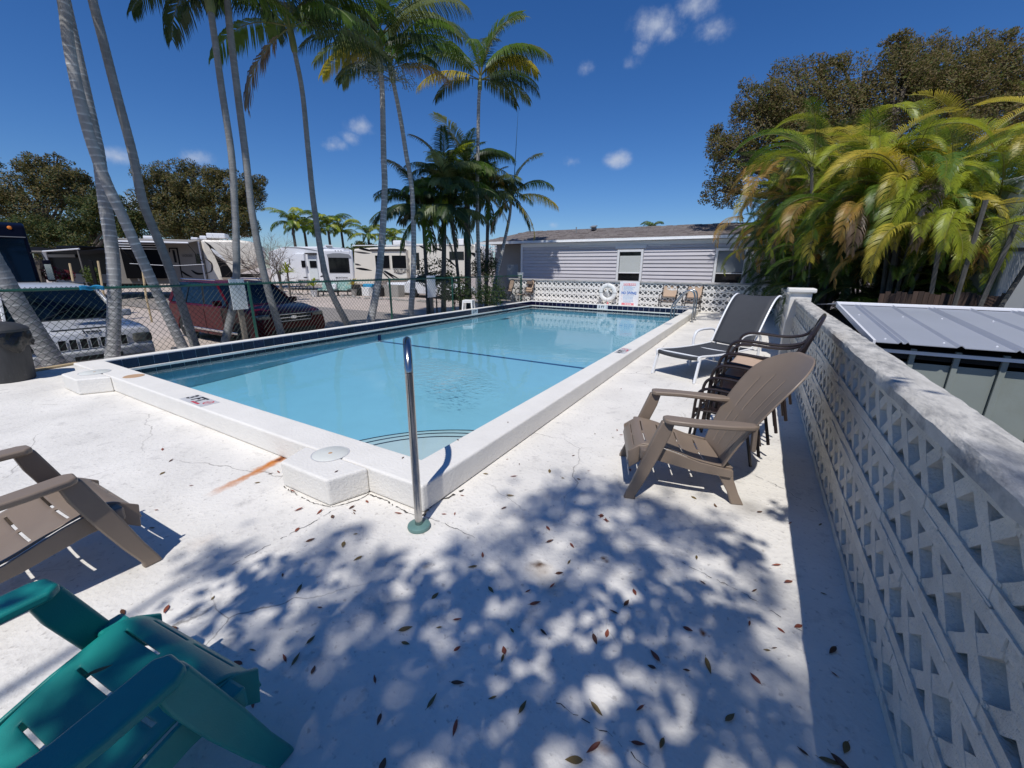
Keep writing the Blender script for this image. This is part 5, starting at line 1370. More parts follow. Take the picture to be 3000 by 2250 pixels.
def tree(name, label, cat, base, blobs, n, s, mats, seed, trunk_r=.2, group=None, limbs=True, trunkm='bark'):
    t = thing(name, label, cat, base, 0, group); B = Vector(base)
    bl = [((c[0]-B.x, c[1]-B.y, c[2]-B.z), r) for c, r in blobs]
    V, F, MI = leaf_cloud(bl, n, s, seed, len(mats))
    me = bpy.data.meshes.new('crown'); me.from_pydata([tuple(v) for v in V], [], F)
    for m in mats: me.materials.append(M[m])
    for i, p in enumerate(me.polygons): p.material_index = MI[i]
    me.update(); o = bpy.data.objects.new('crown', me); COL.objects.link(o); o.parent = t
    if limbs:
        tr = MB(); cz = sum(c[2]*1.0 for c, r in bl)/len(bl); cx_ = sum(c[0] for c, r in bl)/len(bl); cy_ = sum(c[1] for c, r in bl)/len(bl)
        fork = Vector((cx_*.4, cy_*.4, cz*.45)); tr.tube(catmull([(0, 0, -.2), (fork.x*.4, fork.y*.3, fork.z*.5), fork], 4), [trunk_r*(1.25-.06*i) for i in range(9)], 8)
        rnd = random.Random(seed)
        for c, r in bl:
            c = Vector(c); mid = fork.lerp(c, .5)+Vector((rnd.uniform(-.2, .2), rnd.uniform(-.2, .2), .1)); tr.tube(catmull([fork, mid, c], 4), [trunk_r*.55*(1-.1*i) for i in range(9)], 6)
            for _ in range(4):
                e = c+Vector((rnd.uniform(-1, 1)*r[0], rnd.uniform(-1, 1)*r[1], rnd.uniform(-.2, 1)*r[2]))*.75; tr.tube([mid.lerp(c, rnd.random()), c.lerp(e, .5)+Vector((0, 0, .1)), e], [trunk_r*.22, trunk_r*.15, trunk_r*.05], 5)
        tr.build('trunk', trunkm, t, smooth=True, fix=False)
    return t
def blob_px(lst, t, sc3=(1, 1, .9)):
    out = []
    for (u, v, rpx) in lst:
        c = dep(u, v, t); r = rpx/1192*t; out.append(((c.x, c.y, c.z), (r*sc3[0], r*sc3[1], r*sc3[2])))
    return out
# great brown-green tree on the right
tb = blob_px([(2150, 480, 85), (2120, 560, 60), (2220, 380, 110), (2330, 290, 120), (2310, 430, 120), (2450, 340, 120), (2500, 240, 85), (2600, 300, 140), (2660, 190, 85), (2780, 210, 110), (2740, 330, 140), (2900, 230, 120), (2880, 350, 130), (2960, 170, 70), (3060, 300, 140), (2200, 300, 60), (2400, 210, 45), (2620, 130, 35), (2920, 130, 45), (2110, 420, 45), (2480, 450, 120)], 17, (.95, 1.0, .9))
b0 = dep(2600, 900, 17); tree('shade_tree', 'huge brownish green tree rising behind the yellow palm clump on the right', 'tree', (b0.x, b0.y, -.3), tb, 170000, .105, ['leaf_brown', 'leaf_olive', 'leaf_yellowish', 'leaf_brown', 'leaf_brown', 'leaf_olive'], 21, .35)
tb = blob_px([(3060, 480, 120), (3040, 200, 60)], 19); b0 = dep(3080, 900, 19)
tree('shade_tree', 'brown leaved tree cut by the right edge above the trailer', 'tree', (b0.x, b0.y, -.3), tb, 14000, .12, ['leaf_brown', 'leaf_olive'], 22, .25)
# left background trees
tb = blob_px([(70, 560, 80), (150, 520, 55), (30, 620, 70), (130, 620, 90), (210, 560, 60), (90, 480, 30), (170, 470, 22), (230, 530, 35)], 38, (1, 1.2, .9)); b0 = dep(110, 800, 38)
tree('shade_tree', 'greyish green tree with ragged top behind the dark bus', 'tree', (b0.x, b0.y, -.3), tb, 42000, .21, ['leaf_dark', 'leaf_olive', 'leaf_brown'], 23, .3)
tb = blob_px([(60, 700, 80), (160, 700, 70), (240, 700, 60), (270, 640, 60), (340, 640, 70), (390, 670, 50), (300, 600, 45), (400, 620, 35)], 34, (1, 1.2, .85)); b0 = dep(240, 800, 34)
tree('broad_tree', 'low spreading green tree behind the black camper awning', 'tree', (b0.x, b0.y, -.3), tb, 46000, .19, ['leaf_green', 'leaf_olive', 'leaf_dark'], 24, .3)
tb = blob_px([(500, 570, 75), (580, 545, 65), (670, 560, 65), (730, 580, 48), (560, 640, 80), (650, 640, 80), (500, 640, 60), (460, 560, 38), (740, 540, 35), (620, 510, 35), (700, 650, 50), (560, 505, 22), (480, 520, 25)], 33, (1, 1.1, .9)); b0 = dep(620, 790, 33)
tree('round_tree', 'dense dome shaped dark olive tree behind the slim palm trunks', 'tree', (b0.x, b0.y, -.3), tb, 80000, .16, ['leaf_olive', 'leaf_dark', 'leaf_olive', 'leaf_brown'], 25, .35)
# distant green line right of the twig trees
for (u, v, r, lab) in ((1060, 745, 45, 'dark green shrubbery showing above the cream camper roof'), (520, 735, 50, 'low green tree between the round tree and the cream camper roof')):
    tb = blob_px([(u, v, r), (u+r, v+10, r*.8), (u-r, v+8, r*.7)], 44); b0 = dep(u, 800, 44)
    tree('bushy_tree', lab, 'tree', (b0.x, b0.y, -.3), tb, 7000, .3, ['leaf_green', 'leaf_olive'], int(u), .2)
# the tall tree behind the photographer's back that dapples the deck
import itertools
def shade_pt(u, v, h):
    p = gp(u, v); return p-SUNV*(h/-SUNV.z)*1.0
rs = random.Random(77)
# branches of fronds of foliage placed so that their shade falls where the deck is dappled
V = []; F = []
H0 = 9.5
def in_shade(u, v):
    p = gp(u, v); x, y = p.x, p.y
    return p
clumps = []
zone = [(640, 1640, .22), (760, 1760, .26), (900, 1660, .22), (1010, 1560, .16), (880, 1880, .26), (700, 1930, .18), (1060, 1760, .24), (1150, 1640, .16), (1240, 1760, .22), (1040, 2000, .24), (1240, 1950, .22), (1400, 1740, .20), (1450, 1900, .22), (1560, 1780, .20), (1500, 1600, .22),
        (1600, 1500, .26), (1720, 1450, .24), (1850, 1470, .22), (1950, 1520, .2), (2060, 1560, .22), (2180, 1620, .2), (1760, 1590, .22), (1900, 1660, .2), (1680, 1720, .2), (1850, 1820, .24), (2050, 1760, .2), (2150, 1850, .22), (1980, 1950, .22), (1700, 1960, .22), (1600, 2100, .22), (1300, 2120, .22), (1100, 2180, .2), (1850, 2120, .2), (2100, 2080, .22), (2250, 2000, .2), (2280, 1760, .18), (850, 2100, .2), (2300, 1500, .12), (1350, 1620, .16)]
zone += [(2300, 2200, .25), (1950, 2240, .25), (1480, 2240, .25), (700, 2200, .3)]
for (u, v, r) in zone:
    p = gp(u, v); h = rs.choice((5.0, 6.5, 8.5, 10, 11.5))*rs.uniform(.93, 1.07); r *= rs.uniform(.7, 1.15); c = p-SUNV*(h/-SUNV.z); clumps.append((c, r, h))
for x, y, r in ((-1.2, -.5, .4), (0, -.6, .5), (-.4, .2, .4), (.7, .3, .45), (.9, .9, .35), (1.0, 1.6, .3), (.75, 1.2, .3), (.68, 1.55, .22), (.72, 1.95, .16), (-1.3, .15, .22), (-1.6, .3, .16), (-1.1, .45, .18), (.8, -.4, .6), (-2.2, -1.5, .5), (-1, -1.6, .8), (.5, -1.8, .9), (2, -.8, .8), (2.2, .6, .5), (-2, -2.8, .9), (0, -3.2, 1), (2, -2.6, 1)):
    p = Vector((x, y, 0)); h = rs.uniform(8.2, 11.5); clumps.append((p-SUNV*(h/-SUNV.z), r, h))
bt = thing('shade_tree', 'tall leafy tree behind the viewpoint whose branches dapple the deck', 'tree', (-1.0, -7.2, -.3))
for (c, r, h) in clumps:
    for _ in range(int(150*(r/.22)**2*.47)):
        d = Vector((rs.gauss(0, 1), rs.gauss(0, 1), rs.gauss(0, 1))); d = d*.52*r
        p = c+d-bt.location; a = Vector((rs.gauss(0, 1), rs.gauss(0, 1), rs.gauss(0, .5))).normalized(); b = a.cross(Vector((rs.gauss(0, .4), rs.gauss(0, .4), 1))).normalized()
        l = rs.uniform(.09, .15); w = l*.5; o = len(V); V += [p-a*l*.5, p+b*w*.5, p+a*l*.5, p-b*w*.5]; F.append((o, o+1, o+2, o+3))
me = bpy.data.meshes.new('crown'); me.from_pydata([tuple(v) for v in V], [], F); me.materials.append(M['leaf_green']); me.update()
o = bpy.data.objects.new('crown', me); COL.objects.link(o); o.parent = bt
trk = MB(); fork = Vector((.2, .6, 5.2)); trk.tube(catmull([(0, 0, -.2), (.1, .1, 2.5), fork], 5), [.26-.012*i for i in range(11)], 10)
for i in range(0, len(clumps), 3):
    c = clumps[i][0]-bt.location; mid = fork.lerp(c, .5)+Vector((0, 0, .5)); trk.tube(catmull([fork, mid, c], 4), [.07-.0065*k for k in range(9)], 5)
trk.build('trunk', 'bark', bt, smooth=True, fix=False)

# ---------------------------------------------------------------- areca clumps on the right
def areca(label, base, H, n, seed, pal, spread=.9, s=1.0, low=True):
    n = int(n*1.45); s *= .93
    t = thing('areca_palm', label, 'palm clump', base, 0, 'clumping palms behind the metal shed'); r = random.Random(seed)
    st_ = []
    for i in range(max(5, n//7)):
        a = r.uniform(0, 2*PI); q = r.uniform(.05, .4); top = Vector((q*math.cos(a)*(1+spread), q*math.sin(a)*(1+spread), H*r.uniform(.45, .8)))
        m_ = MB(); m_.tube(catmull([(q*math.cos(a)*.6, q*math.sin(a)*.6, -.2), (q*math.cos(a), q*math.sin(a), top.z*.5), top], 5), .035, 6); m_.build('stem', 'palm_trunk_dark', t, smooth=True, fix=False); st_.append(top)
    for i in range(n):
        top = st_[i % len(st_)]; az = math.atan2(top.y, top.x)+r.gauss(0, 1.1) if r.random() < .7 else r.uniform(0, 2*PI)
        u = r.random(); key = 'aup' if u < .25 else 'amid' if u < .62 else 'alow' if u < .86 else 'adead'
        mm = r.choice(pal) if key != 'adead' else r.choice(('frond_orange', 'frond_dead', 'frond_yellow', 'frond_grey'))
        put_frond(t, (key, r.randrange(3)), top+Vector((0, 0, r.uniform(-.4, .1))), az, s*r.uniform(.8, 1.15), mm)
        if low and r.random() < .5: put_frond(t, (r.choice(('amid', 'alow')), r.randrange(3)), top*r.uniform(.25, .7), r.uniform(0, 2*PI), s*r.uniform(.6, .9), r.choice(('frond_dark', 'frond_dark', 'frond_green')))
    return t
mixg = ('frond_green', 'frond_lime', 'frond_lime', 'frond_yellow', 'frond_green')
mixd = ('frond_green', 'frond_dark', 'frond_green', 'frond_lime', 'frond_orange')
areca('olive and green palm clump at the left of the thicket, near the second house window', (.75, 18.5, -.3), 6.0, 70, 31, mixd+('frond_yellow',), s=1.3)
areca('upright bright green palm clump left of centre in the right hand thicket', (1.4, 12.6, -.3), 5.5, 80, 32, ('frond_green', 'frond_lime', 'frond_lime', 'frond_yellow'))
areca('yellow green palm clump with orange hanging fronds in the middle of the thicket', (2.5, 11.6, -.3), 4.4, 72, 33, mixg)
areca('lime palm clump with brown drooping fronds behind the shed roof', (3.6, 12.0, -.3), 4.6, 72, 34, mixg)
areca('tall golden palm clump at the right edge of the thicket', (5.2, 12.8, -.3), 5.2, 72, 35, ('frond_lime', 'frond_yellow', 'frond_green', 'frond_lime'), s=1.15)
areca('dense dark palm clump at the back of the thicket', (2.6, 14.0, -.3), 4.2, 60, 36, ('frond_dark', 'frond_green', 'frond_dark', 'frond_lime'))
areca('shaded palm clump filling the gap behind the pier of the block wall', (1.2, 14.6, -.3), 6.0, 70, 38, ('frond_dark', 'frond_green', 'frond_lime', 'frond_orange'))
areca('deeply shaded palm clump low behind the shed ridge', (3.2, 13.0, -.3), 2.4, 60, 39, ('frond_dark', 'frond_dark', 'frond_green'))
areca('olive palm clump overhanging the right end of the far block wall', (1.0, 16.2, -.3), 5.2, 60, 40, ('frond_green', 'frond_lime', 'frond_orange', 'frond_green'), s=1.1)
# hanging orange fronds that face the pool
hang = thing('areca_palm', 'half dead palm clump whose orange and grey fronds hang over the shed roof', 'palm clump', (3.0, 10.1, -.3), 0, 'clumping palms behind the metal shed')
for (u, v, t_, az, key, mm, s) in ((2400, 640, 8.9, 240, 'alow', 'frond_orange', .95), (2480, 620, 8.6, 275, 'adead', 'frond_dead', 1.1), (2520, 640, 8.5, 250, 'alow', 'frond_orange', .9), (2650, 560, 8.0, 250, 'alow', 'frond_yellow', .9), (2740, 540, 7.9, 255, 'adead', 'frond_grey', 1.2), (2680, 700, 7.4, 235, 'alow', 'frond_yellow', .85), (2810, 660, 7.0, 250, 'alow', 'frond_lime', .8), (2830, 640, 7.0, 330, 'alow', 'frond_yellow', .8), (2860, 700, 6.9, 310, 'alow', 'frond_lime', 1.0), (2180, 640, 12.0, 240, 'adead', 'frond_orange', 1.0), (2230, 560, 12.0, 260, 'alow', 'frond_orange', 1.0), (2880, 420, 10.5, 20, 'amid', 'frond_yellow', 1.3), (2800, 440, 10.5, 200, 'aup', 'frond_yellow', 1.0), (2700, 430, 10.5, 100, 'aup', 'frond_lime', 1.0), (2440, 420, 11, 200, 'amid', 'frond_lime', 1.0), (2500, 440, 10.5, 300, 'amid', 'frond_lime', 1.0)):
    p = dep(u, v, t_)-hang.location; put_frond(hang, (key, (u//10) % 3), p, R_(az), s, mm)
m_ = MB()
for (x, y, z) in ((0, 0, 3.0), (.4, -.1, 2.6), (-.4, .2, 2.9), (.8, .1, 2.3)): m_.tube(catmull([(x*.4, y, -.2), (x*.7, y, z*.5), (x, y, z)], 5), .035, 6)
m_.build('stem', 'palm_trunk_dark', hang, smooth=True, fix=False)

# wood fence behind the clumps
wf = thing('wooden_fence', 'dark weathered vertical board fence behind the shed roof', 'fence', (0, 0, 0))
pa, pb2 = dep(2560, 930, 7.7), dep(2925, 950, 7.1); pa.z = pb2.z = 0
n = 22
for i in range(n):
    a, b = pa.lerp(pb2, i/n), pa.lerp(pb2, (i+.93)/n); hgt = 1.15+rs.uniform(-.03, .03)
    MB().bar((a.x, a.y, hgt/2-.2), (b.x, b.y, hgt/2-.2), .02, hgt+.5).build('board', 'wood_dark', wf)
# trailer at the right edge
tl = thing('trailer', 'grey and white trailer cut by the right edge beyond the shed', 'trailer', (0, 0, 0))
ta = dep(2905, 900, 7.3); tb2 = dep(3350, 900, 6.8)
dv = Vector((tb2.x-ta.x, tb2.y-ta.y, 0)).normalized(); nv = Vector((-dv.y, dv.x, 0)); Lx = 7
Xt = Matrix((dv, nv, Vector((0, 0, 1)))).transposed().to_4x4(); Xt.translation = (ta.x, ta.y, 0)
ztop_ = dep(2960, 735, 7.2).z
MB().box((Lx/2, 1.2, (ztop_-.6)/2), (Lx, 2.4, ztop_+.6), X=Xt).build('lower_body', 'trailer_grey', tl, bevel=.03)
zt2 = dep(2950, 520, 7.2).z
MB().box((Lx/2, 1.25, (ztop_+zt2)/2+.01), (Lx-.05, 2.3, zt2-ztop_-.02), X=Xt).build('upper_body', 'rv_white', tl, bevel=.12)
MB().box((Lx/2, -.01, ztop_+.02), (Lx, .04, .05), X=Xt).build('belt_trim', 'black_trim', tl)
MB().box((Lx/2, .0, zt2-.12), (Lx, .16, .10), X=Xt).build('awning_roll', 'rv_white', tl, bevel=.03)
MB().box((1.6, .08, (ztop_+zt2)/2-.05), (1.2, .03, .4), X=Xt).build('window', 'glass_dark', tl)
# ================================================================ VEHICLES
def arch(cx_, r, z0, n=8): return [(cx_+r*math.cos(PI-PI*i/n), z0+r*math.sin(PI-PI*i/n)) for i in range(n+1)]
def wheel(t, x, y, r, s, w=.22):
    wt = MB(); wt.lathe([(r*.62, -w/2), (r*.92, -w/2), (r, -w/2+.03), (r, w/2-.03), (r*.92, w/2), (r*.62, w/2)], 28)
    o = wt.build('wheel', 'tyre', t, smooth=True); o.location = (x, y, r); o.rotation_euler = (PI/2*(-s), 0, 0)
    rm = MB(); rm.lathe([(r*.62, -.02), (r*.64, w/2-.02), (r*.60, w/2-.005), (r*.56, w/2-.03), (.05, w/2-.045), (.001, w/2-.04)], 24)
    for k in range(7):
        a = 2*PI*k/7; rm.bar((.04*math.cos(a), .04*math.sin(a), w/2-.025), (r*.58*math.cos(a), r*.58*math.sin(a), w/2-.018), .05, .03)
    rm.build('rim', 'chrome', o, smooth=True)
def car(name, label, cat, loc, rz, L, W, body, cabin, paint, R=.36, wx=(.9, -.95), glass='glass_car', zb=.26):
    """body: side outline points above the sills (x,z); cabin: 4 stations (x bottom, x top) front/rear, z belt, z roof, inset."""
    t = thing(name, label, cat, loc, rz)
    xf, xr = L/2-wx[0], -L/2-wx[1]
    low = [(L/2-.04, zb)]+[]
    outline = body+[(L/2-.06, zb)]+list(reversed(arch(xf, R+.05, zb)))+list(reversed(arch(xr, R+.05, zb)))+[(-L/2+.05, zb)]
    b = MB(); n = len(outline); rows = []
    for (fy, shrink) in ((-1, .06), (-.93, 0.0), (.93, 0.0), (1, .06)): pass
    for (yy, k) in ((-W/2, .985), (-W/2+.10, 1.0), (W/2-.10, 1.0), (W/2, .985)):
        row = []
        for (x, z) in outline:
            row.append(len(b.v)); b.v.append(Vector((x*k, yy, z if abs(yy) < W/2-.01 or z < .7 else z-.035)))
        rows.append(row)
    for i in range(3):
        for j in range(n): b.f.append((rows[i][j], rows[i][(j+1) % n], rows[i+1][(j+1) % n], rows[i+1][j])); b.m.append(0)
    b.f.append(tuple(rows[0])); b.f.append(tuple(reversed(rows[3]))); b.m += [0, 0]
    b.build('body', paint, t, bevel=.03, seg=2, smooth=True)
    MB().box((0, 0, .42), (L-.5, W-.25, .35)).build('underbody', 'black_trim', t)
    (xfb, xft), (xrb, xrt), zbelt, zroof, ins = cabin
    g = MB()
    for (x, z, w) in ((xfb, zbelt, W/2-.06), (xft, zroof-.03, W/2-ins), (xrt, zroof-.03, W/2-ins), (xrb, zbelt, W/2-.06)):
        g.v += [Vector((x, -w, z)), Vector((x, w, z))]
    g.f = [(0, 1, 3, 2), (2, 3, 5, 4), (4, 5, 7, 6), (0, 2, 4, 6), (1, 7, 5, 3), (0, 6, 7, 1)]; g.m = [0]*6
    g.build('windows', glass, t)
    rf_ = MB(); wr = W/2-ins+.01; xm = (xft+xrt)/2
    for (x, z) in ((xft+.05, zroof-.035), (xft-.15, zroof+.005), (xm, zroof+.03), (xrt+.15, zroof+.01), (xrt-.04, zroof-.03)):
        rf_.v += [Vector((x, -wr, z-.04)), Vector((x, -wr+.10, z)), Vector((x, wr-.10, z)), Vector((x, wr, z-.04)), Vector((x, wr-.1, z-.05)), Vector((x, -wr+.1, z-.05))]
    for i in range(4):
        for j in range(6): rf_.f.append((i*6+j, i*6+(j+1) % 6, (i+1)*6+(j+1) % 6, (i+1)*6+j)); rf_.m.append(0)
    rf_.f += [(0, 1, 2, 3, 4, 5), tuple(reversed(range(24, 30)))]; rf_.m += [0, 0]
    rf_.build('roof', paint, t, smooth=True)
    for s in (-1, 1):
        p = MB(); wb_, wt_ = W/2-.055, W/2-ins+.004
        p.bar((xfb+.03, s*wb_, zbelt-.02), (xft+.03, s*wt_, zroof-.03), .06, .05, up=(0, 1, 0)); p.bar((xrb-.02, s*wb_, zbelt-.02), (xrt-.02, s*wt_, zroof-.03), .16, .05, up=(0, 1, 0))
        p.build('pillar', paint, t, bevel=.01)
        for f in ((.36, .68) if L > 4.6 else (.42,)):
            xb = lerp(xfb, xrb, f+.03); xt_ = lerp(xft, xrt, f); MB().bar((xb, s*(wb_+.002), zbelt), (xt_, s*(wt_+.002), zroof-.05), .05, .02, up=(0, 1, 0)).build('pillar', 'black_trim', t)
        mi = MB(); mi.box((xfb-.25, s*(W/2+.10), zbelt+.08), (.10, .22, .15)); mi.build('mirror', paint, t, bevel=.03)
        wheel(t, xf, s*(W/2-.12), R, s); wheel(t, xr, s*(W/2-.12), R, s)
        MB().box((xf-.85, s*(W/2+.001), .62), (.012, .012, .75)).build('door_seam', 'black_trim', t)
        MB().box((xf-1.85, s*(W/2+.001), .62), (.012, .012, .75)).build('door_seam', 'black_trim', t)
    return t

# silver SUV, nose to the fence
JL, JW = 4.6, 1.84
jx = -11.1-JL/2
jeep = car('parked_suv', 'silver boxy off-road car with seven slot grille parked nose to the fence', 'car', (jx, 2.68, -.60), 0, JL, JW,
    [(-2.3, .50), (-2.28, .95), (-1.9, 1.08), (.75, 1.08), (1.9, 1.00), (2.22, .93), (2.27, .80), (2.26, .62), (2.30, .60), (2.30, .40)],
    ((.98, .30), (-2.15, -1.95), 1.06, 1.76, .22), 'jeep_silver', R=.37)
X_ = 2.275
gm = MB()
for k in range(7):
    yy = (k-3)*.148; gm.box((X_+.004, yy, .725), (.02, .100, .185))
gm.build('grille_slots', 'dark_gap', jeep, bevel=.012)
for k in range(7):
    yy = (k-3)*.148; fr = MB()
    for s in (-1, 1): fr.box((X_+.012, yy+s*.054, .725), (.02, .010, .20))
    fr.box((X_+.012, yy, .725+.0975), (.02, .098, .010)); fr.box((X_+.012, yy, .725-.0975), (.02, .098, .010)); fr.build('grille_surround', 'jeep_silver', jeep, bevel=.003)
for s in (-1, 1):
    MB().box((X_-.03, s*.715, .735), (.12, .235, .19)).build('headlight', 'lamp_glass', jeep, bevel=.04, seg=3)
    MB().box((X_-.06, s*.86, .735), (.20, .10, .17)).build('side_lamp', 'black_trim', jeep, bevel=.03)
    MB().box((X_+.03, s*.55, .50), (.06, .26, .08)).build('fog_lamp', 'lamp_glass', jeep, bevel=.02)
MB().box((X_+.02, 0, .50), (.16, JW-.06, .17)).build('bumper', 'jeep_lower', jeep, bevel=.03, seg=3)
MB().box((X_+.105, 0, .46), (.01, .70, .08)).build('bumper_opening', 'dark_gap', jeep)
text('Jeep', .105, 'black_trim', jeep, (2.215, .02, .945), (PI/2*.35, 0, PI/2), bold=.003, sx=1.5)
hb = MB(); hb.box((1.3, 0, 1.055), (1.5, 1.0, .02), ry=.07); hb.build('hood_panel', 'jeep_silver', jeep, bevel=.01)
for s in (-1, 1): MB().tube([(.2, s*.60, 1.80), (-1.7, s*.60, 1.81)], .016, 6).tube([(.2, s*.6, 1.75), (.2, s*.6, 1.80)], .014, 6).tube([(-1.7, s*.6, 1.75), (-1.7, s*.6, 1.81)], .014, 6).build('roof_rail', 'black_trim', jeep)
MB().box((.99, 0, 1.085), (.12, 1.5, .03)).build('wiper_cowl', 'black_trim', jeep)
for s in (-.4, .25): MB().bar((1.0, s, 1.10), (.78, s+.5, 1.27), .02, .012).build('wiper', 'black_trim', jeep)

# dark red SUV
SL, SW = 5.1, 1.98
suv = car('parked_suv', 'dark red large sport utility car parked nose to the fence behind the palm trunks', 'car', (-11.0-SL/2, 6.75, -.60), 0, SL, SW,
    [(-2.52, .55), (-2.54, .95), (-2.40, 1.12), (.95, 1.14), (1.7, 1.13), (2.28, 1.02), (2.48, .90), (2.55, .60), (2.50, .40)],
    ((1.12, .25), (-2.40, -2.02), 1.12, 1.74, .24), 'suv_red', R=.40)
for k, z in enumerate((.93, .84, .75)): MB().box((2.53-.02*k*0+.0, 0, z), (.05, 1.05, .022)).build('grille_bar', 'chrome', suv, bevel=.004)
MB().box((2.50, 0, .83), (.05, 1.10, .26)).build('grille', 'dark_gap', suv, bevel=.01)
MB().lathe([(.001, .012), (.085, .012), (.10, 0)], 24, X=Matrix.Translation((2.555, 0, .845)) @ Matrix.Rotation(PI/2, 4, 'Y') @ Matrix.Diagonal((.5, 1, 1, 1))).build('badge', 'chrome', suv)
for s in (-1, 1):
    MB().box((2.38, s*.78, .88), (.26, .34, .13)).build('headlight', 'lamp_glass', suv, bevel=.04, seg=3)
    MB().box((2.45, s*.72, .52), (.10, .26, .10)).build('fog_lamp', 'black_trim', suv, bevel=.02)
    MB().tube([(.2, s*.72, 1.80), (-1.9, s*.72, 1.80)], .016, 6).build('roof_rail', 'chrome', suv)
MB().box((2.47, 0, .48), (.14, 1.3, .14)).build('bumper_opening', 'dark_gap', suv, bevel=.02)
MB().box((-.1, -SW/2-.005, .40), (3.2, .03, .07)).build('sill_trim', 'chrome', suv, bevel=.01)
# small white pennant flag etc. on the suv
wa = [gp(950+x/4.424, 650+y/4.424, -.30) for x, y in ((1210, 985), (1710, 1020))]
wc = (wa[0]+wa[1])/2
wdir = (wa[1]-wa[0]); wrz = math.atan2(wdir.y, wdir.x)
k_ = 2.75/wdir.length
wcar = car('parked_car', 'white saloon car parked beyond the fence behind the dark leafy shrub', 'car', (wc.x*1.0-.6, wc.y*1.0+1.0, -.30), wrz, 4.7, 1.8,
    [(-2.3, .5), (-2.32, .82), (-2.1, .98), (-1.6, 1.0), (.95, .92), (1.9, .82), (2.25, .68), (2.33, .50), (2.30, .36)],
    ((1.05, .25), (-1.95, -1.15), .92, 1.42, .26), 'car_white', R=.33)

# dark bus at the left edge
bus = thing('motorcoach', 'dark blue bus with wide windscreen and long mirror at the left edge', 'bus', (0, 0, 0))
d0, d1 = 15.2, 17.0
pA = dep(-260, 800, d0); pB = dep(112, 800, d1)
WB = 2.6; rr0 = ray(95, 800); rr0.z = 0; rr0.normalize(); nv = rr0; dv = Vector((nv.y, -nv.x, 0))
Xb = Matrix((dv, nv, Vector((0, 0, 1)))).transposed().to_4x4(); org = pB-dv*WB; Xb.translation = (org.x, org.y, -.6)
HB = dep(30, 655, 17).z+.6
prof = [(0, .35), (-.06, .6), (-.08, 1.1), (-.02, 1.5), (.06, 2.6), (.22, HB-.15), (.5, HB), (10, HB), (10, .35)]
b = MB(); b.prism(prof, WB, plane='yz', X=Xb, off=0); b.build('body', 'bus_blue', bus, bevel=.08, seg=4, smooth=True)
wsb, wst = 1.52, HB-.62
ws = MB()
for s0, s1 in ((.12, WB/2-.03), (WB/2+.03, WB-.12)):
    ws.add([(s0, -.055, wsb), (s1, -.055, wsb), (s1, .13, wst), (s0, .13, wst)], [(0, 1, 2, 3)], X=Xb)
ws.build('windscreen', 'glass_car', bus, solid=.02, fix=False)
MB().box((WB/2, -.075, wsb-.04), (WB-.1, .03, .03), X=Xb).build('trim_line', 'rv_grey', bus)
MB().box((WB/2, .11, wst+.05), (WB-.1, .03, .025), X=Xb).build('trim_line', 'rv_grey', bus)
for x in (.5, WB-.40): MB().lathe([(.001, .05), (.05, .04), (.07, 0)], 12, X=Xb @ Matrix.Translation((x, .20, HB-.22)) @ Matrix.Rotation(PI/2, 4, 'X')).build('marker_lamp', 'amber', bus)
mr_ = MB(); mr_.box((WB+.32, -.32, 1.95), (.24, .16, .85), X=Xb); m1 = mr_.build('mirror', 'bus_blue', bus, bevel=.04)
MB().box((WB+.32, -.41, 1.90), (.19, .01, .62), X=Xb).build('mirror_glass', 'chrome', m1)
MB().tube([Xb @ Vector((WB-.05, .1, 2.65)), Xb @ Vector((WB+.25, -.2, 2.65)), Xb @ Vector((WB+.32, -.32, 2.3))], .03, 6).build('mirror_arm', 'black_trim', bus)
for y in (1.2, 7.6): MB().lathe([(.001, -.15), (.5, -.15), (.5, .15), (.001, .15)], 24, X=Xb @ Matrix.Translation((WB-.14, y, .5)) @ Matrix.Rotation(PI/2, 4, 'Y')).build('wheel', 'tyre', bus)

# ---------------------------------------------------------------- campers
def frame_on(u0, t0, u1, t1, zg_=-.3):
    a = dep(u0, 800, t0); b = dep(u1, 800, t1); d = Vector((b.x-a.x, b.y-a.y, 0)); L = d.length; d.normalize(); n = Vector((-d.y, d.x, 0))
    X = Matrix((d, n, Vector((0, 0, 1)))).transposed().to_4x4(); X.translation = (a.x, a.y, zg_); return X, L
def face_xy(X, u, v):
    # where the sight line meets the side face y=0 of the frame
    Xi = X.inverted(); o = Xi @ Vector((0, 0, EYE)); d = Xi.to_3x3() @ ray(u, v); t = -o.y/d.y; p = o+d*t; return (p.x, p.z)
def decal(X, parent, name, m, poly, dpt=.012, off=-.012):
    P = [face_xy(X, u, v) for u, v in poly]; return MB().prism(P, dpt, plane='xz', X=X, off=off-dpt+.012-.002).build(name, m, parent)
def win_px(X, parent, u0, v0, u1, v1, m='glass_dark', bev=.04, frame='black_trim', name='window', skew=0):
    a = face_xy(X, u0, v0); b = face_xy(X, u1, v1); w, h = abs(b[0]-a[0]), abs(a[1]-b[1]); c = ((a[0]+b[0])/2, (a[1]+b[1])/2)
    f = MB().box((c[0], -.015, c[1]), (w, .03, h), X=X).build(name, frame, parent, bevel=.012, seg=2)
    MB().box((c[0], -.034, c[1]), (w-.06, .008, h-.06), X=X).build('pane', m, f); return f
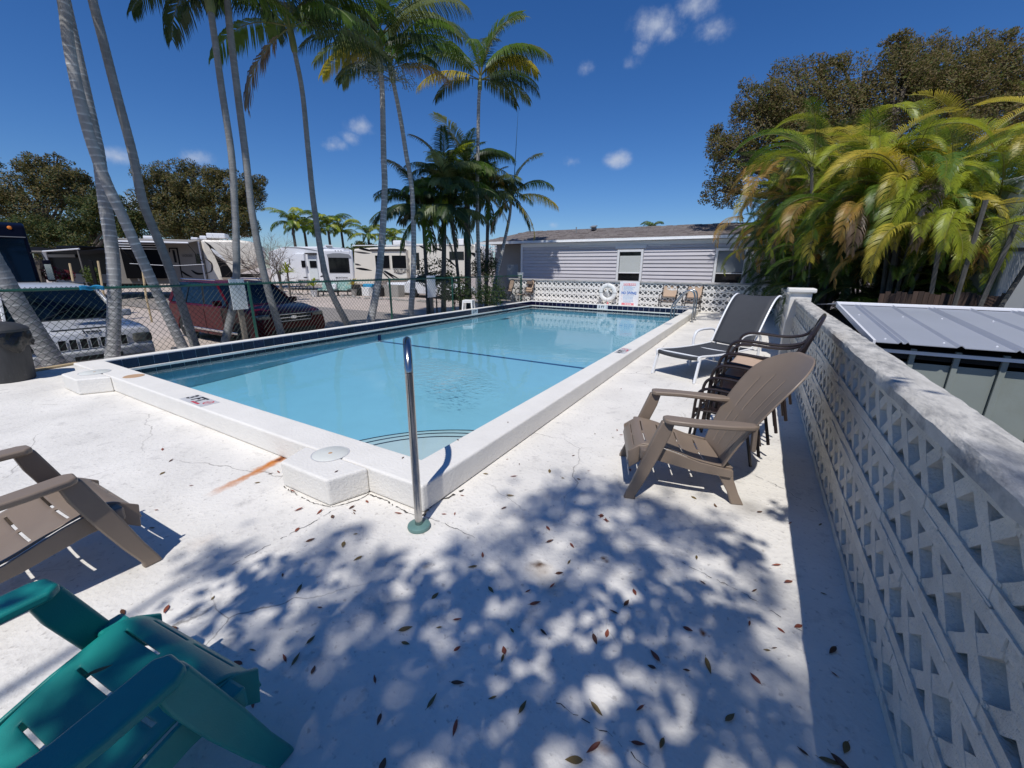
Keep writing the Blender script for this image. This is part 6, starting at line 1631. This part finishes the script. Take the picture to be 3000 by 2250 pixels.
def swoosh(X, parent, m, pts, w, name='stripe', off=-.010):
    # pts in photo pixels along the stripe, w in metres (list)
    P = [Vector((*face_xy(X, u, v), 0)) for u, v in pts]; P = catmull(P, 5); n = len(P); up = []; dn = []
    for i, p in enumerate(P):
        t = (P[min(i+1, n-1)]-P[max(i-1, 0)]).normalized(); nn = Vector((-t.y, t.x, 0)); f = i/(n-1); ww = w*(math.sin(PI*min(.98, f*.9+.08)))
        up.append((p.x+nn.x*ww/2, p.y+nn.y*ww/2)); dn.append((p.x-nn.x*ww/2, p.y-nn.y*ww/2))
    mb = MB()
    for i in range(n-1):
        q = [up[i], up[i+1], dn[i+1], dn[i]]; mb.add([(x, off, z) for x, z in q]+[(x, off+.006, z) for x, z in q], [(0, 1, 2, 3), (4, 7, 6, 5), (0, 4, 5, 1), (2, 6, 7, 3)], X=X)
    return mb.build(name, m, parent, fix=False)
def rtext(X, parent, body, u0, v0, u1, m, size_px, italic=0):
    a = face_xy(X, u0, v0); b = face_xy(X, u1, v0); w = b[0]-a[0]
    o = text(body, 1.0, m, None, (0, 0, 0), (0, 0, 0), bold=.01, shear=italic)
    xs = [v.co.x for v in o.data.vertices]; ys = [v.co.y for v in o.data.vertices]
    k = w/(max(xs)-min(xs)); a2 = face_xy(X, u0, v0-size_px/2); b2 = face_xy(X, u0, v0+size_px/2); kz = abs(a2[1]-b2[1])/(max(ys)-min(ys))
    for v in o.data.vertices: v.co = X @ Vector(((v.co.x)*k+(a[0]+b[0])/2, -.022-v.co.z*.5, v.co.y*kz+a[1]))
    o.parent = parent; return o

# cream camper with rounded nose
g6 = lambda x, y: (400+x/3.687, 650+y/3.687)
Xn, Ln = frame_on(335, 25.0, 742, 27.5)
cn = thing('camper', 'cream camper with big rounded nose and open awning, behind the dark red car', 'camper', (0, 0, 0))
zt = face_xy(Xn, 590, 703)[1]; zb_ = .75
xsplit = face_xy(Xn, 596, 760)[0]
MB().box((xsplit/2, 1.25, (zt+zb_)/2), (xsplit, 2.5, zt-zb_), X=Xn).build('body', 'rv_tan', cn, bevel=.05)
nose = [(xsplit+.01, zb_), (face_xy(Xn, 655, 800)[0], zb_), (face_xy(Xn, 648, 790)[0], zb_+.35), (face_xy(Xn, 700, 800)[0], face_xy(Xn, 700, 795)[1]), (face_xy(Xn, 725, 800)[0], face_xy(Xn, 725, 790)[1])]
for (u, v) in ((748, 775), (757, 755), (757, 735), (748, 716), (730, 707), (700, 703)): nose.append(face_xy(Xn, u, v))
nose.append((xsplit+.01, zt+.02))
MB().prism(nose, 2.5, plane='xz', X=Xn, off=0).build('nose', 'rv_cream', cn, bevel=.22, seg=5, smooth=True)
decal(Xn, cn, 'black_panel', 'rv_black', [g6(730, 205), g6(800, 250), g6(880, 330), g6(1010, 500), g6(1040, 560), g6(1330, 560), g6(1330, 600), g6(925, 600), g6(900, 500), g6(850, 380), g6(780, 260)], .02, -.03)
swoosh(Xn, cn, 'rv_white', [g6(810, 290), g6(880, 350), g6(970, 425)], .22, off=-.05)
swoosh(Xn, cn, 'rv_brown', [g6(740, 390), g6(810, 450), g6(810, 530), g6(740, 560)], .10)
swoosh(Xn, cn, 'rv_black', [g6(590, 520), g6(660, 560), g6(760, 555)], .14)
swoosh(Xn, cn, 'rv_black', [g6(470, 520), g6(540, 570), g6(610, 600)], .12)
win_px(Xn, cn, *g6(630, 345), *g6(728, 455)); win_px(Xn, cn, *g6(385, 305), *g6(440, 440)); win_px(Xn, cn, *g6(120, 290), *g6(260, 440))
dr = decal(Xn, cn, 'door_frame', 'rv_black', [g6(350, 280), g6(445, 280), g6(500, 600), g6(490, 600), g6(430, 292), g6(362, 292), g6(365, 330), g6(352, 330)], .02)
dr = None
rtext(Xn, cn, 'LACROSSE', *g6(495, 365), g6(605, 365)[0], 'rv_brown', 7)
awn = MB(); a0 = face_xy(Xn, 482, 706); a1 = face_xy(Xn, 592, 705)
awn.add([Xn @ Vector((xsplit-3.6, -.02, zt-.05)), Xn @ Vector((xsplit-.1, -.02, zt-.05)), Xn @ Vector((xsplit-.1, -2.0, zt-.28)), Xn @ Vector((xsplit-3.6, -2.0, zt-.28))], [(0, 1, 2, 3)])
awn.build('awning', 'rv_tan', cn, solid=.015, fix=False)
MB().tube([Xn @ Vector((xsplit-3.65, -2.0, zt-.28)), Xn @ Vector((xsplit-.05, -2.0, zt-.28))], .05, 8).build('awning_roll', 'rv_white', cn)
for xx in (xsplit-3.6, xsplit-.1):
    MB().bar(Xn @ Vector((xx, -.04, zt-1.3)), Xn @ Vector((xx, -2.0, zt-.30)), .04, .04).build('awning_arm', 'black_trim', cn); MB().bar(Xn @ Vector((xx, -.05, zt-.1)), Xn @ Vector((xx, -.05, zb_+.2)), .07, .05).build('awning_arm', 'rv_white', cn)
for (u0, v0, u1, v1, nm) in ((595, 682, 655, 699, 'air_conditioner'), (575, 690, 598, 702, 'roof_vent'), (549, 695, 572, 703, 'roof_vent'), (406, 690, 447, 702, 'air_conditioner')):
    a = face_xy(Xn, u0, v0); b = face_xy(Xn, u1, v1); MB().box(((a[0]+b[0])/2, 1.0, (a[1]+b[1])/2+.03), (abs(b[0]-a[0]), 1.0, abs(a[1]-b[1])), X=Xn).build(nm, 'rv_white', cn, bevel=.06, seg=3)
MB().box((xsplit*.35, -.10, (zt+zb_)/2+.1), (xsplit*.42, .40, zt-zb_-.5), X=Xn).build('slide_out', 'rv_black', cn, bevel=.02)
for k in range(3): MB().box((xsplit*.35, -.32, zt-.34-.14*k), (xsplit*.44, .05, .05), X=Xn).build('trim_strip', 'rv_white', cn)
for x in (1.6, 2.5): MB().lathe([(.001, -.12), (.38, -.12), (.38, .12), (.001, .12)], 20, X=Xn @ Matrix.Translation((x+2, .2, .38)) @ Matrix.Rotation(PI/2, 4, 'X')).build('wheel', 'tyre', cn)
# dark camper with a stretched awning
Xk, Lk = frame_on(150, 27, 338, 26)
ck = thing('camper', 'low black sided camper with stretched black awning left of the thick palm trunk', 'camper', (0, 0, 0))
zt = face_xy(Xk, 240, 728)[1]
MB().box((Lk/2, 1.3, (zt+.5)/2), (Lk, 2.5, zt-.5), X=Xk).build('body', 'rv_black', ck, bevel=.06)
MB().box((Lk*.33, .9, zt+.05), (1.8, 1.6, .25), X=Xk).build('roof_box', 'rv_black', ck, bevel=.05)
MB().box((Lk/2, -.02, 1.05), (Lk, .03, .55), X=Xk).build('lower_panel', 'rv_grey', ck)
for k in range(5): MB().box((Lk/2, -.045, .85+.1*k), (Lk, .02, .03), X=Xk).build('panel_rib', 'rv_tan', ck)
MB().box((Lk*.26, -.05, zt-.45), (Lk*.42, .05, .18), X=Xk).build('side_panel', 'rv_grey', ck)
a = MB(); nn = 12
for i in range(nn+1):
    f = i/nn; sag = -.22*math.sin(PI*f); x = -.3+f*(Lk+.5)
    a.v += [Xk @ Vector((x, -.1, zt+.10+sag)), Xk @ Vector((x, -1.7, zt-.02+sag))]
for i in range(nn): a.f.append((2*i, 2*i+1, 2*i+3, 2*i+2)); a.m.append(0)
a.build('awning', 'awning_black', ck, solid=.02, fix=False)
MB().tube([Xk @ Vector((-.2, -1.72, zt-.22)), Xk @ Vector((Lk*.5, -1.72, zt-.24))], .035, 8).build('awning_roll', 'rv_tan', ck)
MB().tube([Xk @ Vector((Lk*.5+.01, -1.72, zt-.24)), Xk @ Vector((Lk+.2, -1.72, zt-.10))], .045, 8).build('awning_roll', 'rv_white', ck)
for x in (0, Lk): MB().bar(Xk @ Vector((x, -1.7, zt-.1)), Xk @ Vector((x, -1.7, 0)), .05, .05).build('awning_post', 'rv_tan', ck)
MB().box((.02, -.06, zt-.9), (.35, .05, 1.4), X=Xk).build('ladder_panel', 'rv_white', ck)

# white camper lettered MONTANA
e6 = lambda x, y: (780+x/7.373, 680+y/7.373)
Xm, Lm = frame_on(793, 34.0, 952, 32.0)
cm = thing('camper', 'white camper lettered MONTANA with a huge dark rear window', 'camper', (0, 0, 0))
zt = face_xy(Xm, 880, 723)[1]
poly = [(0, .45), (Lm, .45), (Lm, zt), (Lm*.3, zt+.02), (.0, zt-.35)]
MB().prism(poly, 2.4, plane='xz', X=Xm, off=0).build('body', 'rv_white', cm, bevel=.08, smooth=True)
Xr, Lr = frame_on(950, 32.0, 1040, 33.0)
zr = face_xy(Xr, 1000, 731)[1]
MB().box((Lr/2, 1.2, (zr+.42)/2+.02), (Lr-.02, 2.4, zr-.42), X=Xr).build('rear_cap', 'rv_white', cm, bevel=.18, seg=4, smooth=True)
MB().prism([face_xy(Xr, *e6(*p)) for p in ((1300, 480), (1440, 455), (1600, 455), (1780, 480), (1830, 530), (1830, 560), (1330, 560))], .02, plane='xz', X=Xr, off=-.03).build('grey_panel', 'rv_grey', cm)
win_px(Xr, cm, *e6(1330, 545), *e6(1810, 880)); 
for i in range(3): p = face_xy(Xr, *e6(1490+62*i, 403)); MB().lathe([(.001, .02), (.03, .02), (.035, 0)], 10, X=Xr @ Matrix.Translation((p[0], -.0, p[1])) @ Matrix.Rotation(PI/2, 4, 'X')).build('marker_lamp', 'rv_black', cm)
rtext(Xr, cm, 'MONTANA', *e6(1500, 985), e6(1760, 985)[0], 'rv_brown', 4.5)
rtext(Xm, cm, 'MONTANA', *e6(690, 845), e6(860, 845)[0], 'rv_brown', 7)
so_ = MB(); a = face_xy(Xm, *e6(610, 470)); b = face_xy(Xm, *e6(920, 1030)); so_.box(((a[0]+b[0])/2, -.10, (a[1]+b[1])/2), (b[0]-a[0], .24, a[1]-b[1]), X=Xm); so_.build('slide_out', 'rv_white', cm, bevel=.02)
Xs = Xm @ Matrix.Translation((0, -.24, 0))
win_px(Xs, cm, *e6(755, 615), *e6(860, 762))
dr = MB(); a = face_xy(Xm, *e6(905, 500)); b = face_xy(Xm, *e6(1150, 1020)); dr.box(((a[0]+b[0])/2, -.04, (a[1]+b[1])/2), (b[0]-a[0], .08, a[1]-b[1]), X=Xm); dr.build('door', 'blind', cm, bevel=.02)
Xs2 = Xm @ Matrix.Translation((0, -.09, 0)); win_px(Xs2, cm, *e6(935, 618), *e6(1100, 770))
MB().box(((a[0]+b[0])/2, -.15, face_xy(Xm, *e6(990, 465))[1]), (b[0]-a[0]+.1, .3, .10), X=Xm).build('door_hood', 'rv_brown', cm)
win_px(Xm, cm, *e6(1155, 550), *e6(1200, 880)); win_px(Xm, cm, *e6(488, 565), *e6(522, 705))
swoosh(Xm, cm, 'rv_black', [e6(395, 670), e6(490, 740), e6(600, 840)], .10); swoosh(Xs, cm, 'rv_black', [e6(800, 975), e6(860, 978), e6(915, 970)], .07); swoosh(Xm, cm, 'rv_brown', [e6(1165, 965), e6(1220, 950), e6(1280, 940)], .12)
swoosh(Xm, cm, 'rv_grey', [e6(330, 330), e6(700, 340), e6(1000, 385), e6(1160, 420)], .10)
for (fr, u0, v0, u1, v1) in ((Xr, *e6(1270, 270), *e6(1450, 355)),):
    a = face_xy(fr, u0, v0); b = face_xy(fr, u1, v1); q = MB().box(((a[0]+b[0])/2, .8, (a[1]+b[1])/2), (abs(b[0]-a[0]), .9, abs(a[1]-b[1])), X=fr).build('air_conditioner', 'rv_white', cm, bevel=.03)
    MB().box(((a[0]+b[0])/2, .34, (a[1]+b[1])/2), (abs(b[0]-a[0])*.8, .02, abs(a[1]-b[1])*.6), X=fr).build('air_grille', 'rv_grey', q)
lad_ = MB(); l0 = face_xy(Xr, *e6(1665, 355)); l1 = face_xy(Xr, *e6(1790, 400)); lad_.tube([Xr @ Vector((l0[0], -.02, l0[1]-.1)), Xr @ Vector((l0[0], -.02, l0[1])), Xr @ Vector((l1[0], -.02, l0[1])), Xr @ Vector((l1[0], -.02, l0[1]-.3))], .02, 5); lad_.build('roof_rail', 'rv_white', cm)

# cream camper lettered SOLITUDE
c6 = lambda x, y: (950+x/4.424, 650+y/4.424)
Xo, Lo = frame_on(1034, 31.0, 1392, 28.5)
co = thing('camper', 'long cream camper lettered SOLITUDE behind the dark palm cluster', 'camper', (0, 0, 0))
zt = face_xy(Xo, 1250, 714)[1]; z2 = face_xy(Xo, 1040, 729)[1]
P = [(0, .55), (face_xy(Xo, 1340, 800)[0], .55), (face_xy(Xo, 1345, 800)[0], 1.2)]+[face_xy(Xo, u, v) for u, v in ((1392, 805), (1405, 790), (1414, 765), (1413, 740), (1402, 722), (1380, 714), (1220, 714), (1036, 729))]
MB().prism(P, 2.5, plane='xz', X=Xo, off=0).build('body', 'rv_cream', co, bevel=.10, seg=3, smooth=True)
a = face_xy(Xo, *c6(650, 365)); b = face_xy(Xo, *c6(1110, 745)); MB().box(((a[0]+b[0])/2, -.18, (a[1]+b[1])/2), (b[0]-a[0], .42, a[1]-b[1]), X=Xo).build('slide_out', 'rv_cream', co, bevel=.03)
Xo2 = Xo @ Matrix.Translation((0, -.40, 0))
for (x0, x1) in ((655, 860), (872, 1075)): win_px(Xo2, co, *c6(x0, 430), *c6(x1, 608), frame='rv_cream', m='glass_dark')
MB().box(((a[0]+b[0])/2, -.42, a[1]-.02), (b[0]-a[0]+.15, .12, .14), X=Xo).build('slide_topper', 'rv_brown', co, bevel=.03)
win_px(Xo, co, *c6(1620, 385), *c6(1812, 492)); win_px(Xo, co, *c6(1185, 400), *c6(1240, 620), m='glass_dark')
for pts, w in (([(450, 345), (540, 360), (640, 385)], .16), ([(385, 385), (500, 400), (600, 408)], .12), ([(395, 545), (430, 552), (480, 562)], .12), ([(410, 600), (500, 612), (620, 630)], .16), ([(1230, 310), (1320, 350), (1430, 395)], .14), ([(1400, 335), (1500, 360), (1560, 380)], .14), ([(1580, 470), (1640, 520), (1720, 590)], .14), ([(1900, 400), (1960, 430), (2040, 470)], .22), ([(1960, 330), (2010, 360), (2045, 420)], .16)):
    swoosh(Xo, co, 'rv_black' if w > .13 else 'rv_brown', [c6(*p) for p in pts], w)
for pts in ([(750, 640), (800, 690), (860, 745)], [(760, 630), (850, 690), (920, 745)], [(780, 628), (880, 690), (975, 742)]): swoosh(Xo2, co, 'rv_black', [c6(*p) for p in pts], .10)
rtext(Xo2, co, 'SOLITUDE', *c6(898, 638), c6(1100, 638)[0], 'rv_brown', 9, italic=.15)
swoosh(Xo2, co, 'rv_brown', [c6(915, 655), c6(990, 668), c6(1060, 650)], .06, off=-.03)
for (u0, v0, u1, v1) in ((*c6(830, 238), *c6(1015, 295)), (*c6(1650, 215), *c6(1800, 290))):
    a = face_xy(Xo, u0, v0); b = face_xy(Xo, u1, v1); MB().box(((a[0]+b[0])/2, 1.0, (a[1]+b[1])/2+.02), (abs(b[0]-a[0]), .9, abs(a[1]-b[1])), X=Xo).build('air_conditioner', 'rv_white', co, bevel=.08, seg=3)
MB().box((Lo*.45, 1.2, .3), (Lo*.8, 2.0, .55), X=Xo).build('underbody', 'black_trim', co)
MB().box((Lo*.5, -.01, zt-.08), (Lo*.96, .05, .06), X=Xo).build('gutter', 'rv_white', co)

# ---------------------------------------------------------------- clutter of the lot
def bush(label, u, v, t, rpx, n, s, mats, seed, cat='shrub', hgt=1.0, name='shrub', base_z=-.3):
    c = dep(u, v, t); r = rpx/1192*t; b0 = (c.x, c.y, base_z)
    return tree(name, label, cat, b0, [((c.x, c.y, c.z), (r, r*.8, r*hgt)), ((c.x+r*.5, c.y, c.z-r*.3), (r*.7, r*.7, r*.6*hgt)), ((c.x-r*.5, c.y, c.z-r*.3), (r*.7, r*.7, r*.6*hgt))], n, s, mats, seed, trunk_r=.03)
bush('loose dark shrub in front of the white car, right of the slim pair of palms', 1275, 795, 17, 62, 1500, .12, ['leaf_dark', 'leaf_green'], 41, hgt=.7)
bush('lower dark shrub between the wooden post and the dark palm cluster', 1330, 840, 15.5, 55, 1500, .10, ['leaf_dark', 'leaf_dark', 'leaf_green'], 42, hgt=.8)
bush('dark undergrowth at the foot of the thin tall palm by the corner chairs', 1435, 850, 15.5, 45, 1800, .09, ['leaf_dark', 'leaf_green'], 43, hgt=1.1)
bush('dark bush under the leaning palm at the left end of the mobile home', 1420, 770, 19, 42, 1800, .11, ['leaf_dark', 'leaf_green'], 44, hgt=1.1)
bush('red flowering shrub between the bus mirror and the dark camper', 150, 800, 20, 26, 900, .10, ['flower_red', 'flower_red', 'leaf_green'], 45, hgt=.9)
bush('second red flowering shrub in front of the dark camper', 195, 805, 21, 22, 700, .10, ['flower_red', 'leaf_green', 'flower_red'], 46, hgt=.8)
bush('green leafy shrub left of the thick upright palm trunk', 268, 805, 18, 26, 900, .10, ['leaf_green', 'leaf_yellowish'], 47)
# bare twig trees
def twig_tree(label, u, t, topv, spread, seed):
    b = dep(u, 860, t); tp = dep(u, topv, t); H = tp.z+.3; rnd = random.Random(seed)
    th = thing('bare_tree', label, 'tree', (b.x, b.y, -.3), 0, 'leafless grey trees in front of the campers'); mb = MB()
    def grow(p, d, l, r, k):
        e = p+d*l; mid = p+d*l*.5+Vector([rnd.uniform(-.06, .06)*l for _ in range(3)]); mb.tube([p, mid, e], [r, r*.85, r*.65], 4 if k > 1 else 5, cap=False)
        if k >= 6: return
        for _ in range(3 if k < 4 else 2):
            nd_ = (d+Vector((rnd.gauss(0, .55), rnd.gauss(0, .55), rnd.gauss(.05, .3)))*spread).normalized(); grow(e if rnd.random() < .6 else mid, nd_, l*rnd.uniform(.62, .88), r*.62, k+1)
    grow(Vector((0, 0, 0)), Vector((rnd.uniform(-.1, .1), 0, 1)).normalized(), H*.27, .055, 0)
    mb.build('branches', 'twig', th, fix=False)
twig_tree('wide bare grey tree above the white camper roof, between two palm trunks', 800, 24, 660, 1.0, 1)
twig_tree('bare grey tree left of the white camper beside a potted palm', 822, 22, 690, .9, 2)
twig_tree('bare grey twigs rising behind the rounded camper nose', 700, 30, 640, 1.1, 3)
twig_tree('leafless tree low behind the upright palm and camper roof', 630, 31, 655, 1.1, 4)
twig_tree('thin bare tree reaching highest left of the distant coconut palms', 770, 27, 625, .9, 5)
# distant palms
def far_palm(label, u, vtop, t, n=20, s=1.0, mats=('frond_lime', 'frond_green', 'frond_green')):
    tp = dep(u, vtop, t); r = random.Random(u)
    crown = [(('far', i % 2) if i < n*.6 else ('farlow', i % 2), i*137.5+r.uniform(-25, 25), s*r.uniform(.6, 1.15), r.choice(mats)) for i in range(n)]
    return palm(label, [(tp.x, tp.y, -.3), (tp.x+.1, tp.y, tp.z*.5), tuple(tp)], .16, .12, crown, m='palm_trunk_dark', group='distant palms beyond the campers', shaft=0, name='coconut_palm', ringlen=.3)
for (u, v, t, s, lab) in ((855, 655, 42, .9, 'distant dark palm left of the bright green palm group'), (890, 668, 44, .8, 'bright green distant palm above the white camper, left of the trunk'), (925, 675, 46, .8, 'bright green distant palm between the first and the rightmost of the group'), (960, 665, 44, .9, 'distant palm directly right of the slender trunk with the dead frond'), (1000, 678, 46, .85, 'rightmost of the bright distant palms left of the ringed trunk'), (1078, 690, 44, .8, 'small distant palm against the sky left of the pair of trunks'), (1125, 690, 48, .7, 'low distant palm behind the cream camper roof'), (1150, 700, 47, .7, 'distant palm half hidden by the dark palm cluster')):
    far_palm(lab, u, v, t, s=s)
far_palm('tip of a distant palm over the ridge of the mobile home', 1908, 672, 60, s=.7, mats=('frond_green', 'frond_dark'))
# small palm, yucca and pots
def rosette(name, label, u, v, t, n, L, mats, z0=-.3, pot=None):
    c = dep(u, v, t); th = thing(name, label, 'potted plant' if pot else 'plant', (c.x, c.y, z0)); rnd = random.Random(u); mb = MB(); z1 = c.z-z0
    mb.tube([(0, 0, .2 if pot else 0), (0, 0, z1)], .05, 6)
    lf = MB()
    for i in range(n):
        a = i*2.4; e = rnd.uniform(.1, 1.3); l = L*rnd.uniform(.7, 1.1); d = Vector((math.cos(a)*math.cos(e), math.sin(a)*math.cos(e), math.sin(e))); sd = Vector((-math.sin(a), math.cos(a), 0)); p0 = Vector((0, 0, z1)); p1 = p0+d*l*.6; p2 = p1+(d+Vector((0, 0, -.6)))*l*.4; w = .04
        o = len(lf.v); lf.v += [p0-sd*w*.5, p0+sd*w*.5, p1-sd*w, p1+sd*w, p2]; lf.f += [(o, o+1, o+3, o+2), (o+2, o+3, o+4)]; lf.m += [0, 0]
    mb.build('stem', 'bark', th, fix=False); lf.build('leaves', mats, th, fix=False)
    if pot: MB().lathe([(.001, 0), (.14, 0), (.20, .38), (.22, .38), (.22, .42), (.17, .42), (.16, .36), (.001, .36)], 20).build('pot', pot, th, smooth=True)
    return th
rosette('small_palm', 'small fan leaved palm beside the bare tree in front of the white camper', 842, 800, 23, 40, .85, 'frond_lime')
rosette('small_palm', 'low grey green spiky plant at the foot of the white camper', 820, 805, 24, 30, .6, 'frond_dark')
rosette('potted_plant', 'spiky plant in a white pot at the edge of the gravel', 918, 838, 26, 26, .8, 'frond_lime', pot='white_plastic')
rosette('potted_plant', 'tall spiky plant between the teal cushioned seats and the blue heap', 1035, 835, 27, 34, .7, 'frond_yellow', pot='concrete')
# cushioned outdoor seats
def cushion_seat(label, u, t):
    c = dep(u, 860, t); th = thing('garden_bench', label, 'bench', (c.x, c.y, -.3), .35, 'teal cushioned seats by the white camper')
    MB().box((0, 0, .40), (1.1, .6, .12)).build('seat_cushion', 'fabric_teal', th, bevel=.04, seg=3); MB().box((0, .28, .70), (1.1, .14, .5), rx=-.2).build('back_cushion', 'fabric_teal', th, bevel=.05, seg=3)
    MB().box((0, 0, .29), (1.2, .66, .08)).build('seat_frame', 'rv_brown', th)
    for x in (-.55, .55):
        for y in (-.28, .28): MB().box((x, y, .14), (.06, .06, .26)).build('leg', 'rv_brown', th)
cushion_seat('teal patterned seat directly right of the slender palm trunk, nearer the pot', 962, 27); cushion_seat('teal patterned seat with a white pillow near the rear window of the white camper', 1004, 27.5)
c = dep(990, 828, 27); MB().box((0, 0, 0), (.35, .15, .35)).build('pillow', 'sign_white', None, bevel=.06, seg=3); p_ = bpy.data.objects['pillow']; p_.location = (c.x, c.y-.3, .32); tag(p_, 'white pillow propped on the right teal seat', 'pillow')
# concrete planter box and upturned white boats behind it
ca, cb = gp(*c6(705, 975), -.3), gp(*c6(1030, 970), -.3)
pln = thing('planter_box', 'long low grey concrete planter between the slim palms beyond the fence', 'planter', ((ca.x+cb.x)/2, (ca.y+cb.y)/2, -.3))
Lp = abs(cb.x-ca.x)+.3
for yy in (0, .5): MB().box((0, yy, .38), (Lp, .06, .76)).build('side', 'concrete', pln, bevel=.01)
for xx in (-Lp/2, Lp/2): MB().box((xx, .25, .38), (.06, .56, .76)).build('end', 'concrete', pln, bevel=.01)
MB().box((0, .25, .68), (Lp-.08, .44, .04)).build('earth', 'dark_soil_fill', pln)
bt_ = thing('dinghy', 'upturned white dinghy resting behind the concrete planter', 'boat', (ca.x-.3, ca.y+2.6, -.3))
hl = MB(); n_ = 14
for i in range(n_+1):
    f = i/n_; w = .62*math.sin(PI*min(1, f*.86+.14))**.6*(1 if f < .98 else .1)+.02
    for j in range(9): a = PI*j/8; hl.v.append(Vector((-1.6+3.2*(1-f), w*math.cos(a), .45+.42*math.sin(a)*(1-.25*abs(f-.4)))))
for i in range(n_):
    for j in range(8): hl.f.append((i*9+j, i*9+j+1, (i+1)*9+j+1, (i+1)*9+j)); hl.m.append(0)
hl.build('hull', 'rv_white', bt_, smooth=True, solid=.03, fix=False); MB().box((0, 0, .22), (1.8, .7, .42)).build('trestle', 'wood_grey', bt_)
tr_ = thing('storage_pile', 'pile of dark boxes and a blue covered heap under the cream camper', 'pile', (dep(1080, 845, 27).x, dep(1080, 845, 27).y, -.3)); rnd = random.Random(8)
for i, (x, y, z, w, d, h, m) in enumerate(((0, 0, .3, .8, .6, .6, 'white_plastic'), (.1, 0, .7, .7, .5, .2, 'fabric_blue'), (-.9, .1, .25, .6, .5, .5, 'black_trim'), (.9, .2, .3, .5, .5, .6, 'black_trim'), (-1.6, .3, .35, .5, .5, .7, 'rv_brown'))):
    MB().box((x, y, z), (w, d, h), rz=rnd.uniform(-.3, .3)).build('box' if m != 'fabric_blue' else 'blue_cover', m, tr_, bevel=.04)
# bicycles stand as dark clutter by the white camper
def bicycle(label, u, t, rz):
    c = dep(u, 860, t); th = thing('bicycle', label, 'bicycle', (c.x, c.y, -.3), rz, 'bicycles by the white camper')
    for x in (-.52, .52):
        w = MB(); w.tube([(x+.33*math.cos(a), 0, .34+.33*math.sin(a)) for a in [2*PI*i/20 for i in range(21)]], .018, 5); w.build('wheel', 'tyre', th)
    f = MB(); f.tube([(-.52, 0, .34), (-.12, 0, .34), (.36, 0, .80), (-.22, 0, .80), (-.12, 0, .34)], .018, 5); f.tube([(-.52, 0, .34), (-.22, 0, .80)], .012, 5); f.tube([(.52, 0, .34), (.36, 0, .80), (.34, 0, .98)], .016, 5); f.build('frame', 'black_trim', th)
    MB().tube([(.30, -.28, .98), (.34, 0, 1.0), (.30, .28, .98)], .014, 5).build('handlebar', 'chrome', th); MB().box((-.25, 0, .90), (.24, .14, .05)).build('saddle', 'black_trim', th, bevel=.02)
bicycle('bicycle leaning behind the hood of the dark red car, left of the potted plant', 868, 27.5, .5); bicycle('bicycle partly behind the palm trunk near the potted plant', 895, 28, .2)
# scattered rocks along the gravel edge
rk = MB(); rnd = random.Random(2)
for i in range(130):
    x = rnd.uniform(-30, -15); y = 17.6+rnd.uniform(-.35, .35)+.02*(x+20); s = rnd.uniform(.05, .16); rk.lathe([(.001, -s*.3), (s*.8, 0), (s*.6, s*.5), (.001, s*.6)], 6, (x, y, -.28))
ro = rk.build('edging_stones', 'concrete', None, fix=False); ro['kind'] = 'stuff'
# poles and string line by the dark camper
for (u, v0, v1, lab) in ((210, 845, 772, 'thin wooden pole leaning left between the red shrubs and the thick palm'), (293, 850, 765, 'wooden post left of the thick upright palm trunk'), (420, 870, 762, 'tall thin brown pole between the crossing palm trunks')):
    a, b = dep(u+8, v0, 16), dep(u-6, v1, 16); o = MB().tube([(a.x, a.y, -.6), (a.x, a.y, a.z), (b.x, b.y, b.z)], .035, 6).build('wooden_pole', 'wood_pale', None); tag(o, lab, 'pole')
P_ = [dep(*q, 16) for q in ((380, 772), (470, 777), (520, 778), (598, 774))]
o = MB().tube(catmull(P_, 4), .008, 4).build('string_line', 'rv_white', None); tag(o, 'thin pale string stretched across the front of the cream camper', 'string')
dg = dep(268, 800, 16)
fl = MB().add([(0, 0, 0), (.22, .05, -.05), (.25, .02, -1.3), (.02, 0, -1.35)], [(0, 1, 2, 3)]).build('furled_flag', 'awning_black', None, solid=.03); fl.location = (dg.x, dg.y, dg.z+.5); tag(fl, 'black furled cloth hanging on a line left of the thick upright palm', 'flag')
# low kerb timbers marking the parking bays
for (y, lab) in ((4.6, 'grey parking kerb between the silver car and the dark red car'),):
    o = MB().box((-12.2, y, -.53), (1.6, .16, .14)).build('parking_kerb', 'concrete', None, bevel=.02); tag(o, lab, 'kerb')
